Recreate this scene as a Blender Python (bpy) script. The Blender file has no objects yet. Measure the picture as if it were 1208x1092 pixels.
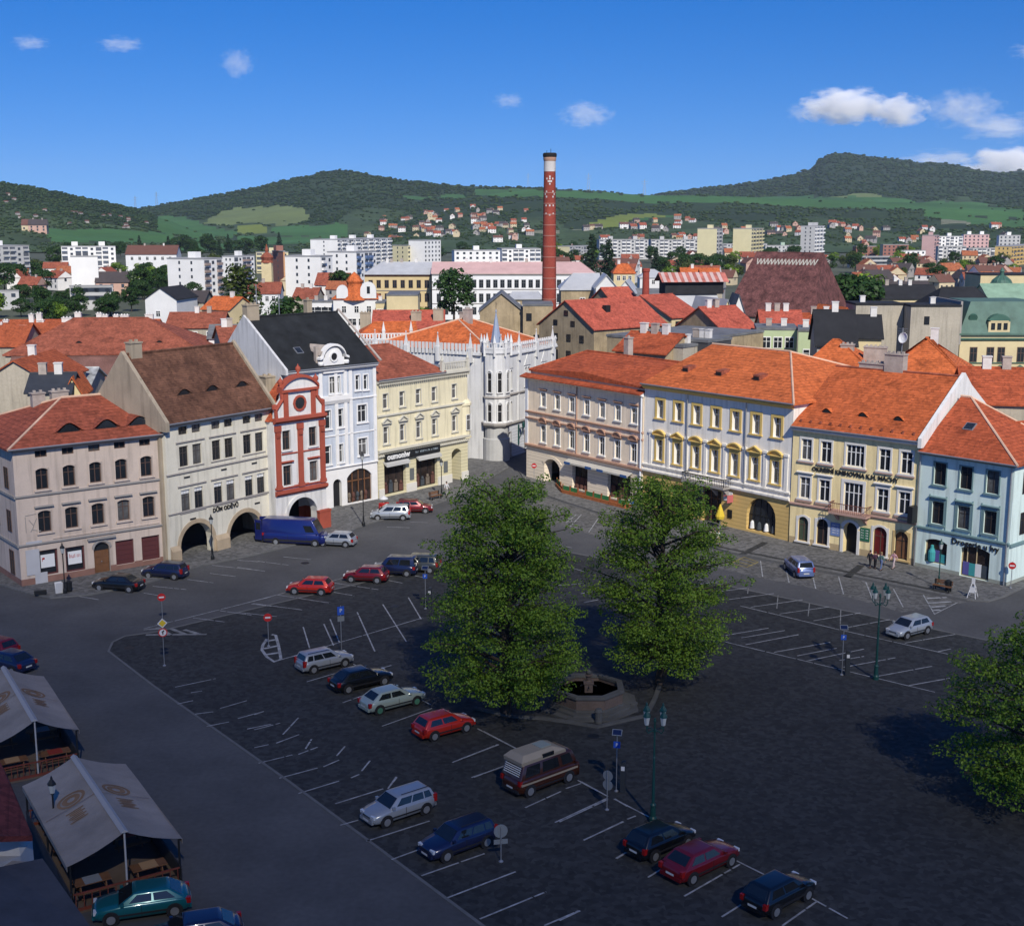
import bpy, bmesh, math, random
from mathutils import Vector, Matrix
R=math.radians; PI=math.pi
rnd=random.Random(7)
S=bpy.context.scene; COL=S.collection
# ---------------------------------------------------------------- camera
FPX=1520.; CXP=604.; CYP=546.; EYE=32.; PITCH=math.atan((546-260)/FPX)
cam_d=bpy.data.cameras.new('camera'); cam=bpy.data.objects.new('camera',cam_d); COL.objects.link(cam)
cam.location=(0,0,EYE); cam.rotation_euler=(PI/2-PITCH,0,0)
cam_d.sensor_width=36; cam_d.lens=FPX/1208*36; cam_d.clip_start=.5; cam_d.clip_end=30000
S.camera=cam
# ---------------------------------------------------------------- sky, sun, exposure
SUN_EL=40.; SUN_AZ=165.     # compass style: 0 = +Y (view direction), clockwise
W=bpy.data.worlds.new('World'); S.world=W; W.use_nodes=True
nt=W.node_tree; bg=nt.nodes['Background']
sky=nt.nodes.new('ShaderNodeTexSky'); sky.sky_type='NISHITA'; sky.sun_disc=False
sky.sun_elevation=R(SUN_EL); sky.sun_rotation=R(SUN_AZ); sky.altitude=300; sky.air_density=1.0; sky.dust_density=.35; sky.ozone_density=3.5
stc=nt.nodes.new('ShaderNodeTexCoord'); smp=nt.nodes.new('ShaderNodeVectorMath'); smp.operation='ADD'; smp.inputs[1].default_value=(0,0,.13)   # thin clean air: sample the sky a little above the horizon band
nt.links.new(stc.outputs['Generated'],smp.inputs[0]); snm=nt.nodes.new('ShaderNodeVectorMath'); snm.operation='NORMALIZE'; nt.links.new(smp.outputs[0],snm.inputs[0]); nt.links.new(snm.outputs[0],sky.inputs['Vector'])
hs=nt.nodes.new('ShaderNodeHueSaturation'); hs.inputs['Saturation'].default_value=1.46; hs.inputs['Hue'].default_value=.517
nt.links.new(sky.outputs[0],hs.inputs['Color']); nt.links.new(hs.outputs[0],bg.inputs['Color'])
bg.inputs['Strength'].default_value=.124
sd=bpy.data.lights.new('sun','SUN'); sd.energy=5.0; sd.angle=R(.5); sd.color=(1,.94,.84)
sun=bpy.data.objects.new('sun',sd); COL.objects.link(sun)
_sv=Vector((math.sin(R(SUN_AZ))*math.cos(R(SUN_EL)),math.cos(R(SUN_AZ))*math.cos(R(SUN_EL)),math.sin(R(SUN_EL))))
sun.rotation_euler=_sv.to_track_quat('Z','Y').to_euler()
S.view_settings.view_transform='Standard'; S.view_settings.look='None'; S.view_settings.exposure=0.02; S.view_settings.gamma=1
# ---------------------------------------------------------------- survey helpers (photo measurement -> metres)
def ray(px,py):
    x=(px-CXP)/FPX; y=-(py-CYP)/FPX; c,s=math.cos(PITCH),math.sin(PITCH)
    return Vector((x,c+y*s,-s+y*c))
def G(px,py,z=0):
    r=ray(px,py); t=(z-EYE)/r.z; return Vector((r.x*t,r.y*t,z))
def D(px,py,Y):
    r=ray(px,py); t=Y/r.y; return Vector((r.x*t,Y,EYE+r.z*t))
# ---------------------------------------------------------------- materials
MATS={}
def M(name,col,rough=.85,var=.12,scale=1.5,bump=0.,metal=0.,spec=.3,fine=0.,kind=None,coat=0.):
    if name in MATS: return MATS[name]
    m=bpy.data.materials.new(name); m.use_nodes=True; n=m.node_tree; L=n.links
    b=n.nodes['Principled BSDF']; b.inputs['Roughness'].default_value=rough; b.inputs['Metallic'].default_value=metal
    b.inputs['Specular IOR Level'].default_value=spec
    if coat: b.inputs['Coat Weight'].default_value=coat; b.inputs['Coat Roughness'].default_value=.08
    c=(*col,1)
    tc=n.nodes.new('ShaderNodeTexCoord')
    if var:
        ns=n.nodes.new('ShaderNodeTexNoise'); ns.inputs['Scale'].default_value=scale*.3; ns.inputs['Detail'].default_value=7; ns.inputs['Roughness'].default_value=.65
        L.new(tc.outputs['Object'],ns.inputs['Vector'])
        mr=n.nodes.new('ShaderNodeMapRange'); mr.inputs[1].default_value=.3; mr.inputs[2].default_value=.7
        mr.inputs[3].default_value=1-var; mr.inputs[4].default_value=1+var; L.new(ns.outputs['Fac'],mr.inputs[0])
        mx=n.nodes.new('ShaderNodeVectorMath'); mx.operation='SCALE'; mx.inputs[0].default_value=col
        L.new(mr.outputs[0],mx.inputs['Scale']); out=mx.outputs[0]
        if fine:
            n2=n.nodes.new('ShaderNodeTexNoise'); n2.inputs['Scale'].default_value=scale*6; n2.inputs['Detail'].default_value=4
            L.new(tc.outputs['Object'],n2.inputs['Vector'])
            m2=n.nodes.new('ShaderNodeMapRange'); m2.inputs[1].default_value=.3; m2.inputs[2].default_value=.7
            m2.inputs[3].default_value=1-fine; m2.inputs[4].default_value=1+fine; L.new(n2.outputs['Fac'],m2.inputs[0])
            s2=n.nodes.new('ShaderNodeVectorMath'); s2.operation='SCALE'; L.new(out,s2.inputs[0]); L.new(m2.outputs[0],s2.inputs['Scale']); out=s2.outputs[0]
        if kind=='tile':      # rows of roof tiles
            sx=n.nodes.new('ShaderNodeSeparateXYZ'); L.new(tc.outputs['Object'],sx.inputs[0])
            def band(src,per,lo):
                a=n.nodes.new('ShaderNodeMath'); a.operation='DIVIDE'; a.inputs[1].default_value=per; L.new(src,a.inputs[0])
                f=n.nodes.new('ShaderNodeMath'); f.operation='FRACT'; L.new(a.outputs[0],f.inputs[0])
                q=n.nodes.new('ShaderNodeMapRange'); q.inputs[1].default_value=0; q.inputs[2].default_value=.35; q.inputs[3].default_value=lo; q.inputs[4].default_value=1; L.new(f.outputs[0],q.inputs[0]); return q.outputs[0]
            r1=band(sx.outputs['Z'],.2,.66)
            s3=n.nodes.new('ShaderNodeVectorMath'); s3.operation='SCALE'; L.new(out,s3.inputs[0]); L.new(r1,s3.inputs['Scale']); out=s3.outputs[0]
            vo=n.nodes.new('ShaderNodeTexVoronoi'); vo.inputs['Scale'].default_value=3.2; L.new(tc.outputs['Object'],vo.inputs['Vector'])
            sp=n.nodes.new('ShaderNodeSeparateColor'); L.new(vo.outputs['Color'],sp.inputs[0])
            q=n.nodes.new('ShaderNodeMapRange'); q.inputs[3].default_value=.72; q.inputs[4].default_value=1.18; L.new(sp.outputs[0],q.inputs[0])
            s4=n.nodes.new('ShaderNodeVectorMath'); s4.operation='SCALE'; L.new(out,s4.inputs[0]); L.new(q.outputs[0],s4.inputs['Scale']); out=s4.outputs[0]
        if kind=='tile':      # moss, soot and replaced patches
            n5=n.nodes.new('ShaderNodeTexNoise'); n5.inputs['Scale'].default_value=.55; n5.inputs['Detail'].default_value=8; n5.inputs['Roughness'].default_value=.75; L.new(tc.outputs['Object'],n5.inputs['Vector'])
            q=n.nodes.new('ShaderNodeMapRange'); q.inputs[1].default_value=.52; q.inputs[2].default_value=.68; q.inputs[3].default_value=1; q.inputs[4].default_value=.55; L.new(n5.outputs['Fac'],q.inputs[0])
            s4=n.nodes.new('ShaderNodeVectorMath'); s4.operation='SCALE'; L.new(out,s4.inputs[0]); L.new(q.outputs[0],s4.inputs['Scale']); out=s4.outputs[0]
        if kind=='plaster':   # rain streaks and grime running down
            mp=n.nodes.new('ShaderNodeMapping'); mp.inputs['Scale'].default_value=(1.6,1.6,.12); L.new(tc.outputs['Object'],mp.inputs['Vector'])
            n3=n.nodes.new('ShaderNodeTexNoise'); n3.inputs['Scale'].default_value=1.4; n3.inputs['Detail'].default_value=6; L.new(mp.outputs[0],n3.inputs['Vector'])
            q=n.nodes.new('ShaderNodeMapRange'); q.inputs[1].default_value=.5; q.inputs[2].default_value=.75; q.inputs[3].default_value=1; q.inputs[4].default_value=.68; L.new(n3.outputs['Fac'],q.inputs[0])
            s4=n.nodes.new('ShaderNodeVectorMath'); s4.operation='SCALE'; L.new(out,s4.inputs[0]); L.new(q.outputs[0],s4.inputs['Scale']); out=s4.outputs[0]
        if kind=='rustic':    # horizontal joints of rusticated ashlar
            sx=n.nodes.new('ShaderNodeSeparateXYZ'); L.new(tc.outputs['Object'],sx.inputs[0])
            a=n.nodes.new('ShaderNodeMath'); a.operation='DIVIDE'; a.inputs[1].default_value=.42; L.new(sx.outputs['Z'],a.inputs[0])
            f=n.nodes.new('ShaderNodeMath'); f.operation='FRACT'; L.new(a.outputs[0],f.inputs[0])
            g=n.nodes.new('ShaderNodeMath'); g.operation='GREATER_THAN'; g.inputs[1].default_value=.16; L.new(f.outputs[0],g.inputs[0])
            q=n.nodes.new('ShaderNodeMapRange'); q.inputs[3].default_value=.72; q.inputs[4].default_value=1; L.new(g.outputs[0],q.inputs[0])
            s4=n.nodes.new('ShaderNodeVectorMath'); s4.operation='SCALE'; L.new(out,s4.inputs[0]); L.new(q.outputs[0],s4.inputs['Scale']); out=s4.outputs[0]
        if kind=='cobble':
            vo=n.nodes.new('ShaderNodeTexVoronoi'); vo.inputs['Scale'].default_value=3.4; L.new(tc.outputs['Object'],vo.inputs['Vector'])
            sp=n.nodes.new('ShaderNodeSeparateColor'); L.new(vo.outputs['Color'],sp.inputs[0])
            q=n.nodes.new('ShaderNodeMapRange'); q.inputs[3].default_value=.66; q.inputs[4].default_value=1.4; L.new(sp.outputs[0],q.inputs[0])
            s4=n.nodes.new('ShaderNodeVectorMath'); s4.operation='SCALE'; L.new(out,s4.inputs[0]); L.new(q.outputs[0],s4.inputs['Scale']); out=s4.outputs[0]
        if kind=='leaf':
            oi=n.nodes.new('ShaderNodeObjectInfo')
        L.new(out,b.inputs['Base Color'])
    else: b.inputs['Base Color'].default_value=c
    if bump:
        n4=n.nodes.new('ShaderNodeTexNoise'); n4.inputs['Scale'].default_value=scale*5; n4.inputs['Detail'].default_value=5; L.new(tc.outputs['Object'],n4.inputs['Vector'])
        bp=n.nodes.new('ShaderNodeBump'); bp.inputs['Strength'].default_value=bump; bp.inputs['Distance'].default_value=.05
        L.new(n4.outputs['Fac'],bp.inputs['Height']); L.new(bp.outputs[0],b.inputs['Normal'])
    MATS[name]=m; return m
def pl(name,col,var=.10): return M(name,col,.9,var,1.2,0,0,.2,.03,'plaster')
def tile(name,col,var=.16): return M(name,col,.85,var,1.6,.3,0,.2,.08,'tile')
GLASS=M('window_glass',(.018,.022,.028),.12,.5,.9,0,0,.6)
GLASS2=M('curtained_glass',(.10,.10,.10),.2,.6,2.5,0,0,.6)
DARK=M('dark_interior',(.012,.012,.014),.8,.3)
WHITE=M('white_paint',(.72,.72,.70),.55,.06)
IRON=M('black_iron',(.02,.022,.024),.5,.1,metal=.3)
GREENIRON=M('green_painted_iron',(.01,.055,.05),.45,.1)
STEEL=M('galvanised_steel',(.35,.36,.37),.45,.1,metal=.6)
WOOD=M('brown_wood',(.16,.075,.035),.7,.2,6)
STONE=M('sandstone',(.34,.28,.21),.9,.2,3,.3,fine=.1)
# ---------------------------------------------------------------- mesh builder
class MB:
    def __init__(s): s.v=[]; s.f=[]; s.m=[]; s.T=Matrix.Identity(4)
    def add(s,vs,fs,mi=0):
        o=len(s.v)
        for p in vs: s.v.append(tuple(s.T@Vector(p)))
        for f in fs: s.f.append(tuple(o+i for i in f)); s.m.append(mi)
    def box(s,x0,x1,y0,y1,z0,z1,mi=0):
        s.add([(x0,y0,z0),(x1,y0,z0),(x1,y1,z0),(x0,y1,z0),(x0,y0,z1),(x1,y0,z1),(x1,y1,z1),(x0,y1,z1)],
              [(0,3,2,1),(4,5,6,7),(0,1,5,4),(1,2,6,5),(2,3,7,6),(3,0,4,7)],mi)
    def quad(s,a,b,c,d,mi=0): s.add([a,b,c,d],[(0,1,2,3)],mi)
    def poly(s,ps,mi=0): s.add(ps,[tuple(range(len(ps)))],mi)
    def prism(s,ps,ax,t0,t1,mi=0):   # outline ps (2d) extruded along axis ax from t0 to t1
        n=len(ps)
        def w(p,t): return {'x':(t,p[0],p[1]),'y':(p[0],t,p[1]),'z':(p[0],p[1],t)}[ax]
        s.add([w(p,t0) for p in ps]+[w(p,t1) for p in ps],[tuple(range(n)),tuple(range(2*n-1,n-1,-1))]+[(i,n+i,n+(i+1)%n,(i+1)%n) for i in range(n)],mi)
    def tube(s,a,b,r0,r1=None,n=8,mi=0,cap=True):
        r1=r0 if r1 is None else r1; a=Vector(a); b=Vector(b); d=(b-a).normalized()
        u=d.orthogonal().normalized(); w=d.cross(u)
        vs=[a+(u*math.cos(2*PI*i/n)+w*math.sin(2*PI*i/n))*r0 for i in range(n)]+[b+(u*math.cos(2*PI*i/n)+w*math.sin(2*PI*i/n))*r1 for i in range(n)]
        fs=[(i,(i+1)%n,n+(i+1)%n,n+i) for i in range(n)]
        if cap: fs+= [tuple(range(n-1,-1,-1)),tuple(range(n,2*n))]
        s.add(vs,fs,mi)
    def lathe(s,prof,n=12,mi=0,c=(0,0,0),rot=0.):
        o=[]; 
        for r,z in prof:
            for i in range(n): a=rot+2*PI*i/n; o.append((c[0]+r*math.cos(a),c[1]+r*math.sin(a),c[2]+z))
        fs=[]
        for k in range(len(prof)-1):
            for i in range(n): fs.append((k*n+i,k*n+(i+1)%n,(k+1)*n+(i+1)%n,(k+1)*n+i))
        fs.append(tuple(range(n-1,-1,-1))); fs.append(tuple(range((len(prof)-1)*n,len(prof)*n)))
        s.add(o,fs,mi)
    def mesh(s,name,mats,smooth=False):
        me=bpy.data.meshes.new(name); me.from_pydata(s.v,[],s.f)
        for m in (mats if isinstance(mats,(list,tuple)) else [mats]): me.materials.append(m)
        me.polygons.foreach_set('material_index',s.m)
        if smooth: me.polygons.foreach_set('use_smooth',[True]*len(me.polygons))
        me.update(); return me
    def build(s,name,mats,parent=None,loc=(0,0,0),rz=0,smooth=False):
        return link(name,s.mesh(name,mats,smooth),parent,loc,rz)
def link(name,me,parent=None,loc=(0,0,0),rz=0):
    o=bpy.data.objects.new(name,me); COL.objects.link(o); o.parent=parent; o.location=loc; o.rotation_euler=(0,0,rz); return o
def fixn(o):
    bm=bmesh.new(); bm.from_mesh(o.data); bmesh.ops.recalc_face_normals(bm,faces=bm.faces); bm.to_mesh(o.data); bm.free(); return o
def tag(o,label,cat,group=None,kind=None):
    if label: o['label']=label
    if cat: o['category']=cat
    if group: o['group']=group
    if kind: o['kind']=kind
    return o
def empty(name,loc,rz,label,cat,group=None):
    o=bpy.data.objects.new(name,None); COL.objects.link(o); o.location=loc; o.rotation_euler=(0,0,rz); o.empty_display_size=.3
    return tag(o,label,cat,group)
def copy_tree(o,parent=None):
    c=o.copy(); COL.objects.link(c); c.parent=parent
    for ch in list(o.children): copy_tree(ch,c)
    return c
def text(body,size,mat,parent,loc,name='lettering',sx=1,ext=.02,rx=PI/2,rz=0,spacing=1,bold=0,align='CENTER'):
    cu=bpy.data.curves.new('t','FONT'); cu.body=body; cu.size=size; cu.extrude=ext; cu.align_x=align; cu.align_y='CENTER'; cu.space_character=spacing; cu.offset=bold; cu.resolution_u=2
    t=bpy.data.objects.new('t',cu); COL.objects.link(t)
    me=bpy.data.meshes.new_from_object(t); me.name=name; me.materials.clear(); me.materials.append(mat)
    bpy.data.objects.remove(t); bpy.data.curves.remove(cu)
    o=link(name,me,parent,loc); o.rotation_euler=(rx,0,rz); o.scale=(sx,1,1); return o
# ---------------------------------------------------------------- buildings
def arc(u0,u1,zs,rise,n=10):
    w=(u1-u0)/2; c=(u0+u1)/2
    if rise>=w*.98: return [(c-w*math.cos(PI*i/n),zs+rise*math.sin(PI*i/n)) for i in range(n+1)]
    r=(w*w+rise*rise)/(2*rise); a=math.asin(min(1,w/r))
    return [(c+r*math.sin(-a+2*a*i/n),zs+rise-r+r*math.cos(-a+2*a*i/n)) for i in range(n+1)]
class Bld:
    """a building whose front runs from ground point a to b; local x along the front, y to the back, z up"""
    def __init__(s,name,label,cat,a,b,group=None):
        a=Vector(a); b=Vector(b); a.z=b.z=0; s.o=a; d=(b-a); s.W=d.length; s.d=d.normalized(); s.back=Vector((-s.d.y,s.d.x,0))
        s.rz=math.atan2(s.d.y,s.d.x); s.root=empty(name,a,s.rz,label,cat,group); s.open=[]
    def P(s,px,py,y=0.):
        r=ray(px,py); o=s.o+s.back*y; c=Vector((0,0,EYE)); t=(o-c).dot(s.back)/r.dot(s.back); p=c+r*t-s.o
        return p.dot(s.d),p.z
    def X(s,px,py,u):      # point on the plane x=u (a side wall): returns (y,z)
        r=ray(px,py); o=s.o+s.d*u; c=Vector((0,0,EYE)); t=(o-c).dot(s.d)/r.dot(s.d); p=c+r*t-s.o
        return p.dot(s.back),p.z
    def part(s,mb,name,mats,parent=None,loc=(0,0,0),rz=0,smooth=False): return mb.build(name,mats,parent or s.root,loc,rz,smooth)
    def hole(s,u0,u1,z0,z1,rise=0,dep=.22): s.open.append((u0,u1,z0,z1,rise,dep))
    def wall(s,mat,h,depth,z0=0.,mats=None,bands=(),gl=None,gr=None,u0=0,u1=None,name='wall',back=True,y=0.):
        """front wall with openings, side and back walls; bands: [(z, matindex)] material below z"""
        u1=s.W if u1 is None else u1; mb=MB(); ms=[mat]+list(mats or [])
        us=sorted({u0,u1}|{v for o in s.open for v in o[:2] if u0<v<u1}); zs=sorted({z0,h}|{v for o in s.open for v in o[2:4] if z0<v<h}|{b[0] for b in bands if z0<b[0]<h})
        def mi(z):
            for zb,k in sorted(bands):
                if z<zb: return k
            return 0
        for i in range(len(us)-1):
            for j in range(len(zs)-1):
                a,b,c,d=us[i],us[i+1],zs[j],zs[j+1]
                if b-a<1e-5 or d-c<1e-5: continue
                cu,cz=(a+b)/2,(c+d)/2
                if any(o[0]<cu<o[1] and o[2]<cz<o[3] for o in s.open): continue
                mb.quad((a,y,c),(b,y,c),(b,y,d),(a,y,d),mi(cz))
        for (a,b,c,d,rise,dep) in s.open:
            k=mi((c+d)/2); zs_=d-rise; yy=y+dep
            mb.quad((a,y,c),(a,yy,c),(b,yy,c),(b,y,c),k)
            mb.quad((a,y,c),(a,y,zs_),(a,yy,zs_),(a,yy,c),k); mb.quad((b,y,c),(b,yy,c),(b,yy,zs_),(b,y,zs_),k)
            if rise:
                ar=arc(a,b,zs_,rise); h2=len(ar)//2
                for q in range(len(ar)-1):
                    (p,pz),(r,rz)=ar[q],ar[q+1]
                    mb.quad((p,y,pz),(r,y,rz),(r,yy,rz),(p,yy,pz),k)
                    cn=(a if q<h2 else b)
                    mb.poly([(p,y,pz),(r,y,rz),(cn,y,d)] if abs(p-cn)+abs(r-cn)>1e-6 else [(p,y,pz),(r,y,rz),(cn,y,d)],k)
                mb.poly([(a,y,d),((a+b)/2,y,d),(b,y,d)],k)
            else: mb.quad((a,y,d),(b,y,d),(b,yy,d),(a,yy,d),k)
        for zz,ze,k in [(z0,h,0)] if not bands else [(([z0]+[q[0] for q in sorted(bands)])[i],([q[0] for q in sorted(bands)]+[h])[i],([q[1] for q in sorted(bands)]+[0])[i]) for i in range(len(bands)+1)]:
            mb.quad((u0,y,zz),(u0,depth,zz),(u0,depth,ze),(u0,y,ze),k); mb.quad((u1,y,zz),(u1,depth,zz),(u1,depth,ze),(u1,y,ze),k)
            if back: mb.quad((u0,depth,zz),(u1,depth,zz),(u1,depth,ze),(u0,depth,ze),k)
        if gl: mb.poly([(u0,y,h),(u0,depth,h)]+[(u0,p[0],p[1]) for p in gl])     # gable outlines
        if gr: mb.poly([(u1,y,h),(u1,depth,h)]+[(u1,p[0],p[1]) for p in gr])
        return s.part(mb,name,ms)
    def band(s,z,h,proud,mat,u0=None,u1=None,name='cornice',y=0.):
        u0=-0.02 if u0 is None else u0; u1=s.W+.02 if u1 is None else u1; mb=MB()
        mb.prism([(y-proud,z+h*.45),(y-proud,z+h),(y+.05,z+h+.04),(y+.05,z),(y-proud*.4,z)],'x',u0,u1)
        return s.part(mb,name,mat)
    def roof(s,mat,zE,zR,yr,yb,u0=None,u1=None,inL=0,inR=0,y0=-.5,ov=.15,t=.16,edge=None,name='roof',zB=None):
        u0=-ov if u0 is None else u0; u1=s.W+ov if u1 is None else u1; zB=zE if zB is None else zB
        mb=MB(); a,b,c,d=(u0,y0,zE),(u1,y0,zE),(u1-inR,yr,zR),(u0+inL,yr,zR); e,f=(u0,yb,zB),(u1,yb,zB)
        for dz,fl in ((0,0),(-t,1)):
            q=[(p[0],p[1],p[2]+dz) for p in (a,b,c,d,e,f)]
            fs=[(0,1,2,3),(3,2,5,4)]
            if inL: fs.append((0,3,4))
            if inR: fs.append((1,5,2))
            mb.add(q,[tuple(reversed(x)) for x in fs] if fl else fs)
        n=0
        for g,h_ in ((0,1),(1,2) if not inR else (1,5),(2,5) if not inR else (1,1),(5,4),(4,3) if not inL else (4,0),(3,0) if not inL else (0,0)):
            if g!=h_: mb.add([mb.v[g],mb.v[h_],mb.v[6+h_],mb.v[6+g]],[(0,1,2,3)])
        o=s.part(mb,name,mat)
        rm=MB()
        rm.tube((c[0],c[1],c[2]+.02),(d[0],d[1],d[2]+.02),.14,n=6)
        if inL: rm.tube(a,d,.12,n=6); rm.tube(e,d,.12,n=6)
        if inR: rm.tube(b,c,.12,n=6); rm.tube(f,c,.12,n=6)
        rm.build('ridge_tiles',edge or mat,o)
        g=MB(); g.tube((u0,y0-.05,zE-.05),(u1,y0-.05,zE-.05),.08,n=6); g.build('gutter',STEEL,o)
        s.rf=o; s.rp=(zE,zR,yr,y0); return o
    def zroof(s,y): zE,zR,yr,y0=s.rp; return zE+(zR-zE)*(y-y0)/(yr-y0)
    def chimney(s,u,y,w,d,zt,mat,cap=None,z0=None):
        mb=MB(); zb=(s.zroof(y)-1.2) if z0 is None else z0; mb.box(u-w/2,u+w/2,y-d/2,y+d/2,zb,zt)
        o=s.part(mb,'chimney',mat,getattr(s,'rf',s.root)); c=MB(); c.box(u-w/2-.08,u+w/2+.08,y-d/2-.08,y+d/2+.08,zt,zt+.12)
        for k in range(max(1,int(w/.5))): x=u-w/2+(k+.5)*w/max(1,int(w/.5)); c.box(x-.12,x+.12,y-.12,y+.12,zt+.12,zt+.34)
        c.build('chimney_cap',cap or mat,o); return o
    def eyebrow(s,u,z,w,h,mat,glass=GLASS):
        zE,zR,yr,y0=s.rp; y=y0+(z-zE)/(zR-zE)*(yr-y0); sl=(zR-zE)/(yr-y0); n=12
        mb=MB(); pr=[]; 
        for i in range(n+1):
            x=-w/2+w*i/n; hh=h*.5*(1+math.cos(2*PI*(x/w))); pr.append((x,hh))
        for i in range(n):
            (x0,h0),(x1,h1)=pr[i],pr[i+1]
            mb.quad((u+x0,y,z+h0),(u+x1,y,z+h1),(u+x1,y+h1/sl+.02,z+h1+.0),(u+x0,y+h0/sl+.02,z+h0))
        mb.build('eyebrow_dormer',mat,s.rf)
        g=MB(); g.poly([(u+x*.8,y+.05,z+hh*.9-.02) for x,hh in pr]); o=g.build('dormer_window',glass,s.rf)
    def skylight(s,u,z,w=.8,h=.9,mat=None):
        zE,zR,yr,y0=s.rp; sl=Vector((0,yr-y0,zR-zE)).normalized(); nrm=Vector((0,-sl.z,sl.y)); y=y0+(z-zE)/(zR-zE)*(yr-y0)
        mb=MB(); c=Vector((u,y,z)); m=Matrix.Translation(c)@Matrix((( 1,0,0),(0,sl.y,nrm.y),(0,sl.z,nrm.z))).to_4x4()
        mb.T=m; mb.box(-w/2,w/2,-h/2,h/2,-.1,.1); o=mb.build('skylight',mat or IRON,s.rf)
        g=MB(); g.T=m; g.box(-w/2+.08,w/2-.08,-h/2+.08,h/2-.08,.1,.115); g.build('pane',GLASS,o)
    def row(s,pL,pR,n,w,h,skip=(),**k):
        (u0,z0),(u1,z1)=s.P(*pL),s.P(*pR); z=(z0+z1)/2
        for i in range(n):
            if i in skip: continue
            s.win(u0+(u1-u0)*i/max(1,n-1),z,w,h,**k)
    def at(s,px,py,w,h,**k): u,z=s.P(px,py); return s.win(u,z,w,h,**k)
    def win(s,u,z,w,h,frame=WHITE,rise=0,dep=.2,sur=None,smat=None,pane=None,bars=(1,1),name='window',hood=None,hm=None,flip=0,fw=.07):
        z0=z-h/2; s.hole(u-w/2,u+w/2,z0,z0+h,rise,dep+.02)
        mf,mg=win_mesh(w,h,bars,rise,frame,pane or (GLASS if rnd.random()<.6 else GLASS2),fw)
        o=link(name,mf,s.root,(u,dep-.03,z0)); link('pane',mg,o)
        if sur or hood:
            ms=sur_mesh(w,h,sur,hood,rise,dep-.03,smat,hm or smat,flip); link('surround',ms,o)
        return o
WM={}
def win_mesh(w,h,bars,rise,frame,glass,fw=.07):
    w=round(w,2); h=round(h,2); k=(w,h,bars,rise,frame.name,fw)
    if k not in WM:
        mb=MB(); f=fw
        mb.box(-w/2,-w/2+f,0,.07,0,h); mb.box(w/2-f,w/2,0,.07,0,h); mb.box(-w/2+f,w/2-f,0,.07,0,f); mb.box(-w/2+f,w/2-f,0,.07,h-f,h)
        nv,nh=bars
        for i in range(nv): x=-w/2+w*(i+1)/(nv+1); mb.box(x-f*.55,x+f*.55,.003,.067,f,h-f)
        if nh==1: mb.box(-w/2+f,w/2-f,.005,.062,h*.66-f*.4,h*.66+f*.4)
        elif nh>1:
            for i in range(nh): z=h*(i+1)/(nh+1); mb.box(-w/2+f,w/2-f,.005,.062,z-f*.3,z+f*.3)
        WM[k]=mb.mesh('window',frame)
    k2=(w,h,glass.name)
    if k2 not in WM:
        g=MB(); g.box(-w/2+.01,w/2-.01,.035,.055,.01,h-.01); WM[k2]=g.mesh('pane',glass)
    return WM[k],WM[k2]
def sur_mesh(w,h,sur,hood,rise,back,mat,hm,flip=0):
    k=('s',round(w,2),round(h,2),sur,hood,rise,round(back,3),mat.name,hm.name)
    if k in WM: return WM[k]
    mb=MB(); y=-back; t=sur or .0; p=.05
    if sur:
        mb.box(-w/2-t,-w/2,y-p,y+.01,-.02,h+.0); mb.box(w/2,w/2+t,y-p,y+.01,-.02,h+.0)
        if rise:
            ar=arc(-w/2,w/2,h-rise,rise); ao=[(x*(1+2*t/w),z+t*.9) for x,z in ar]
            for i in range(len(ar)-1): mb.prism([ar[i],ar[i+1],ao[i+1],ao[i]],'y',y-p-.004,y+.01)
        else: mb.box(-w/2-t,w/2+t,y-p-.004,y+.01,h,h+t)
    mb.box(-w/2-t-.08,w/2+t+.08,y-.16,y+.01,-.16,-.02)
    hw=w/2+t+.14; zb=h+t+.16
    if hood:
        if hood in('tri','seg'):
            mb.box(-w/2-t,w/2+t,y-.07,y+.01,zb-.14,zb,1)
            mb.prism([(y-.28,zb+.08),(y-.28,zb+.16),(y+.01,zb+.18),(y+.01,zb)],'x',-hw,hw,1)
            hh=.5 if hood=='tri' else .45
            if hood=='tri':
                mb.prism([(-hw,zb+.16),(hw,zb+.16),(0,zb+.16+hh)],'y',y-.1,y+.01,1)
                mb.prism([(-hw-.06,zb+.17),(0,zb+.17+hh),(0,zb+.31+hh),(-hw-.06,zb+.31)],'y',y-.3,y+.01,1)
                mb.prism([(hw+.06,zb+.17),(hw+.06,zb+.31),(0,zb+.31+hh),(0,zb+.17+hh)],'y',y-.302,y+.01,1)
            else:
                ar=arc(-hw,hw,zb+.16,hh); mb.prism(ar,'y',y-.1,y+.01,1)
                ao=[(x*1.08,z+.13) for x,z in ar]
                for i in range(len(ar)-1): mb.prism([ar[i],ar[i+1],ao[i+1],ao[i]],'y',y-.3,y+.01,1)
        else:
            mb.box(-w/2-t,w/2+t,y-.06,y+.01,zb-.1,zb,1)
            mb.prism([(y-.24,zb+.07),(y-.24,zb+.16),(y+.01,zb+.2),(y+.01,zb)],'x',-hw,hw,1)
    WM[k]=mb.mesh('surround',[mat,hm]); return WM[k]

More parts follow.
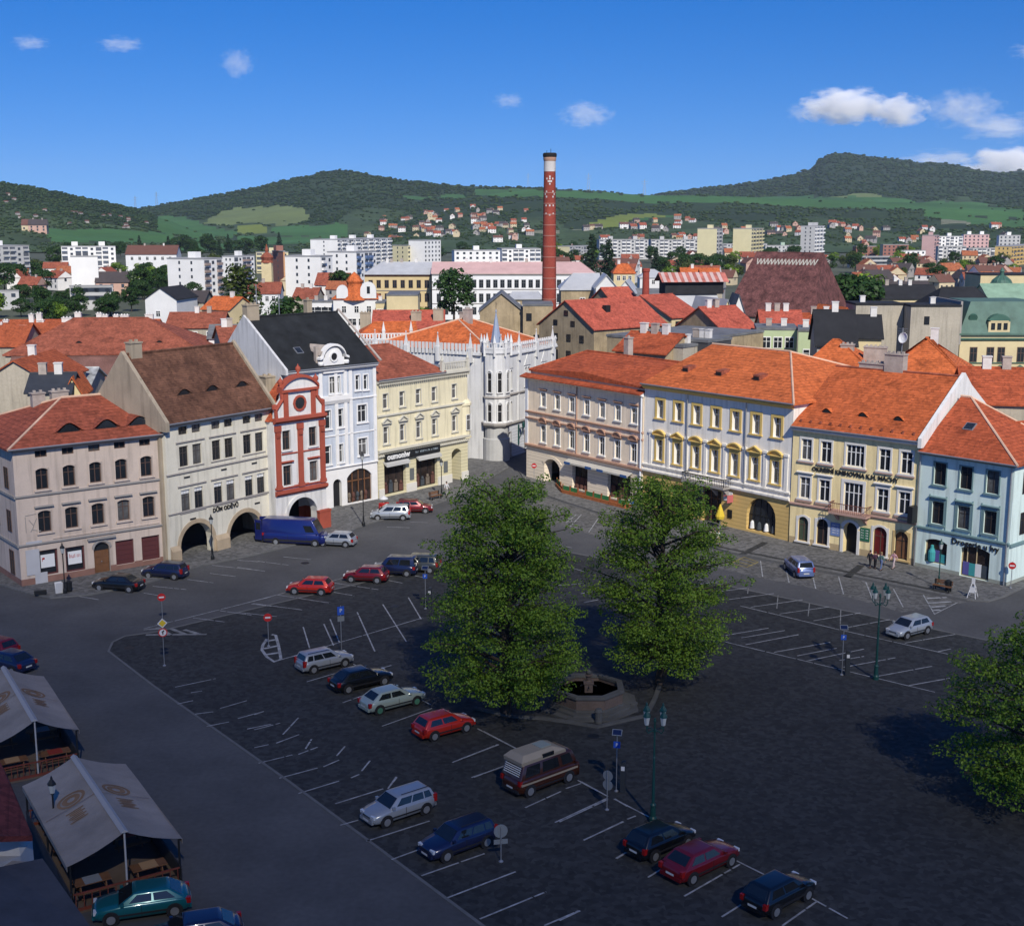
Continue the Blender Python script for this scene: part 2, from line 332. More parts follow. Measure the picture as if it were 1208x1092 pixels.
def marks(parent,x0,x1,y,z,h,mat,name='lettering'):
    """small illegible print: a line of short strokes"""
    r=random.Random(int(x0*100)); mb=MB(); x=x0
    while x<x1-h*.4:
        w=h*(.3+.35*r.random())
        if r.random()<.82:
            mb.box(x,x+h*.12,y-.008,y,z,z+h*(.7+.3*r.random()))
            if r.random()<.6: mb.box(x+h*.12,x+w,y-.008,y,z+h*r.choice((0,.4,.7)),z+h*r.choice((.12,.5,.85)))
            if r.random()<.5: mb.box(x+w-h*.1,x+w,y-.008,y,z,z+h*.7)
        x+=w+h*.16
    return mb.build(name,mat,parent)
# ================================================================= LEFT ROW
T_RED=tile('red_tile',(.38,.085,.035)); T_OR=tile('orange_tile',(.52,.13,.04)); T_DK=tile('old_brown_tile',(.125,.06,.038),.4); T_DR=tile('dull_red_tile',(.28,.085,.05),.25)
T_BK=M('black_roof_felt',(.014,.016,.018),.9,.5,2,.3); BRWIN=M('brown_window_paint',(.10,.06,.045),.6,.1); EDGE=M('pale_ridge_mortar',(.6,.4,.28),.9,.2)
CHIM=M('grey_plastered_brick',(.36,.31,.27),.9,.25,3,.2); CHW=M('white_plastered_brick',(.62,.60,.57),.9,.15,3,.1)
TRIM=M('grey_stone_trim',(.30,.28,.26),.9,.12,2)
# ---- A: corner house at the far left
A=Bld('corner_townhouse','beige corner townhouse with five windows per floor and a red hipped tiled roof','house',G(26,693),G(202,663))
aw=pl('pinkish_beige_plaster',(.56,.46,.38)); ab=M('red_stone_plinth',(.24,.13,.10),.9,.2,2)
A.row((48,534),(170.5,521),5,1.05,.75,frame=BRWIN,bars=(1,0),dep=.15)
A.row((49.5,564.4),(172.4,550),5,1.1,1.9,frame=BRWIN,rise=.18,sur=.12,smat=aw)
A.row((52.7,614),(175.4,598),5,1.15,1.95,frame=BRWIN,rise=.15,sur=.12,smat=aw,hood='flat',hm=TRIM)
ga=M('oxblood_shop_frame',(.10,.03,.03),.6,.1)
for i,(x,y) in enumerate([(57,663),(89,659),(147.5,651),(178,646)]): A.at(x,y,1.75,2.3,frame=ga,bars=(0,1) if i<2 else (0,4),fw=.14,pane=GLASS if i<2 else ga)
u,z=A.P(120.5,655); A.hole(u-.75,u+.75,.1,3.0,.7,.3)
dm=MB(); dm.box(-.7,.7,0,.08,0,2.1); 
for sx in(-.36,.36):
    for zz in(.2,.85,1.5): dm.box(sx-.22,sx+.22,-.03,0,zz,zz+.5)
dm.box(-.7,.7,.02,.06,2.12,2.85,1); dr=dm.build('door',[WOOD,GLASS],A.root,(u,.26,.1))
hk=MB(); hk.box(-.04,.04,-.09,-.03,1.0,1.12); hk.build('door_handle',STEEL,dr)
mb=MB(); ar=arc(u-.75,u+.75,2.4,.7); ao=[(u+(x-u)*1.22,zz+.15) for x,zz in ar]
for q in range(len(ar)-1): mb.prism([ar[q],ar[q+1],ao[q+1],ao[q]],'y',-.1,.01)
mb.box(u-1.3,u+1.3,-.3,.01,3.35,3.5); A.part(mb,'door_surround',TRIM)
DEP_A=16
A.wall(aw,12.55,DEP_A,mats=[ab],bands=[(.7,1)])
A.band(12.1,.4,.35,TRIM); A.band(8.0,.22,.14,TRIM,name='string_course'); A.band(3.62,.22,.14,TRIM,name='string_course')
A.band(3.95,.12,.07,aw,u0=3,u1=13,name='sill_band')
A.roof(tile('dusty_red_tile',(.30,.08,.045)),12.5,15.55,7.6,DEP_A-.5,u0=-.5,inL=7.6,ov=0,edge=EDGE)
for px in ((79,505),(123,500.5),(162,497.5)):
    u,z=A.P(*px,2.); A.eyebrow(u,A.zroof(1.4),3.2,.85,tile('dusty_red_tile',(.30,.08,.045)))
# side wing wall windows (left street)
for y,z,w,h in [(2.2,9.6,1.1,1.9),(2.2,5.7,1.1,1.95),(2.2,1.9,1.2,2.2),(5.6,9.6,1.1,1.9),(5.6,5.7,1.1,1.95)]:
    mf,mg=win_mesh(w,h,(1,1),0,BRWIN,GLASS); o=link('window',mf,A.root,(-.06,y,z-h/2),-PI/2); link('pane',mg,o)
for z,h in((8.0,.22),(3.62,.22)):
    mb=MB(); mb.box(-.13,-.002,0,DEP_A,z,z+h); A.part(mb,'string_course',TRIM)
for px in ((57,664),(89,660)):
    u,z=A.P(*px); mb=MB(); mb.box(u-.62,u+.62,.1,.12,z-.4,z+.8); q=A.part(mb,'poster',WHITE); marks(q,u-.5,u+.5,.1,z+.2,.4,M('poster_red',(.4,.02,.02),.6,.05))
mb=MB(); mb.box(.5,1.7,-.06,-.004,1.0,3.3); A.part(mb,'notice_board',M('pale_board',(.45,.45,.46),.6,.1))
mb=MB(); mb.box(1.2,2.3,-.05,-.002,.05,1.1); mb.box(.6,2.0,-.09,-.003,3.85,4.05); A.part(mb,'wall_plaque',M('pale_board',(.45,.45,.46)))
# sgraffito outline picture on the corner bay
mb=MB()
for a,b in [((.7,6.4),(1.9,6.5)),((.7,6.3),(.7,4.9)),((1.0,6.0),(1.4,5.4)),((1.4,5.4),(1.1,4.9)),((1.7,6.1),(1.4,5.5)),((1.2,5.1),(1.9,4.9)),((1.6,4.8),(2.0,4.9))]:
    mb.tube((a[0],-.01,a[1]),(b[0],-.01,b[1]),.035,n=5)
A.part(mb,'wall_relief',TRIM)
# chimneys beyond the ridge
for u,y,w in ((5.5,9.3,1.2),(7.6,9.5,1.6)): A.chimney(u,y,w,.7,15.9,CHIM,z0=13)

# ---- B: cream house with two arches
B=Bld('arcaded_house','cream house with two round street arches and a steep dark brown tiled roof','house',G(202,665),G(325,631))
bw=pl('cream_plaster',(.68,.64,.52)); dkf=M('dark_window_paint',(.07,.06,.055),.5,.1); sand=M('sandstone_arch',(.42,.33,.22),.9,.2,2,.2)
for (xl,yl),(xr,yr_),h,zz,hd in [((114,530),(404,498),.75,None,0),((118,628),(406,590),1.95,None,1),((126,792),(412,750),2.0,None,1)]:
    pass
def reg2(x,y): return (180+x/3.2125,340+y/3.2125)
for rowp,h,hd in (([(114,530),(165,524),(238,517),(287,511),(356,504),(404,498)],.78,0),([(118,628),(169,621),(241,612),(290,606),(358,596),(406,590)],1.95,1),([(126,792),(176,787),(248,776),(297,768),(366,757),(412,750)],2.1,2)):
    us=[B.P(*reg2(*p)) for p in rowp]; z=sum(q[1] for q in us)/6
    n0=us[0][0]; pitch=((us[5][0]+us[4][0])-(us[0][0]+us[1][0]))/4
    for g in range(3):
        c=(us[0][0]+us[1][0])/2+pitch*g
        for s_ in (-.82,.82): B.win(c+s_,z,1.1,h,frame=dkf if hd<2 else WHITE if 0 else dkf,bars=(1,0) if hd==0 else (1,1),dep=.18,fw=.06)
        if hd:
            B.band(z+h/2+.28,.16,.12,TRIM,c-1.75,c+1.75,name='window_cornice')
            B.band(z-h/2-.2,.12,.08,TRIM,c-1.6,c+1.6,name='window_sill')
        if hd==2:
            mb=MB()
            for s_ in(-.82,.82):
                for q in range(3): mb.box(c+s_-.5+q*.34,c+s_-.5+q*.34+.3,.12,.14,z+h/2-.38,z+h/2-.04)
            B.part(mb,'window_blind',WHITE)
for u0,u1,zt in((1.25,5.35,3.35),(7.5,11.9,3.2)):
    B.hole(u0,u1,0,zt,min(2.0,(u1-u0)/2),.9)
    c=(u0+u1)/2; r=min(2.0,(u1-u0)/2); ar=arc(u0,u1,zt-r,r,14); w=(u1-u0)/2
    mb=MB(); ao=[(c+(x-c)*(1+.42/w),z+(z-(zt-r))/r*.42) for x,z in ar]
    for q in range(len(ar)-1): mb.prism([ar[q],ar[q+1],ao[q+1],ao[q]],'y',-.05,.01)
    for x0,x1 in((u0-.42,u0),(u1,u1+.42)): mb.box(x0,x1,-.05,.01,0,zt-r)
    B.part(mb,'arch_surround',sand)
B.wall(bw,13.5,10.4)
mb=MB(); mb.quad((.3,4.4,0),(13.5,4.4,0),(13.5,4.4,4),(.3,4.4,4)); B.part(mb,'arcade_back_wall',M('painted_shade_plaster',(.05,.045,.04)))  # near-black base colour paints in the deep shade behind the arches
for u in (2.6,9.0):
    mb=MB(); mb.box(u-.8,u+1.2,4.3,4.38,.2,2.4); B.part(mb,'shop_window',GLASS)
for u0,u1 in ((.0,1.1),(5.6,7.3),(12.1,13.8)):
    mb=MB(); mb.box(u0,u1,-.32,.0-.003,0,1.15); mb.prism([(-.32,1.15),(-.003,1.6),(-.003,1.15)],'x',u0,u1); B.part(mb,'pier_base',sand)
B.band(13.0,.4,.35,TRIM); B.band(8.35,.18,.12,TRIM,name='string_course'); B.band(4.6,.16,.10,TRIM,name='string_course')
for u,z in((2.4,8.0),(7.1,8.0),(11.2,8.0),(2.9,3.85),(11.4,3.85)):
    mb=MB(); mb.box(u-.35,u+.35,-.06,-.002,z-.08,z+.06); B.part(mb,'vent_grille',DARK)
zr=B.P(147,418,5.4)[1]; B.roof(T_DK,13.4,zr,5.2,10.6,u0=.12,u1=B.W-.05,ov=0,edge=T_DK)
for px in (reg2(115,392),reg2(222,383),reg2(335,378)):
    u,z=B.P(*px,1.7); B.eyebrow(u,B.zroof(1.5),2.6,.62,T_DK,DARK)
# stepped fire walls either side
fw=pl('dirty_ochre_plaster',(.36,.30,.22),.15)
for u0,u1,m in((-.32,.10,fw),(B.W-.02,B.W+.3,fw)):
    mb=MB(); mb.prism([(-.6,12.7),(-.6,13.6),(5.2,zr+.35),(10.7,13.7),(10.7,0),(.4,0),(.4,12.7)],'x',u0,u1); B.part(mb,'fire_wall',m)
B.chimney(1.2,5.2,1.3,.8,zr+1.0,fw,z0=16); 
text('DŮM ODĚVŮ',.56,M('black_letters',(.02,.02,.02),.5,.05),B.root,(B.P(266,600)[0],-.06,4.15),ext=.03,bold=.015)
for px in((273,),): pass

# ---- C: narrow red and white baroque house
Cc=Bld('baroque_house','narrow white baroque house with red pilasters and a scrolled gable above a wide street arch','house',G(327,635),G(386,622))
cw=pl('white_plaster',(.66,.65,.62)); cr=M('terracotta_red_paint',(.34,.075,.045),.85,.15,2,.1,fine=.08)
W_=Cc.W
for u in (1.55,4.95):
    Cc.win(u,10.0,1.0,2.0,sur=.1,smat=cw,frame=BRWIN); Cc.win(u,6.35,1.05,2.1,sur=.1,smat=cw,hood='flat',hm=cr,frame=BRWIN)
Cc.hole(1.45,5.25,0,3.8,1.85,1.0)
Cc.wall(cw,12.0,3.5,mats=[cr],bands=[(1.9,1)])
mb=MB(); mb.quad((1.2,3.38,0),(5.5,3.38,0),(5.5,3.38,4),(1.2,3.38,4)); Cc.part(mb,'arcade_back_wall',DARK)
mb=MB(); mb.box(2.0,2.5,1.8,1.9,.1,2.2); Cc.part(mb,'notice_board',M('pale_board',(.45,.45,.46)))
mb=MB(); ar=arc(1.45,5.25,1.95,1.85,14); ao=[(3.35+(x-3.35)*1.2,z+(z-1.95)*.2) for x,z in ar]
for q in range(len(ar)-1): mb.prism([ar[q],ar[q+1],ao[q+1],ao[q]],'y',-.12,.01)
Cc.part(mb,'arch_surround',cw)
for u in(.0,5.3): 
    mb=MB(); mb.box(u-.05,u+1.45,-.45,-.003,0,1.9); mb.box(u-.1,u+1.5,-.5,-.002,1.9,2.08); Cc.part(mb,'pier',cr)
for u in(.15,2.98,5.85):
    mb=MB(); mb.box(u,u+.6,-.18,-.003,5.2,11.6); mb.box(u-.08,u+.68,-.26,-.002,11.0,11.6); mb.box(u-.06,u+.66,-.24,-.002,5.0,5.4)
    for k in range(4): mb.box(u+.05,u+.55,-.3,-.18,10.4-k*.02+k*.15,10.48+k*.15)
    Cc.part(mb,'pilaster',cr)
Cc.band(4.35,.5,.4,cr); Cc.band(5.0,.2,.2,cr); Cc.band(8.5,.14,.1,cr,.9,2.9,name='window_cornice'); Cc.band(8.5,.14,.1,cr,3.7,5.8,name='window_cornice')
Cc.band(11.8,.55,.5,cr)
# scrolled gable
gz=12.3; mb=MB(); sh=[(.25,gz),(.35,gz+.9),(.75,gz+1.5),(1.15,gz+2.0),(1.2,gz+2.7),(5.5,gz+2.7),(5.55,gz+2.0),(5.95,gz+1.5),(6.35,gz+.9),(6.45,gz)]
mb.prism(sh,'y',-.05,.45); ga_=Cc.part(mb,'gable',cw)
for side in(1,-1):
    mb=MB(); x=1.3 if side>0 else 4.8; mb.box(x,x+.55,-.2,-.052,gz,gz+2.6)
    c=3.35; pts=[(c-side*3.0,gz+.0),(c-side*3.05,gz+.9),(c-side*2.6,gz+1.45),(c-side*2.2,gz+1.9),(c-side*2.25,gz+2.6)]
    for a,b in zip(pts,pts[1:]): mb.tube((a[0],-.1,a[1]),(b[0],-.1,b[1]),.2,n=6)
    mb.lathe([(.05,0),(.33,.1),(.33,.5),(.05,.6)],8,c=(c-side*3.0,.1,gz+.9)); mb.build('volute',cr,ga_)
mb=MB(); mb.box(.95,5.75,-.35,.5,gz+2.6,gz+2.85)
ar=arc(.95,5.75,gz+2.85,1.15,12)
for q in range(len(ar)-1): (x0,z0),(x1,z1)=ar[q],ar[q+1]; mb.prism([(x0,z0),(x1,z1),(x1,z1+.3),(x0,z0+.3)],'y',-.38,.5)
mb.build('pediment_moulding',cr,ga_)
mb=MB(); mb.prism(ar,'y',-.1,.4); mb.build('pediment',cw,ga_)
for x,z in((1.1,gz+3.1),(3.35,gz+4.25),(5.6,gz+3.1)):
    mb=MB(); mb.lathe([(.16,0),(.2,.1),(.1,.2),(.3,.5),(.26,.75),(.06,.95),(.04,1.1)],8,c=(x,.05,z)); mb.build('urn',cr,ga_,smooth=True)
mb=MB(); pr=[(3.35+.62*math.cos(a*PI/6),gz+1.35+.62*math.sin(a*PI/6)) for a in range(12)]; po=[(3.35+.85*math.cos(a*PI/6),gz+1.35+.85*math.sin(a*PI/6)) for a in range(12)]
for q in range(12): mb.prism([pr[q],pr[(q+1)%12],po[(q+1)%12],po[q]],'y',-.16,-.04)
wf=mb.build('oval_window',cr,ga_); g=MB(); g.prism(pr,'y',-.08,-.055); g.build('pane',GLASS,wf)
mb=MB(); mb.prism([(-.2,12.0),(W_+.2,12.0),(W_/2,15.6)],'y',.5,3.45); Cc.part(mb,'roof',T_RED)

# ---- D: pale blue house with black roof and scrolled dormer
Dd=Bld('blue_house','tall pale blue and white house with a black roof and a scrolled dormer gable','house',G(342,610),G(446,589.5))
dw=pl('pale_blue_plaster',(.46,.50,.56)); dwt=M('white_stucco',(.72,.71,.69),.9,.08,2)
def reg3(x,y): return (380+x/3.639,340+y/3.639)
for px,w,h in ((reg3(152,405),.6,1.7),(reg3(187,403),.6,1.7)): Dd.at(*px,w,h,sur=.13,smat=dwt,bars=(0,1))
Dd.at(*reg3(172,537),1.3,2.0,sur=.15,smat=dwt); Dd.at(*reg3(175,680),1.3,2.0,sur=.15,smat=dwt,pane=GLASS2)
Dd.at(395,454,1.5,1.9,sur=.12,smat=dwt,bars=(2,1),pane=GLASS2)
for y1,y2 in((494,493),(535.6,534.6)):
    u,z=Dd.P(401.4,y2); Dd.win(u,z,.85,2.1,sur=.1,smat=dwt,bars=(0,1)); Dd.win(u-1.75,z,.85,2.1,sur=.1,smat=dwt,bars=(0,1)); Dd.win(u-3.6,z,.85,2.1,sur=.1,smat=dwt,bars=(0,1))
u0,_=Dd.P(410,590); u1,_=Dd.P(439,590); Dd.hole(u0,u1,.25,4.1,.9,.3)
sw=MB(); 
for k in range(5): x=u0+(u1-u0)*k/4; sw.box(x-.05,x+.05,.2,.28,.25,3.4+ (.6 if 0<k<4 else 0))
sw.box(u0,u1,.2,.28,2.7,2.82); f_=Dd.part(sw,'shop_window',WOOD); g=MB(); g.box(u0,u1,.28,.3,.2,4.15); g.build('pane',M('shop_glass',(.03,.022,.02),.15,.6,4),f_)
for k in range(5):
    mb=MB(); x=u0+.4+k*.6; mb.lathe([(.05,0),(.16,.1),(.13,.5),(.2,.6),(.2,.9),(.08,1.1)],8,c=(x,.17,.35)); mb.build('shop_display',M('display_%d'%(k%3),[(.16,.13,.10),(.10,.045,.035),(.05,.06,.07)][k%3]),f_)
ud,_=Dd.P(398.5,590); Dd.hole(ud-.6,ud+.6,.1,3.3,.6,.5); mb=MB(); mb.box(ud-.6,ud+.6,.42,.48,.1,3.3); Dd.part(mb,'door',DARK)
Dd.wall(dw,16.1,12,mats=[dwt],bands=[(4.6,1)])
Dd.band(15.6,.5,.5,dwt); Dd.band(12.1,.2,.15,dwt,u0=8.2,name='string_course'); Dd.band(4.5,.2,.2,dwt,name='string_course')
ul,_=Dd.P(380,590); ur=8.35
for x in(ul,ul+2.1,ur-.5,8.6,12.1,0.0):
    mb=MB(); mb.box(x,x+.42,-.1,-.003,4.7,15.6); Dd.part(mb,'pilaster',dwt)
Dd.band(11.9,.9,.3,dwt,ul-.2,ur+.2,name='parapet'); Dd.band(8.2,.14,.1,dwt,ul,12.4,name='string_course')
zr=Dd.P(396,368,7)[1]
Dd.roof(T_BK,16.1,zr,6.9,12.2,ov=.1,edge=T_BK)
mb=MB(); mb.prism([(-.7,15.7),(-.7,16.3),(6.9,zr+.3),(12.4,16.4),(12.4,8),(.3,8),(.3,15.7)],'x',-.42,-.12); mb.build('fire_wall',pl('white_gable_plaster',(.55,.55,.55),.1),Dd.root)
mb=MB(); mb.prism([(-.7,16.3),(6.9,zr+.3),(6.9,zr+.42),(-.75,16.42)],'x',Dd.W+.1,Dd.W+.35); mb.prism([(6.9,zr+.3),(12.3,16.4),(12.3,16.5),(6.9,zr+.42)],'x',Dd.W+.1,Dd.W+.35); mb.build('verge',CHIM,Dd.root)
cd=(ul+ur)/2+.0; dz=16.2; mb=MB(); mb.box(cd-1.45,cd+1.45,-.25,.3,dz-.8,dz+.9); mb.prism(arc(cd-1.2,cd+1.2,dz+.9,1.15,12),'y',-.25,.3); dg=Dd.part(mb,'dormer_gable',dwt)
mb=MB(); mb.box(cd-1.05,cd+1.05,.3,3.2,dz-.6,dz+.8); mb.prism(arc(cd-1.15,cd+1.15,dz+.8,1.0,10),'y',.3,3.4); mb.build('dormer_roof',T_DR,dg)
mb=MB(); ar=arc(cd-1.6,cd+1.6,dz+.9,1.3,12); ar=[(cd-2.0,dz+.75)]+ar+[(cd+2.0,dz+.75)]
for q in range(len(ar)-1): (x0,z0),(x1,z1)=ar[q],ar[q+1]; mb.prism([(x0,z0),(x1,z1),(x1,z1+.24),(x0,z0+.24)],'y',-.5,.32)
for sx in(-1,1): mb.lathe([(.3,-.2),(.36,0),(.3,.2)],10,c=(cd+sx*1.75,-.2,dz+.35))
mb.build('scroll_moulding',dwt,dg)
mb=MB(); pr=[(cd+.42*math.cos(a*PI/6),dz+1.0+.42*math.sin(a*PI/6)) for a in range(12)]; po=[(cd+(x-cd)*1.45,dz+1+(z-dz-1)*1.45) for x,z in pr]
for q in range(12): mb.prism([pr[q],pr[(q+1)%12],po[(q+1)%12],po[q]],'y',-.36,-.24)
of=mb.build('oval_window',dwt,dg); g=MB(); g.prism(pr,'y',-.3,-.26); g.build('pane',DARK,of)
mb=MB(); mb.quad((cd-1.9,-.2,dz+1.2),(cd-1.2,3.4,dz+1.9),(cd-1.0,3.4,dz+2.3),(cd-.6,-.1,dz+2.3)); mb.box(cd-2.1,cd-1.7,.2,.6,15.9,18.4); Dd.part(mb,'vent_pipe',CHIM,dg)
Dd.chimney(-.0+.6,6.9,1.6,.9,zr+1.3,fw,z0=19); Dd.chimney(9.2-.6,7.2,.7,.7,zr+1.5,fw,z0=19); Dd.chimney(-1.0,2.0,1.3,1.5,15.4,fw,z0=9)
Dd.skylight(*((lambda q:(q[0],Dd.zroof(2.0)))(Dd.P(352,416,2.))),.9,1.0,STEEL)
for u in(2.0,5.0):
    mb=MB(); mb.tube((0,0,0),(0,0,3.6 if u==2 else 2.4),.05,n=5)
    for k in range(4): mb.tube((-.5,0,2.2-k*.3),(.5,0,2.2-k*.3),.02,n=4)
    Dd.part(mb,'aerial',STEEL,Dd.rf,(u-.6,6.9,zr))

# ---- E: cream house with pediments and large shop sign
E_=Bld('shop_house','cream yellow house with triangular window pediments above a shop with a long black sign','house',G(447,589),G(552,565.2))
ew=pl('pale_yellow_plaster',(.68,.62,.43)); eg=M('yellow_rusticated_plaster',(.60,.55,.36),.9,.06,1.2,kind='rustic'); et=M('pale_stucco_trim',(.52,.50,.42),.9,.1,2)
us5=[E_.P(*reg3(*p))[0] for p in((272,480),(343,470),(413,463),(481,453),(567,440))]
for u in us5:
    E_.win(u,11.4,.85,1.75,sur=.1,smat=et,pane=GLASS2,bars=(0,1)); E_.win(u,7.4,.85,2.0,sur=.14,smat=et,hood='tri',hm=et,bars=(0,1),pane=GLASS2)
uL=[E_.P(reg3(x,850)[0],590)[0] for x in(272,362,405,495,555,595)]
def ug(x,y): return E_.P(*reg3(x,y))[0]
s1=(ug(268,860),ug(360,850)); s2=(ug(405,835),ug(495,815)); s3=(ug(557,800),ug(597,790))
for a,b in(s1,s2):
    E_.hole(a,b,.3,4.0,0,.5); mb=MB(); mb.box(a,b,.42,.48,.3,.42); mb.box(a,b,.42,.48,3.88,4.0)
    for k in range(4): x=a+(b-a)*k/3; mb.box(x-.04,x+.04,.42,.48,.42,3.88)
    f_=E_.part(mb,'shop_window',IRON); g=MB(); g.box(a,b,.48,.5,.28,4.02); g.build('pane',M('shop_glass',(.03,.022,.02)),f_)
    for k in range(4): mb=MB(); x=a+.5+k*(b-a-1)/3; hh=.7+.5*rnd.random(); mb.box(x-.3,x+.3,.3,.38,.45,.45+hh); mb.lathe([(.1,0),(.18,.1),(.12,.35)],7,c=(x,.34,.45+hh)); mb.build('shop_display',M('display_%d'%((k+1)%3),(.2,.2,.2)),f_)
    mb=MB(); mb.prism([(-.65,3.75),(-.6,4.1),(-.003,4.35),(-.003,4.15)],'x',a-.15,b+.15); E_.part(mb,'awning',M('grey_awning',(.42,.42,.40),.7,.08))
E_.hole(s3[0],s3[1],0,4.2,.5,3.6)
E_.wall(ew,14.0,12,mats=[eg],bands=[(4.9,1)])
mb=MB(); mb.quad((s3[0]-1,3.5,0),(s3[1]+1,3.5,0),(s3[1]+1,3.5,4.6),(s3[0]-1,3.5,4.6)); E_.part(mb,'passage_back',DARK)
pb=M('white_pier_base',(.62,.60,.54),.9,.08)
for a,b in((0,s1[0]-.1),(s1[1]+.05,s2[0]-.05),(s2[1]+.05,s3[0]-.05),(s3[1]+.05,E_.W)): mb=MB(); mb.box(a,b,-.14,-.003,0,1.15); E_.part(mb,'pier_base',pb)
E_.band(13.5,.5,.5,et); E_.band(9.55,.3,.2,et,name='string_course'); E_.band(5.3,.45,.4,et); E_.band(4.85,.25,.25,et,name='string_course')
mb=MB()
for k in range(44): x=.2+k*.355; mb.box(x,x+.17,-.3,-.004,5.0,5.28); mb.box(x,x+.16,-.38,-.004,13.3,13.5)
E_.part(mb,'dentils',et)
sg=MB(); a,b=s1[0]-.1,s2[1]+.2; sg.box(a,b,-.35,-.2,4.35,5.25); sg.box(a,b,-.36,-.34,4.33,4.37); so=E_.part(sg,'shop_sign',M('black_sign',(.015,.017,.02),.4,.1))
m=(a+b)/2; text('oumoniw',.98,WHITE,so,(a+2.15,-.37,4.83),sx=1.0,bold=.03); marks(so,m+.35,b-.4,-.352,4.72,.26,M('grey_letters',(.3,.36,.4),.6,.05))
for x in(ug(385,820),ug(530,790)): mb=MB(); mb.box(x-.35,x+.35,-.07,-.003,1.5,2.9); E_.part(mb,'display_case',M('grey_frame',(.12,.13,.13)))
E_.roof(T_DR,14.0,E_.P(488.5,402.7,7)[1],7,13,u1=us5[3]+1.6,inR=2.2,ov=.1,edge=T_DR)
x0=us5[3]+1.2; mb=MB(); mb.box(x0,E_.W+.1,-.35,-.15,14.0,14.2); mb.box(x0,E_.W+.1,-.35,-.15,14.95,15.1)
for k in range(16): x=x0+.1+k*(E_.W-x0-.2)/15; mb.box(x-.06,x+.06,-.3,-.2,14.2,14.95)
for x in(x0,E_.W-.2): mb.box(x-.2,x+.2,-.42,-.05,14.0,15.2); mb.lathe([(.1,0),(.2,.15),(.08,.5),(.02,.9)],8,c=(x,-.23,15.2))
E_.part(mb,'balustrade',et)
mb=MB(); mb.quad((x0-.5,-.2,14.15),(E_.W,-.2,14.15),(E_.W,12,14.15),(x0-.5,12,14.15)); E_.part(mb,'flat_roof',M('tin_roof',(.2,.2,.19),.6,.2))
# rounded corner oriel at the street corner
mb=MB(); mb.T=Matrix.Translation((E_.W-.2,.9,0)); mb.lathe([(.3,4.3),(1.15,5.2),(1.3,5.3),(1.25,5.5),(1.15,5.6),(1.15,9.3),(1.3,9.4),(1.3,9.7),(.9,10.2)],14); orl=mb.build('corner_oriel',ew,E_.root)
for a in(-PI/2,-PI/2+.9,-PI/2+1.8):
    mf,mg=win_mesh(.75,2.0,(0,1),0,WHITE,GLASS2); q=link('window',mf,orl,(E_.W-.2+1.24*math.cos(a),.9+1.24*math.sin(a),6.3),a+PI/2); link('pane',mg,q)

# ---- F: white neo-gothic corner building
pc=G(585,547); F1=G(655,524.5)
Fd=(F1-pc).normalized()
Fb=Bld('gothic_corner_building','white neo gothic building with a grey spired corner turret, pinnacled parapet and orange hipped roof','building',G(597,541),G(655,522))
fwm=pl('white_gothic_plaster',(.62,.62,.61),.08)
HF=Fb.P(600,418)[1]; 
def reg6(x,y): return (560+x/5.75,370+y/5.75)
print('F height',HF,'W',Fb.W)
zz2=Fb.P(*reg6(236,450))[1]; zz1=Fb.P(*reg6(236,665))[1]; Fu=[Fb.P(*reg6(236,450))[0],Fb.P(*reg6(355,430))[0]]; step=Fu[1]-Fu[0]
nF=int((Fb.W-Fu[0]-1)/step)+1
for k in range(nF):
    u=Fu[0]+step*k
    for z,h in((zz2,2.6),(zz1,2.7)):
        for s_ in(-.42,.42): Fb.win(u+s_,z,.55,h,rise=.27,frame=dwt,bars=(0,1),sur=.12,smat=fwm,dep=.3,fw=.05)
    mb=MB(); mb.prism([(u-.95,zz2+1.6),(u+.95,zz2+1.6),(u,zz2+3.1)],'y',-.12,-.003); Fb.part(mb,'gothic_gablet',fwm)
for k in range(nF):
    u=Fu[0]+step*k; (Fb.win if 1 else 0)(u-.2,1.9,1.1,2.6 if k else 3.2,frame=IRON,sur=.12,smat=TRIM,dep=.3)
Fb.wall(fwm,HF,14,mats=[M('white_rustic_plaster',(.55,.57,.60),.9,.08,1,kind='rustic')],bands=[(4.6,1)])
Fb.band(4.5,.35,.3,TRIM,name='string_course'); Fb.band((zz1+zz2)/2,.3,.22,TRIM,name='string_course'); Fb.band(HF-.3,.4,.3,fwm)
def parapet(b,u0,u1,y,h,axis='u'):
    n=max(2,int(abs(u1-u0)/.55)); mb=MB()
    mb.box(u0,u1,y-.15,y+.1,h,h+.35); mb.box(u0,u1,y-.12,y+.07,h+1.0,h+1.15)
    for k in range(n): x=u0+(k+.5)*(u1-u0)/n; mb.box(x-.1,x+.1,y-.08,y+.05,h+.35,h+1.0); mb.prism([(x-.2,h+1.15),(x+.2,h+1.15),(x,h+1.5)],'y',y-.1,y+.05)
    return mb
Fb.part(parapet(Fb,.2,Fb.W,-.05,HF),'parapet',fwm)
def pinn(b,u,y,z,h=2.2):
    mb=MB(); mb.box(u-.28,u+.28,y-.28,y+.28,z-1,z+.9*h/2); mb.lathe([(.38,0),(.3,.1),(.03,h*.75),(.1,h*.8),(.02,h*.9)],4,c=(u,y,z+.9*h/2),rot=PI/4); return b.part(mb,'pinnacle',fwm)
for k in range(nF+1): pinn(Fb,min(Fb.W,Fu[0]+step*(k-.5)),-.1,HF)
for k in range(nF): mb=MB(); mb.box(Fu[0]+step*(k+.5)-.2,Fu[0]+step*(k+.5)+.2,-.14,-.003,4.9,HF-.3); Fb.part(mb,'buttress',fwm)
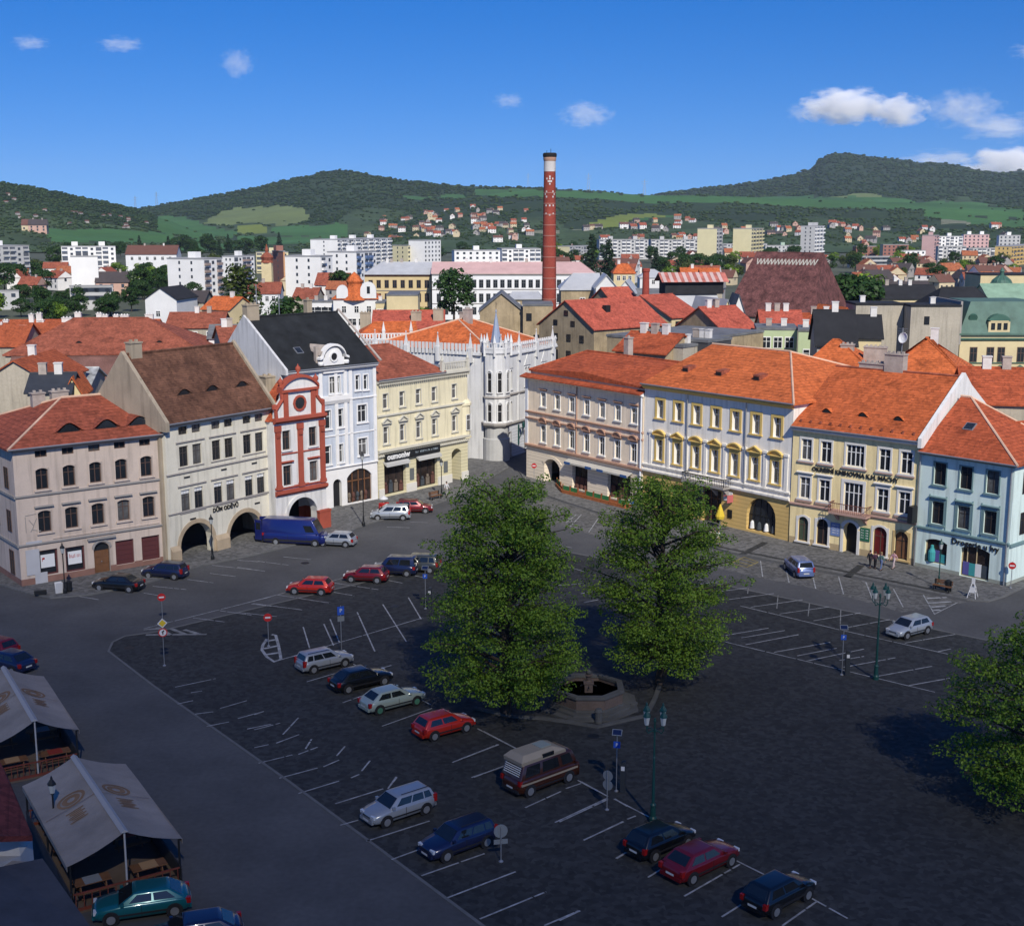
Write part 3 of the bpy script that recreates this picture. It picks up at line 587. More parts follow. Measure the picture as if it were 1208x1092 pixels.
# turret
cu,cy=-1.1,.9
mb=MB(); mb.T=Matrix.Translation((cu,cy,0)); mb.lathe([(1.85,0),(1.85,3.0),(1.65,3.1),(1.65,4.5),(1.75,4.6)],20); tb=mb.build('turret_base',M('pale_grey_ashlar',(.42,.42,.41),.9,.1,2),Fb.root,smooth=False)
mb=MB(); mb.T=Matrix.Translation((cu,cy,0)); mb.lathe([(1.65,4.6),(2.1,4.9),(2.1,5.3),(1.85,5.5),(1.85,HF+.2),(2.05,HF+.4),(2.05,HF+.9)],8,rot=PI/8); tu=mb.build('turret',fwm,Fb.root)
mb=MB(); mb.T=Matrix.Translation((cu,cy,0)); mb.lathe([(2.0,4.7),(2.2,4.95),(2.2,5.2),(1.95,5.35)],8,rot=PI/8); mb.lathe([(1.87,(zz1+zz2)/2),(2.03,(zz1+zz2)/2+.1),(1.87,(zz1+zz2)/2+.3)],8,rot=PI/8); mb.build('turret_moulding',TRIM,tu)
for k in range(8):
    a=-PI/2+k*PI/4-0; ca,sa=math.cos(a),math.sin(a)
    if k in(3,4,5): continue
    for z,h in((zz2,2.7),(zz1,2.9)):
        mf,mg=win_mesh(.62,h,(0,1),.3,dwt,DARK,.05); q=link('window',mf,tu,(cu+1.80*ca,cy+1.80*sa,z-h/2),a+PI/2); link('pane',mg,q)
        sh=MB(); po=[(-.31,0),(.31,0),(.31,h-.3)]+[p for p in reversed(arc(-.31,.31,h-.3,.5,8))][1:]; ph=[(x*1.5,z_ +(.1 if z_>0 else -.1)) for x,z_ in po]
        for i in range(len(po)): j_=(i+1)%len(po); sh.prism([po[i],po[j_],ph[j_],ph[i]],'y',-.1,.12)
        sh.build('surround',fwm,q)
for k in range(8):
    a=PI/8+k*PI/4; mb=MB(); x,y=cu+2.0*math.cos(a),cy+2.0*math.sin(a); mb.lathe([(.2,-.8),(.22,.9),(.3,1.0),(.02,2.1)],4,c=(x,y,HF+.8)); mb.build('turret_pinnacle',fwm,tu)
    a2=a+PI/8; mb=MB(); mb.T=Matrix.Translation((cu+1.85*math.cos(a2),cy+1.85*math.sin(a2),HF+.9))@Matrix.Rotation(a2,4,'Z'); mb.box(-.08,.08,-.7,.7,0,.3); mb.box(-.06,.06,-.7,.7,.8,.92)
    for q in(-.45,0,.45): mb.box(-.05,.05,q-.08,q+.08,.3,.8)
    mb.build('turret_parapet',fwm,tu)
mb=MB(); mb.T=Matrix.Translation((cu,cy,HF+.8)); mb.lathe([(.95,0),(.8,.8),(.06,4.9),(.13,5.0),(.02,5.4)],8); mb.build('spire',M('grey_sheet_metal',(.28,.33,.42),.5,.15,2,metal=.2),tu)
mb=MB(); mb.tube((cu,cy,HF+6.1),(cu,cy,HF+7.1),.03,n=5); mb.tube((cu,cy,HF+6.8),(cu+.4,cy,HF+6.8),.03,n=5); mb.build('weather_vane',IRON,tu)
# left wing facing the side street
pl_=Fb.root.matrix_world
wl=MB(); YL=22; wl.quad((cu-1.2,2.2,0),(cu-1.2-1,YL,0),(cu-1.2-1,YL,HF),(cu-1.2,2.2,HF)); wl.quad((cu-2.2,YL,0),(Fb.W,YL,0),(Fb.W,YL,HF),(cu-2.2,YL,HF)); wl.quad((Fb.W,13,0),(Fb.W,YL,0),(Fb.W,YL,HF),(Fb.W,13,HF)); Fb.part(wl,'side_wall',fwm)
for y in(5,8,11,14,17):
    for z in(zz2,zz1,1.9):
        mf,mg=win_mesh(.9,2.6,(1,1),0,dwt,DARK,.05); q=link('window',mf,Fb.root,(cu-1.35-(y/22.),y,z-1.3),-PI/2); link('pane',mg,q)
mb=MB()
n=34
for k in range(n): y=2.6+k*(YL-2.6)/n; mb.box(cu-1.4-y/22.,cu-1.2-y/22.,y,y+.34,HF,HF+1.5)
mb.box(cu-1.6,cu-1.25,2.4,YL,HF,HF+.4); Fb.part(mb,'side_parapet',fwm)
for y in(4,9,14,19): pinn(Fb,cu-1.35-y/22.,y,HF)
Rz=Fb.P(568,373,9)[1]; print('F ridge',Rz)
mb=MB(); q=[(cu-.8,.8,HF+.3),(Fb.W+.2,.8,HF+.3),(Fb.W+.2,YL-.4,HF+.3),(cu-1.7,YL-.4,HF+.3)]; cxm=Fb.P(547.6,373,10)[0]; r0=(4.2,10,Rz-.2); r1=(8.2,11,Rz-.2)
mb.add(q+[r0,r1],[(0,1,5,4),(1,2,5),(2,3,4,5),(3,0,4)]); o=Fb.part(mb,'roof',T_OR)
mb=MB(); 
for a,b in((q[0],r0),(q[1],r1),(r0,r1),(q[3],r0)): mb.tube(a,b,.13,n=6)
mb.build('ridge_tiles',EDGE,o); Fb.rf=o
Fb.chimney(6,9.5,1.2,.9,Rz+1.1,CHIM,z0=Rz-2); Fb.chimney(9,12,.9,.9,Rz+.4,CHIM,z0=Rz-3)
# wall lantern bracket with green copper finish
mb=MB(); u,z=Fb.P(*reg6(295,780)); mb.tube((u,-.05,z),(u,-1.0,z+.3),.06,n=6); mb.tube((u,-.05,z-1.6),(u,-.9,z+.2),.05,n=6); mb.box(u-.12,u+.12,-.14,-.005,z-2.2,z+.6)
for k in(-.35,.35): mb.lathe([(.02,.9),(.22,.7),(.16,.15),(.05,0)],6,c=(u+k,-1.0,z+.2)); mb.tube((u,-1.0,z+.3),(u+k,-1.0,z+.3),.03,n=5)
Fb.part(mb,'wall_lamp',GREENIRON)
# ================================================================= RIGHT ROW
GR=G
def r4(x,y): return (600+x/4.2,380+y/4.2)
Gb=Bld('arcade_townhouse','peach townhouse with seven windows per floor above a shop with blue and white awning','house',G(621,563),G(757,598))
gw=pl('peach_plaster',(.84,.70,.53)); gt=M('reddish_stucco_trim',(.40,.24,.17),.9,.1,2); gr_=M('cream_rusticated_plaster',(.80,.69,.54),.9,.06,1,kind='rustic')
Gb.row((641,473.3),(748.3,488.3),7,.95,1.75,sur=.12,smat=WHITE,hood='flat',hm=gt,dep=.15)
Gb.row((641,513.8),(747.6,531.7),7,.95,2.1,sur=.12,smat=WHITE,hood='seg',hm=gt,dep=.15)
ga1,ga2=Gb.P(642,570)[0],Gb.P(660,570)[0]
Gb.hole(ga1,ga2,0,3.1,.8,1.2)
gs=[(Gb.P(675,570)[0],Gb.P(693,570)[0]),(Gb.P(716.7,570)[0],Gb.P(744,570)[0])]
for a,b in gs:
    Gb.hole(a,b,.2,3.2,0,.6); mb=MB()
    for k in range(4): x=a+(b-a)*k/3; mb.box(x-.04,x+.04,.5,.56,.2,3.2)
    f_=Gb.part(mb,'shop_window',IRON); g=MB(); g.box(a,b,.56,.58,.18,3.22); g.build('pane',M('shop_glass',(.03,.022,.02)),f_)
    for k in range(3): mb=MB(); x=a+.6+k*(b-a-1.2)/2; mb.box(x-.35,x+.35,.38,.46,.3,1.6); mb.lathe([(.1,0),(.3,.1),(.26,.5)],7,c=(x,.3,.25)); mb.build('shop_display',M('display_1',(.2,.2,.2)),f_)
Gb.wall(gw,13.1,11,mats=[gr_],bands=[(4.2,1)])
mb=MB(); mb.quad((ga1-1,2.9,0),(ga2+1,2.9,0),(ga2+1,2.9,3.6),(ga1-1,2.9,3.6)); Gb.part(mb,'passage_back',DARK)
mb=MB(); ar=arc(ga1,ga2,2.3,.8,12); c=(ga1+ga2)/2; ao=[(c+(x-c)*1.28,z+.35) for x,z in ar]
for q in range(len(ar)-1): mb.prism([ar[q],ar[q+1],ao[q+1],ao[q]],'y',-.06,.01)
Gb.part(mb,'arch_surround',gr_)
Gb.band(12.6,.35,.5,WHITE); Gb.band(8.4,.22,.2,gt,name='string_course'); Gb.band(7.6,.22,.2,gt,name='string_course'); Gb.band(4.1,.35,.3,gt,name='string_course')
mb=MB(); mb.prism([(-.75,12.95),(.25,13.3),(.25,13.2),(-.75,12.8)],'x',-.5,Gb.W+.1); Gb.part(mb,'cornice_tiles',T_RED)
mb=MB(); mb.prism([(.5,13.0),(Gb.W-.2,13.0),(Gb.W-.2,13.6),(Gb.W*.75,13.9),(Gb.W*.5,14.35),(Gb.W*.25,13.9),(.5,13.75)],'y',.25,.6); q=Gb.part(mb,'attic_wall',M('cream_attic_plaster',(.60,.50,.38),.9,.1))
marks(q,Gb.W/2-.9,Gb.W/2+.9,.25,13.3,.5,M('faded_paint',(.35,.25,.2)))
zr=Gb.P(688,413,6)[1]
mb=MB(); W_=Gb.W; mb.add([(.3,.1,13.75),(W_*.5,.1,14.4),(W_+.05,.1,13.65),(W_+.05,6,zr),(4.6,6,zr),(.3,12,13.7),(W_+.05,12,13.7)],[(0,1,4),(1,3,4),(1,2,3),(0,4,5),(5,4,3,6)])
mb.add([(.3,.1,13.6),(W_*.5,.1,14.25),(W_+.05,.1,13.5)],[(0,1,2)]); mb.quad((.3,.1,13.6),(W_*.5,.1,14.25),(W_*.5,.1,14.4),(.3,.1,13.75)); mb.quad((W_*.5,.1,14.25),(W_+.05,.1,13.5),(W_+.05,.1,13.65),(W_*.5,.1,14.4))
o=Gb.part(mb,'roof',T_RED); Gb.rf=o; Gb.rp=(13.7,zr,6,0)
mb=MB(); mb.tube((4.6,6,zr),(W_,6,zr),.13,n=6); mb.tube((4.6,6,zr),(.3,.1,13.75),.12,n=6); mb.build('ridge_tiles',T_RED,o)
Gb.skylight(Gb.P(713,431,3)[0],Gb.zroof(3.),.8,.8,STEEL)
BLUE=M('blue_cloth',(.03,.09,.25),.7,.1,3); WCL=M('white_cloth',(.45,.43,.38),.8,.06,3)
a,b=Gb.P(671,560)[0],Gb.P(746,570)[0]; mb=MB(); mb.prism([(-.8,3.2),(-.8,3.4),(-.003,3.72),(-.003,3.62),(-.74,3.35),(-.74,3.2)],'x',a,b); aw_=Gb.part(mb,'awning',WCL)
mb=MB()
for c in(a+.6,(a+b)/2-1.2,(a+b)/2+.9,b-.7): mb.box(c-.55,c+.55,-.83,-.803,3.15,3.45)
mb.build('awning_print',BLUE,aw_)
mb=MB(); mb.tube((8.9+1.0,-.1,4.5),(8.9+1.0,-.1,12.6),.07,n=6); Gb.part(mb,'downpipe',gt)
mb=MB(); mb.tube((W_-.2,-.15,1),(W_-.2,-.15,12.6),.11,n=6); Gb.part(mb,'downpipe',M('pale_blue_corner',(.6,.62,.66))); mb=MB(); mb.box(-.15,.35,-.12,-.003,4.2,12.6); Gb.part(mb,'corner_pilaster',M('pale_blue_corner',(.6,.62,.66)))
Gb.chimney(10.5,7.5,.8,.8,zr+1.9,CHIM,z0=zr-1)
TER=empty('cafe_terrace',G(664,583),0,'wooden planter fence with green netting around the pavement cafe under the blue and white awning','fence')
def at0(o,x): return tuple(Vector(x)-o.location)
tp=[G(657,574),G(664,582),G(739,601),G(748,592)]
for i in range(3):
    a,b=tp[i]-TER.location,tp[i+1]-TER.location; L=(b-a).length; n=max(1,int(L/1.3)); d=(b-a)/n; rz=math.atan2(d.y,d.x)
    for k in range(n):
        mb=MB(); w=d.length-.08; mb.box(0,w,-.18,.18,.08,.5)
        for q in range(6): mb.box(q*w/6+.02,(q+1)*w/6-.02,-.2,-.18,.1,.5)
        mb.box(0,.06,-.05,.05,.5,1.15); mb.box(w-.06,w,-.05,.05,.5,1.15)
        pb_=mb.build('planter',M('orange_wood',(.30,.10,.035),.7,.2,5),TER,a+d*k,rz)
        g=MB(); g.box(.06,w-.06,-.03,.03,.5,1.0) if (k%4!=2) else g.box(.06,w-.06,-.03,.03,.5,.75); g.build('netting',M('green_netting',(.03,.16,.05),.8,.25,6) if k%4!=2 else M('orange_wood',(.3,.1,.035)),pb_)
# ---- H
def r5(x,y): return (740+x/3.642,380+y/3.642)
Hh=Bld('yellow_white_house','long white and yellow house with a balcony and a large round shop arch','house',G(758,598),G(930,639.5))
hw=pl('bluish_white_plaster',(.82,.78,.70),.05); hy=M('ochre_yellow_paint',(.66,.47,.15),.9,.1,2); hr=M('ochre_rusticated_plaster',(.64,.44,.16),.9,.1,1.2,kind='rustic')
(uA,zA),(uB,zB)=Hh.P(779,483),Hh.P(917,501)
for k in range(7):
    u=uA+(uB-uA)*k/6
    Hh.win(u,11.5,1.0,2.0,dep=.42,sur=.3,smat=hy); Hh.win(u,6.9,1.0,2.35,dep=.42,sur=.26,smat=hy,hood='seg' if k%2==0 else 'tri',hm=hy)
a,b=Hh.P(881,600)[0],Hh.P(915,610)[0]; Hh.hole(a,b,.35,3.9,1.95 if (b-a)/2>1.95 else (b-a)/2-.01,.5)
mb=MB()
for k in range(6): x=a+(b-a)*k/5; mb.box(x-.04,x+.04,.4,.46,.35,2.0+1.7*math.sin(PI*k/5))
mb.box(a,b,.4,.46,1.9,2.0); f_=Hh.part(mb,'shop_window',IRON); g=MB(); g.box(a,b,.46,.48,.3,3.95); g.build('pane',GLASS,f_)
for k in range(4): mb=MB(); x=a+.5+k*(b-a-1)/3; mb.lathe([(.1,0),(.28,.1),(.2,.7),(.08,.9)],8,c=(x,.36,.4)); mb.build('shop_display',M('display_2',(.2,.2,.2)) if k%2 else WHITE,f_)
a2,b2=Hh.P(829,580)[0],Hh.P(851,585)[0]; Hh.hole(a2,b2,.1,3.7,0,.5)
mb=MB(); 
for k in range(4): x=a2+(b2-a2)*k/3; mb.box(x-.05,x+.05,.4,.46,.1,3.7)
mb.box(a2,b2,.4,.46,2.7,2.8); f_=Hh.part(mb,'shop_window',WOOD); g=MB(); g.box(a2,b2,.46,.48,.1,3.7); g.build('pane',M('shop_glass',(.03,.022,.02)),f_)
for k in range(3): Hh.hole(1.2+k*3.1,3.0+k*3.1,.4,3.4,.5,.4); mb=MB(); mb.box(1.2+k*3.1,3.0+k*3.1,.32,.36,.4,3.5); Hh.part(mb,'shop_window',GLASS)
Hh.wall(hw,14.2,22,mats=[hr],bands=[(4.35,1)])
Hh.band(13.6,.6,.5,hy); Hh.band(4.9,.25,.2,hw,name='string_course'); Hh.band(4.2,.35,.3,hw,name='string_course')
for k in range(8):
    u=uA+(uB-uA)*(k-.5)/6; mb=MB(); mb.box(u-.22,u+.22,-.09,-.003,5.2,8.7); mb.box(u-.3,u+.3,-.16,-.002,8.7,8.95); Hh.part(mb,'pilaster',hw)
    if k in(2,5): mb=MB(); mb.tube((u+.1,-.15,4.5),(u+.1,-.15,13.6),.06,n=6); Hh.part(mb,'downpipe',STEEL)
mb=MB(); bu=Hh.P(838,565)[0]; mb.box(bu-3.0,bu+3.0,-1.3,-.003,4.25,4.5); 
for x in(-2.6,-1,1,2.6): mb.prism([(-.003,3.2),(-1.1,4.25),(-.003,4.25)],'x',bu+x-.15,bu+x+.15)
bl=Hh.part(mb,'balcony',TRIM); mb=MB()
mb.box(bu-3,bu+3,-1.28,-1.22,5.3,5.37); mb.box(bu-3,bu-2.94,-1.28,0,5.3,5.37); mb.box(bu+2.94,bu+3,-1.28,0,5.3,5.37)
for k in range(25): x=bu-2.97+k*.2475; mb.box(x-.015,x+.015,-1.265,-1.235,4.5,5.3)
for k in range(5): mb.box(bu-2.985,bu-2.955,-1.2+k*.25,-1.17+k*.25,4.5,5.3); mb.box(bu+2.955,bu+2.985,-1.2+k*.25,-1.17+k*.25,4.5,5.3)
mb.build('railing',IRON,bl)
zr=Hh.P(843,406,11)[1]; print('H ridge',zr)
Hh.roof(T_OR,14.2,zr,11,22,inR=10,ov=.15,u0=-.1,u1=Hh.W+.45,edge=EDGE,y0=-.6)
for x,y in((265,220),(408,238),(570,252)):
    q=Hh.P(*r5(x,y),4.); u=q[0]; z=Hh.zroof(4.); mb=MB(); mb.prism([(3.4,z-.5),(3.4,z+.35),(4.7,z+.5),(4.7,z-.3)],'x',u-.45,u+.45); ddd=mb.build('roof_hatch',T_DR,Hh.rf); g=MB(); g.box(u-.35,u+.35,3.36,3.4,z-.35,z+.2); g.build('hatch_opening',DARK,ddd)
# signs on the ochre floor
mb=MB(); u=Hh.P(860,588)[0]; mb.box(u-.7,u+.5,-.08,-.003,2.9,3.9); q=Hh.part(mb,'shop_sign',WHITE); marks(q,u-.6,u+.4,-.08,3.3,.3,IRON)
mb=MB(); mb.box(u-.02,u+.02,-.9,-.1,3.55,3.6); mb.box(u+.6,u+.66,-1.0,-.1,2.9,3.7); Hh.part(mb,'hanging_sign',M('pale_red_sign',(.45,.12,.12)))
mb=MB(); mb.box(u-.1,u+.5,-.07,-.003,1.1,2.0); Hh.part(mb,'display_case',IRON)
# ---- I library
def r6(x,y): return (920+x/3.413,400+y/3.413)
I_=Bld('library_building','pale yellow library building with a balcony, dark lettering and a steep orange tiled roof','library',G(930.5,640),G(1077,668))
iw=pl('butter_yellow_plaster',(.82,.67,.36)); it=M('white_window_stucco',(.66,.64,.60),.9,.05); ired=M('pinkish_sill_stone',(.42,.27,.22),.9,.1,2)
us=[I_.P(*r6(*p))[0] for p in((107,450),(186,460),(303,472),(422,487),(510,498))]
for k,u in enumerate(us):
    I_.win(u,9.75,1.15 if k!=2 else 1.9,2.1,sur=.2,smat=it,bars=(1,1) if k!=2 else (3,1),dep=.14,fw=.09)
    if k!=2: I_.win(u,5.9,1.15,2.15,sur=.2,smat=it,hood='flat',hm=it,dep=.14,fw=.09)
    else: I_.win(u,5.65,2.0,2.9,sur=.3,smat=it,bars=(3,1),dep=.14,fw=.09)
    for zz in((8.42,4.5) if k!=2 else (8.42,)): 
        mb=MB(); ww=.9 if k!=2 else 1.35; mb.box(u-ww,u+ww,-.16,-.003,zz,zz+.14); I_.part(mb,'window_sill',ired)
OCH=M('ochre_surround',(.5,.36,.16))
for (x,y),w,h,sm,pn in(((93,772),1.15,2.5,it,M('green_wood',(.05,.07,.045),.6,.1)),((170,783),1.25,2.6,it,DARK),((402,817),1.4,2.8,it,M('dark_red_glass',(.12,.015,.015),.3,.3)),((488,834),1.35,2.7,OCH,WOOD)):
    u,_=I_.P(*r6(x,y)); I_.win(u,h/2+.45,w,h,rise=.55,sur=.22,smat=sm,pane=pn,frame=IRON if sm!=it else BRWIN,dep=.2)
ud,_=I_.P(*r6(283,805)); I_.hole(ud-.75,ud+.75,.05,3.2,.7,.8); mb=MB(); mb.box(ud-.75,ud+.75,.7,.76,.05,3.2); I_.part(mb,'door',DARK)
mb=MB(); ar=arc(ud-.75,ud+.75,2.5,.7,10); ao=[(ud+(x-ud)*1.35,z+.25) for x,z in ar]
for q in range(len(ar)-1): mb.prism([ar[q],ar[q+1],ao[q+1],ao[q]],'y',-.1,.01)
for sx in(-1,1): mb.box(ud+sx*.88-.14,ud+sx*.88+.14,-.1,.005,.05,2.5)
I_.part(mb,'door_surround',it)
I_.wall(iw,12.0,16,mats=[M('ochre_plinth',(.42,.32,.18),.9,.15,2)],bands=[(.75,1)])
I_.band(11.5,.4,.45,it); I_.band(4.0,.25,.18,ired,name='string_course')
mb=MB(); bu=us[2]; mb.box(bu-2.0,bu+2.0,-1.1,-.003,4.0,4.2); mb.prism([(-.003,3.2),(-.9,4.0),(-.003,4.0)],'x',bu-1.6,bu-1.35); mb.prism([(-.003,3.2),(-.9,4.0),(-.003,4.0)],'x',bu+1.35,bu+1.6)
bl=I_.part(mb,'balcony',ired); mb=MB(); mb.box(bu-2,bu+2,-1.08,-1.03,5.05,5.12)
for k in range(21): x=bu-1.98+k*.198; mb.box(x-.015,x+.015,-1.07,-1.04,4.2,5.05)
for sx in(-1.98,1.98): mb.box(bu+sx-.02,bu+sx+.02,-1.08,0,5.05,5.12); [mb.box(bu+sx-.012,bu+sx+.012,-1+k*.22,-.98+k*.22,4.2,5.05) for k in range(5)]
mb.build('railing',M('rusty_iron',(.16,.06,.045),.7,.2),bl)
BLK=M('black_letters',(.02,.02,.02))
text('OKRESNÍ KNIHOVNA K.H. MÁCHY',.6,BLK,I_.root,(I_.P(*r6(300,545))[0],-.06,7.92),ext=.03,bold=.018,sx=.98)
for (x,y),cn,cc in(((222,797),'blue_plaque',(.16,.22,.40)),((342,814),'green_plaque',(.03,.13,.07))):
    u,_=I_.P(*r6(x,y)); mb=MB(); mb.box(u-.5,u+.5,-.07,-.003,1.6,2.9); q=I_.part(mb,'plaque',M(cn,cc,.5,.1)); [marks(q,u-.4,u+.4,-.07,2.6-k*.25,.12,WHITE) for k in range(4)]
zr=I_.P(989,432,8)[1]; print('I ridge',zr)
I_.roof(tile('orange_red_tile',(.44,.105,.035)),12.0,zr,8,16.2,ov=.02,edge=T_DR)
for x,y in((190,300),(335,320),(478,335)): u,z=I_.P(*r6(x,y),1.8); I_.eyebrow(u,I_.zroof(1.6),1.7,.5,T_OR,DARK)
for k in range(12): mb=MB(); x=.7+k*1.08; mb.box(x-.08,x+.1,.1,.3,I_.zroof(.1),I_.zroof(.1)+.3); mb.build('snow_guard',T_DR,I_.rf)
wg=pl('white_fire_wall',(.70,.69,.66),.05)
mb=MB(); W_=I_.W; mb.prism([(-.6,11.4),(-.6,12.3),(8,zr+.4),(9.6,zr-.9),(16.2,12.4),(16.2,9),(.3,9),(.3,11.4)],'x',W_+.03,W_+.4); I_.part(mb,'fire_wall',wg)
mb=MB(); mb.prism([(.3,12.1),(8,zr-.1),(16.2,12.0),(16.2,8),(.3,8)],'x',-.0,.06); I_.part(mb,'gable',wg)
I_.chimney(6.4,8.3,2.0,1.0,zr+1.6,CHIM,z0=zr-1.2); I_.chimney(4.4,8.3,3.6,.8,zr+.5,CHIM,z0=zr-1.2)
dsh=MB(); dsh.T=Matrix.Translation((7.1,8.3,zr+3.3))@Matrix.Rotation(-.9,4,'Y')@Matrix.Rotation(PI/2-.3,4,'X'); dsh.lathe([(.02,0),(.35,.05),(.55,.16),(.53,.18),(.33,.08),(.02,.03)],14); ds=dsh.build('satellite_dish',WHITE,I_.rf); dsh=MB(); dsh.tube((6.9,8.4,zr+1.4),(6.9,8.4,zr+4.3),.045,n=6)
for k in range(5): dsh.tube((6.4,8.4,zr+4.2-k*.25),(7.4,8.4,zr+4.2-k*.25),.02,n=4)
dsh.build('mast',STEEL,I_.rf)
# ---- J aqua corner shop
def r7(x,y): return (1080+x/9.1,600+y/9.1)
J_=Bld('aqua_shop','pale aqua corner house with a drugstore sign and dark windows under a red hipped roof','shop',G(1078,668.3),G(1187,692.5))
jw=pl('pale_aqua_plaster',(.64,.76,.70),.05); jt=M('dark_teal_trim',(.16,.25,.25),.8,.1); jf=M('near_black_wood',(.04,.03,.025),.5,.1)
us=[J_.P(*r6(*p))[0] for p in((645,545),(750,557),(858,567))]
for u in us:
    J_.win(u,9.2,1.2,2.05,frame=jf,sur=.12,smat=jt,dep=.2,bars=(1,1)); J_.win(u,5.55,1.2,2.1,frame=jf,sur=.14,smat=jt,hood='flat',hm=jt,dep=.2)
    for sx in(-.85,.85): mb=MB(); mb.box(u+sx-.04,u+sx+.04,-.05,-.003,3.7,7.2); J_.part(mb,'window_strip',jt)
CR=M('cream_shop_frame',(.55,.42,.24),.7,.1)
for (xa,xb,n) in((90,325,3),(480,790,4)):
    a,b=J_.P(*r7(xa,560))[0],J_.P(*r7(xb,620))[0]; z0=.75 if n==3 else .15; J_.hole(a,b,z0,3.05,.3,.35)
    mb=MB(); mb.box(a,a+.1,.22,.28,z0,2.8); mb.box(b-.1,b,.22,.28,z0,2.8); mb.box(a,b,.22,.28,z0,z0+.1)
    if n==4: mb.box((a+b)/2-.9,(a+b)/2-.83,.22,.28,z0,3); mb.box((a+b)/2,(a+b)/2+.07,.22,.28,z0,3)
    f_=J_.part(mb,'shop_window',CR); g=MB(); g.box(a,b,.29,.31,z0,3.1); g.build('pane',M('shop_glass',(.03,.022,.02)),f_)
    for k in range(n): x=a+.5+k*(b-a-1)/(n-1); mb=MB(); mb.box(x-.3,x+.3,.15,.2,z0+.15,z0+.9+.5*rnd.random()); mb.build('shop_display',[M('violet_panel',(.10,.09,.28)),M('teal_bottle',(.05,.30,.30)),WHITE,M('display_2',(.2,.2,.2))][(k+n)%4],f_)
bt=MB(); a=J_.P(*r7(165,560))[0]; bt.lathe([(.3,0),(.34,.3),(.34,.9),(.16,1.25),(.14,1.5),(.03,1.55)],12,c=(a,.1,.9)); J_.part(bt,'giant_bottle_display',M('teal_bottle',(.05,.3,.3),.4))
J_.wall(jw,11.0,9.5,mats=[M('worn_grey_plinth',(.30,.32,.27),.9,.2,2)],bands=[(.45,1)])
J_.band(10.75,.25,.25,jt); J_.band(3.75,.26,.2,jt,name='string_course')
text('Drogerie u Ivy',.75,BLK,J_.root,(J_.P(*r7(640,400))[0],-.05,3.22),ext=.03,bold=.012,sx=1.05)
zr=J_.P(1140,467,7)[1]; print('J ridge',zr)
J_.roof(T_RED,11.1,zr,6.5,10,u0=.05,u1=J_.W+.5,inR=J_.W-.6,ov=.3,edge=EDGE,y0=-.55)
u,z=J_.P(*r6(763,382),3.); J_.skylight(u,J_.zroof(3.),1.0,1.0,STEEL)
for z in(9.2,5.5): 
    for y in(2.2,5.2): mf,mg=win_mesh(1.1,2.0,(1,1),0,jf,GLASS); q=link('window',mf,J_.root,(J_.W+.05,y,z-1),PI/2); link('pane',mg,q)
mb=MB(); mb.box(J_.W+.002,J_.W+.15,0,9.5,3.6,3.88); J_.part(mb,'string_course',jt)
mb=MB(); mb.tube((J_.W-.2,-.14,.2),(J_.W-.2,-.14,10.8),.07,n=6); J_.part(mb,'downpipe',STEEL); mb=MB(); mb.tube((.1,-.14,.2),(.1,-.14,10.9),.07,n=6); J_.part(mb,'downpipe',STEEL)
mb=MB(); mb.box(-.35,.15,-1.05,-.1,4.3,5.9); J_.part(mb,'hanging_sign',IRON)
# house right of J across the alley mouth
K_=Bld('cream_side_house','cream house beside the alley at the right edge with a dark carriage opening','house',G(1199,683),G(1290,668))
kw=pl('cream_alley_plaster',(.58,.52,.40)); K_.hole(.5,3.0,0,3.1,.5,2.5); K_.at(1206,580,1.1,2.0) ; K_.wall(kw,10.5,9,mats=[ab],bands=[(.8,1)]); K_.band(3.6,.3,.2,TRIM); K_.roof(T_RED,10.6,13.5,4.5,9.5)
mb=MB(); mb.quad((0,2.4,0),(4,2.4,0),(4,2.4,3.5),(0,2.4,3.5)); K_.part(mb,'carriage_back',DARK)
# ================================================================= GROUND
ASPH=M('asphalt',(.078,.078,.078),.9,.24,.5,.25,fine=.10); COB=M('dark_basalt_cobble',(.032,.033,.032),.85,.22,.25,.4,fine=.14,kind='cobble')
PAVE=M('grey_cobble_pavement',(.115,.114,.11),.9,.14,.3,.4,fine=.12,kind='cobble'); PARK=M('pale_cobble_bays',(.105,.103,.097),.9,.14,.6,.4,fine=.12,kind='cobble')
KERB=M('granite_kerb',(.13,.13,.125),.8,.15,3); LINE=M('worn_white_marking',(.30,.305,.305),.8,.45,6,fine=.3); YLINE=M('worn_yellow_marking',(.30,.24,.07),.8,.4,5)
EARTH=M('town_ground',(.075,.085,.055),.95,.3,.05,.3,fine=.15)
def sheet(name,pts,z,mat,kind='structure',th=0):
    mb=MB(); P=[(p.x,p.y,z) for p in pts]
    if th: mb.prism([(p[0],p[1]) for p in P],'z',z-th,z)
    else: mb.poly(P)
    o=mb.build(name,mat); o['kind']=kind; fixn(o)
    return o
mb=MB(); mb.quad((-9000,-300,-.012),(9000,-300,-.012),(9000,1300,-.012),(-9000,1300,-.012)); o=mb.build('ground',EARTH); o['kind']='structure'
mb=MB(); mb.quad((-75,20,-.004),(95,20,-.004),(95,215,-.004),(-75,215,-.004)); o=mb.build('road',ASPH); o['kind']='structure'
def g(*p): return [G(x,y) for x,y in p]
lot=g((128,768),(133,757),(148,750),(185,745),(500,670),(560,655),(600,646),(622,642),(640,645),(695,656),(820,683),(1125,747),(1300,783),(1500,1150),(650,1150),(570,1092),(340,921),(180,808))
sheet('parking_lot',lot,.0,COB)
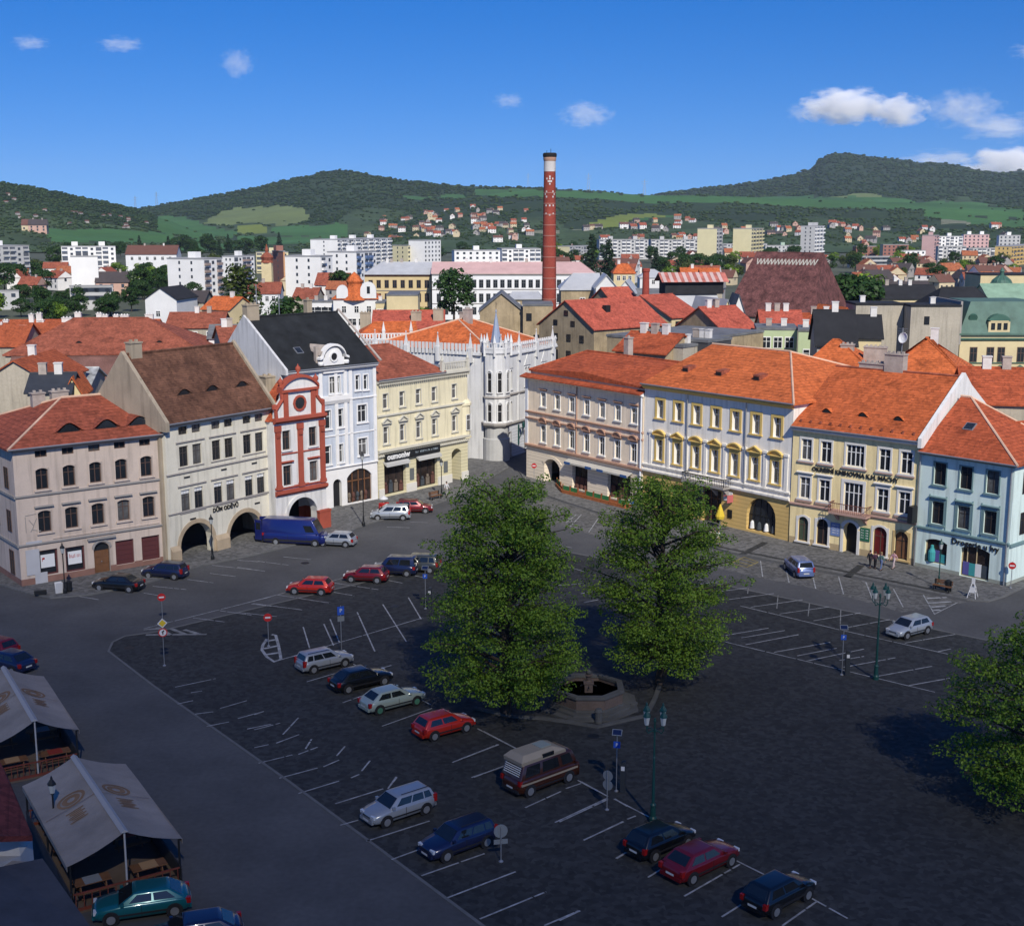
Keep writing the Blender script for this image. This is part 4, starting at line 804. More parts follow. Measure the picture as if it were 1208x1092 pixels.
# kerb line round the lot
def strip(name,pts,w,z0,z1,mat,kind='structure',closed=False,label=None):
    mb=MB(); n=len(pts); seg=n if closed else n-1
    L=[];Rr=[]
    for i,p in enumerate(pts):
        a=pts[i-1] if (i>0 or closed) else p; b=pts[(i+1)%n] if (i<n-1 or closed) else p
        d=(b-a).normalized(); nn=Vector((-d.y,d.x,0)); L.append(p+nn*w/2); Rr.append(p-nn*w/2)
    for i in range(seg):
        j=(i+1)%n; mb.add([(L[i].x,L[i].y,z1),(Rr[i].x,Rr[i].y,z1),(Rr[j].x,Rr[j].y,z1),(L[j].x,L[j].y,z1),(L[i].x,L[i].y,z0),(Rr[i].x,Rr[i].y,z0),(Rr[j].x,Rr[j].y,z0),(L[j].x,L[j].y,z0)],[(0,1,2,3),(0,3,7,4),(1,5,6,2)])
    o=mb.build(name,mat); o['kind']=kind; return fixn(o)
strip('kerb',lot[1:13],.18,-.01,.03,KERB); strip('kerb',[lot[14],lot[15],lot[16],lot[17],lot[0],lot[1]],.18,-.01,.03,KERB)
# pavements, real step of 12 cm
pl1=g((-60,672),(26,698),(60,706),(106,702),(172,689),(240,667),(300,655),(360,640),(400,632),(435,618),(500,600),(545,584),(575,566),(600,552),(596,545),(560,540),(300,600),(200,640),(26,680),(-60,640))
sheet('pavement',pl1,.12,PAVE,th=.14); strip('kerb',pl1[:14],.16,.0,.125,KERB)
pr=g((612,556),(625,577),(660,590),(748,618),(862,652),(1000,679),(1141,708),(1165,710),(1185,704),(1208,693),(1240,670),(1190,665),(1078,655),(930,630),(757,590),(625,560))
sheet('pavement',pr,.12,PAVE,th=.14); strip('kerb',pr[1:10],.16,.0,.125,KERB)
bays=g((640,585),(660,592),(748,620),(862,654),(1000,681),(1141,710),(1064,722),(1030,712),(960,694),(900,682),(820,664),(740,644),(655,617),(622,603))
sheet('parking_bays',bays,.0,PARK)
mb_=strip('pavement_band',g((746,631),(860,665)),.01,.0,.001,PARK); bpy.data.objects.remove(mb_)
# dark drainage bands in the right pavement
for k,p in enumerate((((876,655),(903,641)),((1000,681),(1016,668)),((820,641),(846,628)))):
    strip('drain_band',g(*p),.7,.11,.126,COB)
strip('drain_band',g((790,634),(862,649),(1000,676),(1120,701)),.5,.11,.124,COB)
LZ=[0]
def lines(segs,w=.105,mat=LINE,z=.006,name='parking_marking'):
    mb=MB(); z0=z
    for a,b in segs:
        LZ[0]=(LZ[0]+1)%40; z=z0+.012+LZ[0]*.0006
        p,q=G(*a),G(*b); d=(q-p).normalized(); nn=Vector((-d.y,d.x,0))*w/2; r=random.Random(int(a[0]*7+a[1])); L=(q-p).length; t=0
        while t<L:      # worn: short gaps now and then
            e=min(L,t+.5+2.2*r.random()); A_=p+d*t; B_=p+d*e
            mb.add([(A_.x+nn.x,A_.y+nn.y,z),(A_.x-nn.x,A_.y-nn.y,z),(B_.x-nn.x,B_.y-nn.y,z),(B_.x+nn.x,B_.y+nn.y,z)],[(0,1,2,3)])
            t=e+(.04+.14*r.random() if r.random()<.4 else 0)
    o=mb.build(name,mat); o['kind']='structure'; return fixn(o)
def z3(x,y,o=(280,560),s=4.314): return (o[0]+x/s,o[1]+y/s)
def zz(o,s,*seg): return [((o[0]+a/s,o[1]+b/s),(o[0]+c/s,o[1]+d/s)) for a,b,c,d in seg]
# bays in front of the left row
lines(zz((0,600),3.775,(350,390,440,405),(640,375,715,388),(680,345,830,360),(835,315,950,330),(935,288,1050,302),(945,252,1180,278),(1060,230,1150,236)))
lines(zz((280,560),4.314,(0,470,130,490),(105,440,260,460),(0,435,70,440),(235,418,375,432),(880,240,970,244),(760,266,880,270)))
# upper lot
lines(zz((280,560),4.314,(0,665,250,598),(465,545,560,520),(205,612,465,652),(80,655,330,688),(0,700,200,722),(485,550,718,585),(490,598,595,616),(770,538,840,552),(890,512,955,524),(870,625,935,735),(740,660,860,850),(610,700,700,900),(472,735,520,855),(335,775,370,890),(440,760,490,870),(190,952,945,728)))
lines(zz((0,600),3.775,(640,535,1208,393),(1120,425,1208,435),(980,455,1120,475),(860,487,1000,505)))
# hatched islands
lines(zz((0,600),3.775,(650,563,920,560),(700,530,760,563),(760,535,830,562),(820,540,890,560),(640,540,730,535)),w=.35,mat=M('faded_hatching',(.20,.2,.19),.8,.5,5,fine=.3))
strip('traffic_island_line',g(*[z3(x,y) for x,y in((150,835),(130,865),(125,890),(150,925),(190,952),(222,935),(210,870),(195,815),(175,812))]),.22,.0,.007,LINE)
lines(zz((280,560),4.314,(140,850,195,840),(135,885,205,870),(145,915,212,905)),w=.3)
# left side of lot: long rows of bays
lines(zz((300,720),3.553,(0,437,38,424),(0,500,108,472),(0,575,60,562),(92,556,188,520),(18,640,160,605),(185,603,265,573),(105,703,265,660),(290,655,355,627),(185,767,355,715),(405,702,440,687),(340,810,540,748),(450,673,485,630),(565,740,597,700),(120,520,185,450),(345,610,380,570),(215,580,240,540)))
lines(zz((400,860),3.553,(0,308,185,250),(205,250,240,200),(115,470,380,385),(5,403,80,382),(220,547,335,505),(345,615,610,522),(455,707,740,598),(590,796,868,682),(860,824,1005,762),(480,138,665,65),(565,203,800,113),(780,330,930,262),(950,250,1015,228),(905,392,1125,290),(1025,467,1190,388),(1160,543,1208,515),(605,10,805,115),(1000,215,1085,262),(1155,293,1208,325)))
lines(zz((300,720),3.553,(80,215,260,168),(220,300,440,235),(370,388,590,310),(535,485,745,410),(830,637,1025,562),(910,700,1130,625),(575,312,740,395),(935,495,1160,612),(415,225,445,240),(540,240,575,230)))
lines(zz((660,780),3.5,(90,497,200,558),(225,568,410,663),(0,663,200,570),(100,738,265,662),(280,652,315,638),(235,815,265,797),(365,892,450,840),(515,970,745,838),(720,818,875,895),(555,735,600,755),(670,1055,750,1005),(920,1092,1060,993),(1040,978,1190,1062),(0,1070,85,1030)))
lines(zz((0,600),3.775,(780,795,960,757),(850,820,900,812),(790,870,860,855),(980,890,1100,855),(870,915,950,905),(1060,935,1175,903),(920,970,1020,950),(1100,982,1208,960)))
# right lot rows
RZ=((820,620),3.113)
lines(zz(*RZ,(165,295,530,383),(540,385,935,474),(112,428,880,612),(85,243,190,230),(20,215,90,206),(125,272,290,250),(205,300,395,273),(310,325,492,299),(435,350,607,321),(540,378,715,346),(770,432,955,400),(890,463,940,452),(110,403,270,376),(185,437,380,400),(290,465,497,428),(405,498,620,453),(545,520,735,485),(670,553,870,516),(785,587,935,560),(170,412,330,385),(375,478,520,450),(530,495,620,480)))
lines(zz(*RZ,(305,255,300,305),(420,285,415,333),(535,310,533,362),(195,230,193,250)),w=.08,mat=M('faded_hatching',(.2,.2,.19)))
lines(zz(*RZ,(240,130,248,188),(332,150,345,210),(428,170,443,232),(527,188,545,252),(627,208,655,280),(728,232,764,300),(838,255,880,327),(880,325,965,282)),z=.008)
lines(zz(*RZ,(850,268,925,264),(858,285,940,280),(868,300,920,296),(874,312,900,310)),w=.3,z=.009)
lines(zz(*RZ,(130,140,180,116),(180,116,232,135),(232,135,190,153),(130,140,190,153),(140,130,210,148),(160,122,222,140)),mat=YLINE,z=.009)
lines(zz((480,530),2.876,(480,320,560,335),(480,380,600,415),(540,228,560,245),(555,262,592,222),(617,282,647,238),(690,285,697,268),(540,250,575,222),(510,462,600,455),(600,520,650,510),(590,490,630,480)),z=.009)
# manholes and drain covers: flush discs
for k,(x,y) in enumerate([(152,764),(584,664),(360,664),(466,715),(700,868)]):
    mb=MB(); p=G(x,y); mb.T=Matrix.Translation((p.x,p.y,0)); mb.lathe([(.4,.004),(.4,.012)],14); tag(mb.build('manhole_cover',IRON),'round dark iron cover let into the '+['asphalt by the lot corner','dark lot beside the left tree','road before the blue van','lot behind the dark red hatchback','plaza near the fountain'][k],'manhole cover')
# low plaza patches of moss
# ================================================================= CARS
TYRE=M('tyre_rubber',(.015,.015,.016),.85,.2,8); RIM=M('alloy_rim',(.45,.46,.47),.35,.1,8,metal=.7); BPL=M('black_plastic',(.02,.02,.022),.6,.1); CARGL=M('car_glass',(.012,.015,.018),.06,.2,2,spec=.7)
LAMP=M('headlight_glass',(.55,.57,.58),.15,.1,5,spec=.7); TAIL=M('tail_light_glass',(.28,.01,.01),.2,.1,5,spec=.6); PLATE=M('number_plate',(.55,.55,.52),.5,.05)
def paint(n,c): return M('car_paint_'+n,c,.28,.05,2,metal=.25,spec=.5,coat=.6)
#        L    W    H    belt  hood  xfb  xft  xrt  xrb (from front / from rear)
CT={'hatch':(3.95,1.66,1.42,.92,.80,.95,1.62,.50,.10),'sedan':(4.4,1.72,1.40,.93,.82,1.15,1.85,1.25,.55),'liftback':(4.4,1.72,1.40,.93,.82,1.12,1.85,.95,.25),
 'wagon':(4.08,1.68,1.44,.94,.84,1.02,1.65,.32,.08),'minivan':(4.3,1.76,1.62,1.0,.92,.78,1.6,.30,.06),'smallvan':(4.1,1.7,1.75,1.02,.95,.85,1.45,.15,.03),
 'van':(6.6,1.98,2.65,1.28,1.12,.62,1.35,.06,.0),'camper':(4.5,1.85,1.98,1.12,1.10,.10,.50,.35,.06)}
def car(px,py,head,typ,pnt,label,name='parked_car',cat='car',group=None,rimmat=None,z=0):
    L,Wd,H,BZ,HZ,xfb,xft,xrt,xrb=CT[typ]; p=G(px,py); root=empty(name,(p.x,p.y,z),R(head),label,cat,group); hw=Wd/2; h=L/2
    st=[(-h,.62,.42,.70),(-h+.05,.86,.30,BZ-.12),(-h+.22,.95,.24,BZ-.02),(-h+.7,.99,.2,BZ),(-h+1.3,1,.2,BZ),(0,1,.2,BZ),(h-xfb-.1,1,.2,BZ-.01),(h-xfb+.1,.99,.2,BZ-.04),(h-.55,.965,.22,HZ) ,(h-.2,.90,.26,HZ-.08),(h-.05,.78,.30,HZ-.16),(h,.60,.40,HZ-.26)]
    if typ=='camper': st[-4:]=[(h-.3,.97,.24,BZ),(h-.12,.92,.26,BZ-.04),(h-.03,.84,.30,BZ-.14),(h,.72,.40,BZ-.3)]
    st.sort(key=lambda s:s[0])
    mb=MB(); n=11; vs=[]
    for x,w,zb,zt in st:
        w*=hw; mid=(zb+zt)/2
        sec=[(-w*.8,zb),(-w*.97,zb+.1),(-w,mid),(-w*.985,zt-.12),(-w*.93,zt-.02),(-w*.5,zt+.02),(0,zt+.03),(w*.5,zt+.02),(w*.93,zt-.02),(w*.985,zt-.12),(w,mid),(w*.97,zb+.1),(w*.8,zb)]
        vs+=[(x,a,b) for a,b in sec]
    k=13; fs=[]
    for i in range(len(st)-1):
        for j in range(k): fs.append((i*k+j,(i+1)*k+j,(i+1)*k+(j+1)%k,i*k+(j+1)%k))
    fs.append(tuple(range(k-1,-1,-1))[::-1]); fs.append(tuple(range((len(st)-1)*k,len(st)*k))); mb.add(vs,fs)
    body=mb.build('body',pnt,root,smooth=True); fixn(body)
    # cabin
    zb,zt=BZ-.03,H-.05; wb,wt=hw*.93,hw*(.74 if typ not in('van','camper','smallvan') else .86)
    B4=[(h-xfb,-wb,zb),(h-xfb,wb,zb),(-h+xrb,wb,zb),(-h+xrb,-wb,zb)]; T4=[(h-xft,-wt,zt),(h-xft,wt,zt),(-h+xrt,wt,zt),(-h+xrt,-wt,zt)]
    cx=(T4[0][0]+T4[2][0])/2; C4=[(cx+(x-cx)*.86,y*.8,H) for x,y,_ in T4]
    cb=MB(); cb.add(B4+T4+C4,[(0,1,5,4),(1,2,6,5),(2,3,7,6),(3,0,4,7),(4,5,9,8),(5,6,10,9),(6,7,11,10),(7,4,8,11),(8,9,10,11)])
    cab=cb.build('cabin',pnt,body,smooth=True); fixn(cab); bm=bmesh.new(); bm.from_mesh(cab.data); bmesh.ops.bevel(bm,geom=bm.edges[:],offset=.045,segments=2,affect='EDGES',profile=.5); [setattr(f,'smooth',True) for f in bm.faces]; bm.to_mesh(cab.data); bm.free()
    def pane(a,b,c,d,s0,s1,t0,t1,nm,off=.012,mat=None):   # a,b bottom; d,c top
        a,b,c,d=map(Vector,(a,b,c,d)); f=lambda s,t:(a.lerp(b,s)).lerp(d.lerp(c,s),t); nn=(b-a).cross(d-a).normalized(); ctr=Vector((0,0,zb+.2))
        if nn.dot(f(.5,.5)-ctr)<0: nn=-nn
        q=MB(); P4=[f(s0,t0),f(s1,t0),f(s1,t1),f(s0,t1)]; q.add([p+nn*off for p in P4]+[p-nn*.01 for p in P4],[(0,1,2,3),(0,1,5,4),(1,2,6,5),(2,3,7,6),(3,0,4,7)]); o=q.build(nm,mat or CARGL,body); return fixn(o)
    pane(B4[0],B4[1],T4[1],T4[0],.05,.95,.08,.94,'windscreen'); 
    if typ!='van': pane(B4[2],B4[3],T4[3],T4[2],.1,.9,.2,.9,'rear_window')
    for a,b,c,d in((B4[0],B4[3],T4[3],T4[0]),(B4[1],B4[2],T4[2],T4[1])):
        spl=[(.10,.16)] if typ=='van' else [(.13,.44),(.47,.74),(.77,.93)] if typ in('wagon','minivan') else [(.07,.26),(.32,.62),(.67,.93)] if typ=='camper' else [(.14,.50),(.54,.88)]
        if typ=='van': spl=[(.07,.22)]
        for s0,s1 in spl: pane(a,b,c,d,s0,s1,.14,.86 if typ!='van' else .62,'side_window')
    r=.31 if typ not in('van','camper') else .34
    for sx in(h-.8 if typ!='van' else h-1.05,-h+.75 if typ!='van' else -h+1.45):
        for sy in(-1,1):
            ar=MB(); ar.tube((sx,sy*(hw-.1),r+.02),(sx,sy*(hw+.004),r+.02),r+.075,n=16); ar.build('wheel_arch',BPL,body)
            w=MB(); w.tube((sx,sy*(hw-.2),r),(sx,sy*(hw+.012),r),r,n=16); wh=w.build('tyre',TYRE,root)
            w=MB(); w.tube((sx,sy*(hw-.05),r),(sx,sy*(hw+.024),r),r*.66,n=12); w.build('rim',rimmat or RIM,wh)
    zl=HZ-.17
    for sy in(-1,1):
        m=MB(); m.box(h-.28,h-.035,sy*hw*.62-.17,sy*hw*.62+.17,zl-.09,zl+.07); m.build('headlight',LAMP,body)
        m=MB(); m.box(-h-.01,-h+.24,sy*hw*.82-.09,sy*hw*.82+.09,BZ-.34,BZ-.06 if typ not in('wagon','minivan') else BZ+.1); m.build('tail_light',TAIL,body)
        m=MB(); m.box(h-xfb-.28,h-xfb-.12,sy*(hw+.02)-.07,sy*(hw+.02)+.07,BZ-.02,BZ+.12); m.build('mirror',pnt,body)
        m=MB(); m.box(-h+.95,h-.95,sy*(hw+.003)-.012,sy*(hw+.003)+.012,.42,.5); m.build('side_moulding',BPL,body)
        for x in ((.02,) if typ!='van' else (h-1.9,-.6)): m=MB(); m.box(x-.012,x+.012,sy*(hw+.001)-.006,sy*(hw+.001)+.006,.35,BZ-.1); m.build('door_seam',BPL,body)
    for x,sg in((h+.0,1),(-h-.0,-1)):
        m=MB(); m.box(x-.1,x+.04*1,-hw*.72,hw*.72,.3,.46) if sg>0 else m.box(x-.04,x+.1,-hw*.78,hw*.78,.3,.48); m.build('bumper',BPL if typ in('camper','van') else pnt,body)
        m=MB(); m.box(min(x+sg*.045,x+sg*.05),max(x+sg*.045,x+sg*.05),-.26,.26,.5 if sg<0 else .36,.61 if sg<0 else .47); m.build('number_plate',PLATE,body)
    m=MB(); m.box(h-.08,h-.0,-.35,.35,HZ-.30,HZ-.20); m.build('grille',BPL,body)
    if typ=='wagon':
        for sy in(-1,1): m=MB(); m.tube((h-xft-.25,sy*wt*.88,H+.05),(-h+xrt+.15,sy*wt*.88,H+.05),.022,n=5); m.build('roof_rail',BPL,cab)
    return root,body,cab,(L,hw,H,h)
SIL=paint('silver',(.30,.32,.34)); LSIL=paint('light_silver',(.34,.37,.40)); BLKP=paint('black',(.008,.009,.011)); NAVY=paint('navy',(.012,.018,.06)); RED=paint('red',(.50,.025,.012)); DRED=paint('dark_red',(.17,.008,.012)); BLUEP=paint('royal_blue',(.010,.018,.13)); TEAL=paint('teal',(.008,.12,.14)); MINT=paint('pale_mint',(.34,.40,.35)); STBL=paint('steel_blue',(.12,.17,.34)); GRN=paint('dark_grey_green',(.05,.055,.05)); BRN=paint('brown',(.06,.018,.009)); GREENI=M('green_rim',(.05,.16,.10))
car(140,695,168,'sedan',BLKP,'black saloon parked in front of the corner house, nose towards its street lamp')
car(195,680.5,168,'wagon',NAVY,'dark blue estate car parked between the black saloon and the first round arch')
vr,vb,vc,(vL,vh,vH,vhh)=car(350,641,-10,'van',BLUEP,'long royal blue delivery van with open rear doors before the red baroque house','delivery_van','van')
for sy in(-1,1):
    m=MB(); m.T=Matrix.Translation((-vhh,sy*vh*.93,0))@Matrix.Rotation(sy*.3,4,'Z'); m.box(-.85,0,-.03,.03,.45,2.5); d_=m.build('rear_door',BLUEP,vr); m=MB(); m.T=Matrix.Translation((-vhh,sy*vh*.93,0))@Matrix.Rotation(sy*.3,4,'Z'); m.box(-.7,-.15,-.034,.034,1.5,2.2); m.build('door_window',CARGL,d_)
m=MB(); m.box(-vhh-.01,-vhh+.05,-vh*.8,vh*.8,.55,2.4); m.build('cargo_opening',DARK,vr)
m=MB(); m.box(-vhh+.3,vhh-1.2,-vh-.012,vh+.012,.42,.62); m.build('side_skirt',BPL,vr)
car(397,643,168,'hatch',SIL,'small silver coupe half hidden behind the nose of the blue van')
car(461,612,180,'minivan',LSIL,'pale silver people carrier parked at the kerb of the shop with the long sign')
car(489,604,2,'wagon',DRED,'dark red estate car parked just behind the silver people carrier',)
car(366,699,172,'hatch',RED,'bright red hatchback alone in the upper row, nose pointing left')
car(432,685,171,'hatch',DRED,'dark red hatchback at the left end of the three car cluster beside the left tree')
car(466,677,171,'smallvan',NAVY,'dark blue high-roofed small van between the dark red hatchback and the grey car')
car(492,673,171,'minivan',GRN,'dark grey car closest to the left edge of the left tree')
car(383,787,36,'wagon',SIL,'silver estate car at the top of the diagonal row below the blue parking sign')
car(426,809,36,'liftback',BLKP,'black hatchback between the silver estate and the pale mint hatchback')
car(463,833,36,'liftback',MINT,'pale mint green hatchback with sunroof beside the left tree shadow',rimmat=GREENI)
car(524,864,36,'hatch',RED,'red hatchback with its nose in the shade of the left tree')
cr_,cb_,cc_,(cL,ch,cH,chh)=car(637,925,40,'camper',BRN,'brown camper van with a cream raised roof and white slatted rear window','camper_van','camper van')
m=MB(); CREAM=M('cream_fibreglass',(.30,.25,.18),.5,.08)
q=[(-chh+.2,-.78,1.9),(chh-.95,-.78,1.9),(chh-.95,.78,1.9),(-chh+.2,.78,1.9)]; q1=[(-chh+.18,-.8,2.12),(chh-1.0,-.8,2.12),(chh-1.0,.8,2.12),(-chh+.18,.8,2.12)]; q2=[(-chh+.5,-.55,2.42),(chh-1.8,-.55,2.42),(chh-1.8,.55,2.42),(-chh+.5,.55,2.42)]
m.add(q+q1+q2,[(0,1,5,4),(1,2,6,5),(2,3,7,6),(3,0,4,7),(4,5,9,8),(5,6,10,9),(6,7,11,10),(7,4,8,11),(8,9,10,11)]); rt=fixn(m.build('raised_roof',CREAM,cr_))
m=MB(); m.box(-.5,.35,-.81,-.74,2.03,2.25); m.build('roof_window',CARGL,rt)
m=MB(); m.box(-.3,.5,-.4,.4,2.41,2.46); m.build('roof_hatch',M('grey_hatch',(.25,.28,.24)),rt)
for k in range(5): m=MB(); zq=1.3+k*.11; xq=-chh+.06+(.29)*(zq-1.09)/.84; m.box(xq-.06,xq-.02,-.66,.66,zq,zq+.035); m.build('blind_slat',WHITE,cr_)
m=MB(); m.box(-chh+.1,chh-.15,-ch-.008,ch+.008,.78,.88); m.build('body_stripe',M('cream_fibreglass',(.30,.25,.18)),cr_)
car(470,962,218,'wagon',SIL,'silver estate car in the lower left row facing the road','parked_car')
car(540,1001,218,'wagon',NAVY,'dark navy estate car parked next to the grey round sign','parked_car')
car(779,1001,40,'hatch',BLKP,'black hatchback at the foot of the tall green lamp post')
car(826,1025,40,'liftback',DRED,'dark red hatchback between the two black cars at the bottom')
car(919,1064,40,'hatch',BLKP,'black hatchback lowest in the picture, right of the dark red one')
car(942,676,96,'minivan',STBL,'steel blue compact car in front of the pale yellow library')
car(1072,748,214,'hatch',LSIL,'silver hatchback alone in the upper row of the right hand bays')
car(168,1076,197,'liftback',TEAL,'teal hatchback parked against the end of the nearer beer tent')
car(228,1114,197,'liftback',NAVY,'dark blue car cut off by the bottom edge beside the teal hatchback')
car(-6,772,150,'hatch',DRED,'dark red car at the left edge beyond the farther tent')
car(10,788,150,'liftback',NAVY,'dark blue car beside the farther tent, in front of the dark red one')
# ================================================================= TREES
def leafmat(name,c,c2):
    m=bpy.data.materials.new(name); m.use_nodes=True; n=m.node_tree; L=n.links; b=n.nodes['Principled BSDF']
    ge=n.nodes.new('ShaderNodeNewGeometry'); rp=n.nodes.new('ShaderNodeValToRGB'); L.new(ge.outputs['Random Per Island'],rp.inputs[0])
    rp.color_ramp.elements[0].color=(*c,1); rp.color_ramp.elements[1].color=(*c2,1); L.new(rp.outputs[0],b.inputs['Base Color'])
    b.inputs['Roughness'].default_value=.55; b.inputs['Specular IOR Level'].default_value=.25
    tr=n.nodes.new('ShaderNodeBsdfTranslucent'); L.new(rp.outputs[0],tr.inputs['Color']); ms=n.nodes.new('ShaderNodeMixShader'); ms.inputs[0].default_value=.3
    L.new(b.outputs[0],ms.inputs[1]); L.new(tr.outputs[0],ms.inputs[2]); L.new(ms.outputs[0],n.nodes['Material Output'].inputs['Surface']); return m
LEAF=leafmat('linden_leaf',(.07,.15,.012),(.22,.33,.034)); LEAF2=leafmat('dark_leaf',(.018,.05,.012),(.045,.10,.02)); LEAF3=leafmat('olive_leaf',(.04,.07,.015),(.10,.13,.03)); CONI=leafmat('conifer_needle',(.012,.032,.014),(.03,.06,.025))
BARK=M('dark_bark',(.055,.042,.032),.95,.3,4,.6)
def crown_mesh(name,clumps,nleaf,size,mat,seed,flat=.55):
    r=random.Random(seed); vs=[]; fs=[]
    for (c,rad) in clumps:
        k=int(nleaf*rad*rad)
        for _ in range(k):
            while 1:
                d=Vector((r.uniform(-1,1),r.uniform(-1,1),r.uniform(-1,1)))
                if .15<d.length<1: break
            d=d.normalized()*(d.length**.45); p=c+Vector((d.x*rad,d.y*rad,d.z*rad*flat))
            nn=(Vector((d.x,d.y,abs(d.z)*1.2+.5))+Vector((r.gauss(0,.5),r.gauss(0,.5),r.gauss(0,.5)))).normalized(); u=nn.orthogonal().normalized(); a=r.random()*6.28; v=nn.cross(u); u,v=u*math.cos(a)+v*math.sin(a),v*math.cos(a)-u*math.sin(a)
            s=size*(.6+.8*r.random()); i=len(vs); vs+= [p-u*s,p+v*s*.62,p+u*s,p-v*s*.62]; fs.append((i,i+1,i+2,i+3))
    me=bpy.data.meshes.new(name); me.from_pydata(vs,[],fs); me.materials.append(mat); me.update(); return me
def big_tree(px,py,h,prof,seed,label,trunk_h=2.6,mat=LEAF,off=(0,0),dens=30,size=.088,nl=150,name='linden_tree',cat='tree'):
    r=random.Random(seed); p=G(px,py); root=empty(name,p,0,label,cat,None)
    mb=MB(); q=Vector((0,0,0)); axis=[]
    for k in range(9): nxt=Vector((r.gauss(0,.12),r.gauss(0,.12),h*.93*(k+1)/9))+Vector((off[0],off[1],0))*(k/9); axis.append((q,nxt)); mb.tube(q,nxt,.36*(1-k/9.5)+.04,.36*(1-(k+1)/9.5)+.04,9,cap=False); q=nxt
    tr=mb.build('trunk',BARK,root,smooth=True); cl=[]
    lim=MB()
    def R_(t):   # crown radius at relative height
        for (t0,r0),(t1,r1) in zip(prof,prof[1:]):
            if t0<=t<=t1: return r0+(r1-r0)*(t-t0)/(t1-t0)
        return .5
    nb=int(nl*.42); ga=2.4
    for i in range(nb):
        t=prof[0][0]+(.97-prof[0][0])*(i+.5)/nb; a=i*ga+r.gauss(0,.35); rr=R_(t)*(.62+.45*r.random()); z0=h*max(.12,t-.10-.05*r.random())
        k=min(8,int(z0/h/.93*9)); b0=axis[k][0].lerp(axis[k][1],.5); b0=Vector((b0.x,b0.y,z0)); end=Vector((b0.x+rr*math.cos(a),b0.y+rr*math.sin(a),h*t+r.gauss(0,.3)))
        mid=b0.lerp(end,.5)+Vector((0,0,.35)); lim.tube(b0,mid,.10,.06,5,cap=False); lim.tube(mid,end,.06,.02,5,cap=False)
        for f,w in((.55,.8),(.78,.9),(1.0,.75)):
            if f<.6 and rr<2.5: continue
            c=b0.lerp(end,f)+Vector((r.gauss(0,.35),r.gauss(0,.35),r.gauss(0,.25)+ (.2 if f<1 else -.05))); cl.append((c,w*(.75+.55*r.random())*(1.0 if rr>2 else .85)))
        if r.random()<.7:
            a2=a+r.choice((-.5,.5)); e2=Vector((b0.x+rr*.8*math.cos(a2),b0.y+rr*.8*math.sin(a2),h*t-.35)); lim.tube(mid,e2,.045,.015,4,cap=False); cl.append((e2,.75+.4*r.random()))
    lim.build('limbs',BARK,tr); link('crown',crown_mesh('crown',cl,dens,size,mat,seed+1),root); return root
big_tree(597,842,16.0,[(.10,1.5),(.16,4.6),(.3,5.6),(.45,5.4),(.62,4.6),(.78,4.2),(.92,3.3),(1,1.2)],11,'broad green linden tree left of the fountain with its crown nearly down to the ground',nl=300,dens=180)
big_tree(778,806,15.0,[(.12,2.2),(.2,4.6),(.38,5.4),(.55,5.1),(.75,4.6),(.9,3.3),(1,1.1)],23,'taller looser linden tree right of the fountain in front of the yellow house',nl=250,dens=175)
big_tree(1222,945,10.5,[(.12,2.8),(.2,4.9),(.4,5.5),(.6,5.0),(.8,3.6),(1,1.2)],37,'linden tree cut off by the right edge casting a dark shadow on the plaza',nl=200,dens=165)
# ================================================================= STREET FURNITURE
def lantern(mb,x,y,z,mg=0,r=.19):
    mb.lathe([(.05,0),(.10,.05)],6,c=(x,y,z)); mb.lathe([(r*.62,.05),(r,.5)],6,mg,c=(x,y,z)); mb.lathe([(r*1.15,.5),(r*1.1,.56),(r*.5,.74),(.05,.8),(.07,.86),(.01,.98)],6,c=(x,y,z))
LG=M('frosted_lamp_glass',(.42,.44,.42),.3,.1,5)
def candelabra(px,py,h,label):
    p=G(px,py); o=empty('street_lamp',p,.3,label,'street lamp'); mb=MB(); mb.lathe([(.22,0),(.22,.25),(.16,.35),(.14,.9),(.17,1.0),(.09,1.1),(.065,h*.55),(.09,h*.56),(.055,h*.57),(.045,h*.86),(.09,h*.87),(.05,h*.9)],12); po=mb.build('pole',GREENIRON,o,smooth=False)
    for k in range(4):
        a=k*PI/2+.4; c,s=math.cos(a),math.sin(a); mb=MB(); pts=[(0,h*.78),(.25,h*.80),(.5,h*.79),(.62,h*.82),(.62,h*.86)]
        for (r0,z0),(r1,z1) in zip(pts,pts[1:]): mb.tube((r0*c,r0*s,z0),(r1*c,r1*s,z1),.03,n=5)
        ar=mb.build('arm',GREENIRON,po); mb=MB(); lantern(mb,.62*c,.62*s,h*.86,1); mb.build('lantern',[GREENIRON,LG],ar)
candelabra(770,969,6.6,'tall green four-lantern lamp post beside the black hatchback at the bottom'); candelabra(1033,801,7.0,'tall green four-lantern lamp post between the right hand parking rows')
def post_lamp(px,py,h,label,mat=IRON,z=.12):
    p=G(px,py); p.z=z; o=empty('lantern_post',p,0,label,'street lamp','single lantern posts along the fronts'); mb=MB(); mb.lathe([(.18,0),(.18,.3),(.1,.45),(.09,1.0),(.05,1.1),(.045,h),(.1,h+.02),(.05,h+.06)],10); po=mb.build('pole',mat,o); mb=MB(); lantern(mb,0,0,h+.04,1,.2); mb.build('lantern',[mat,LG],po)
post_lamp(77,701,3.5,'black lantern post at the corner of the beige townhouse'); post_lamp(251,661,3.4,'black lantern post between the two round street arches'); post_lamp(429,621,7.0,'tall thin dark post before the blue house with black roof'); post_lamp(521,587,3.6,'black lantern post by the shop with the long sign'); post_lamp(1107,694,3.4,'green lantern post beside the bench at the drugstore',GREENIRON); post_lamp(67,1010,3.4,'black lantern post in the passage left of the nearer tent',z=0)
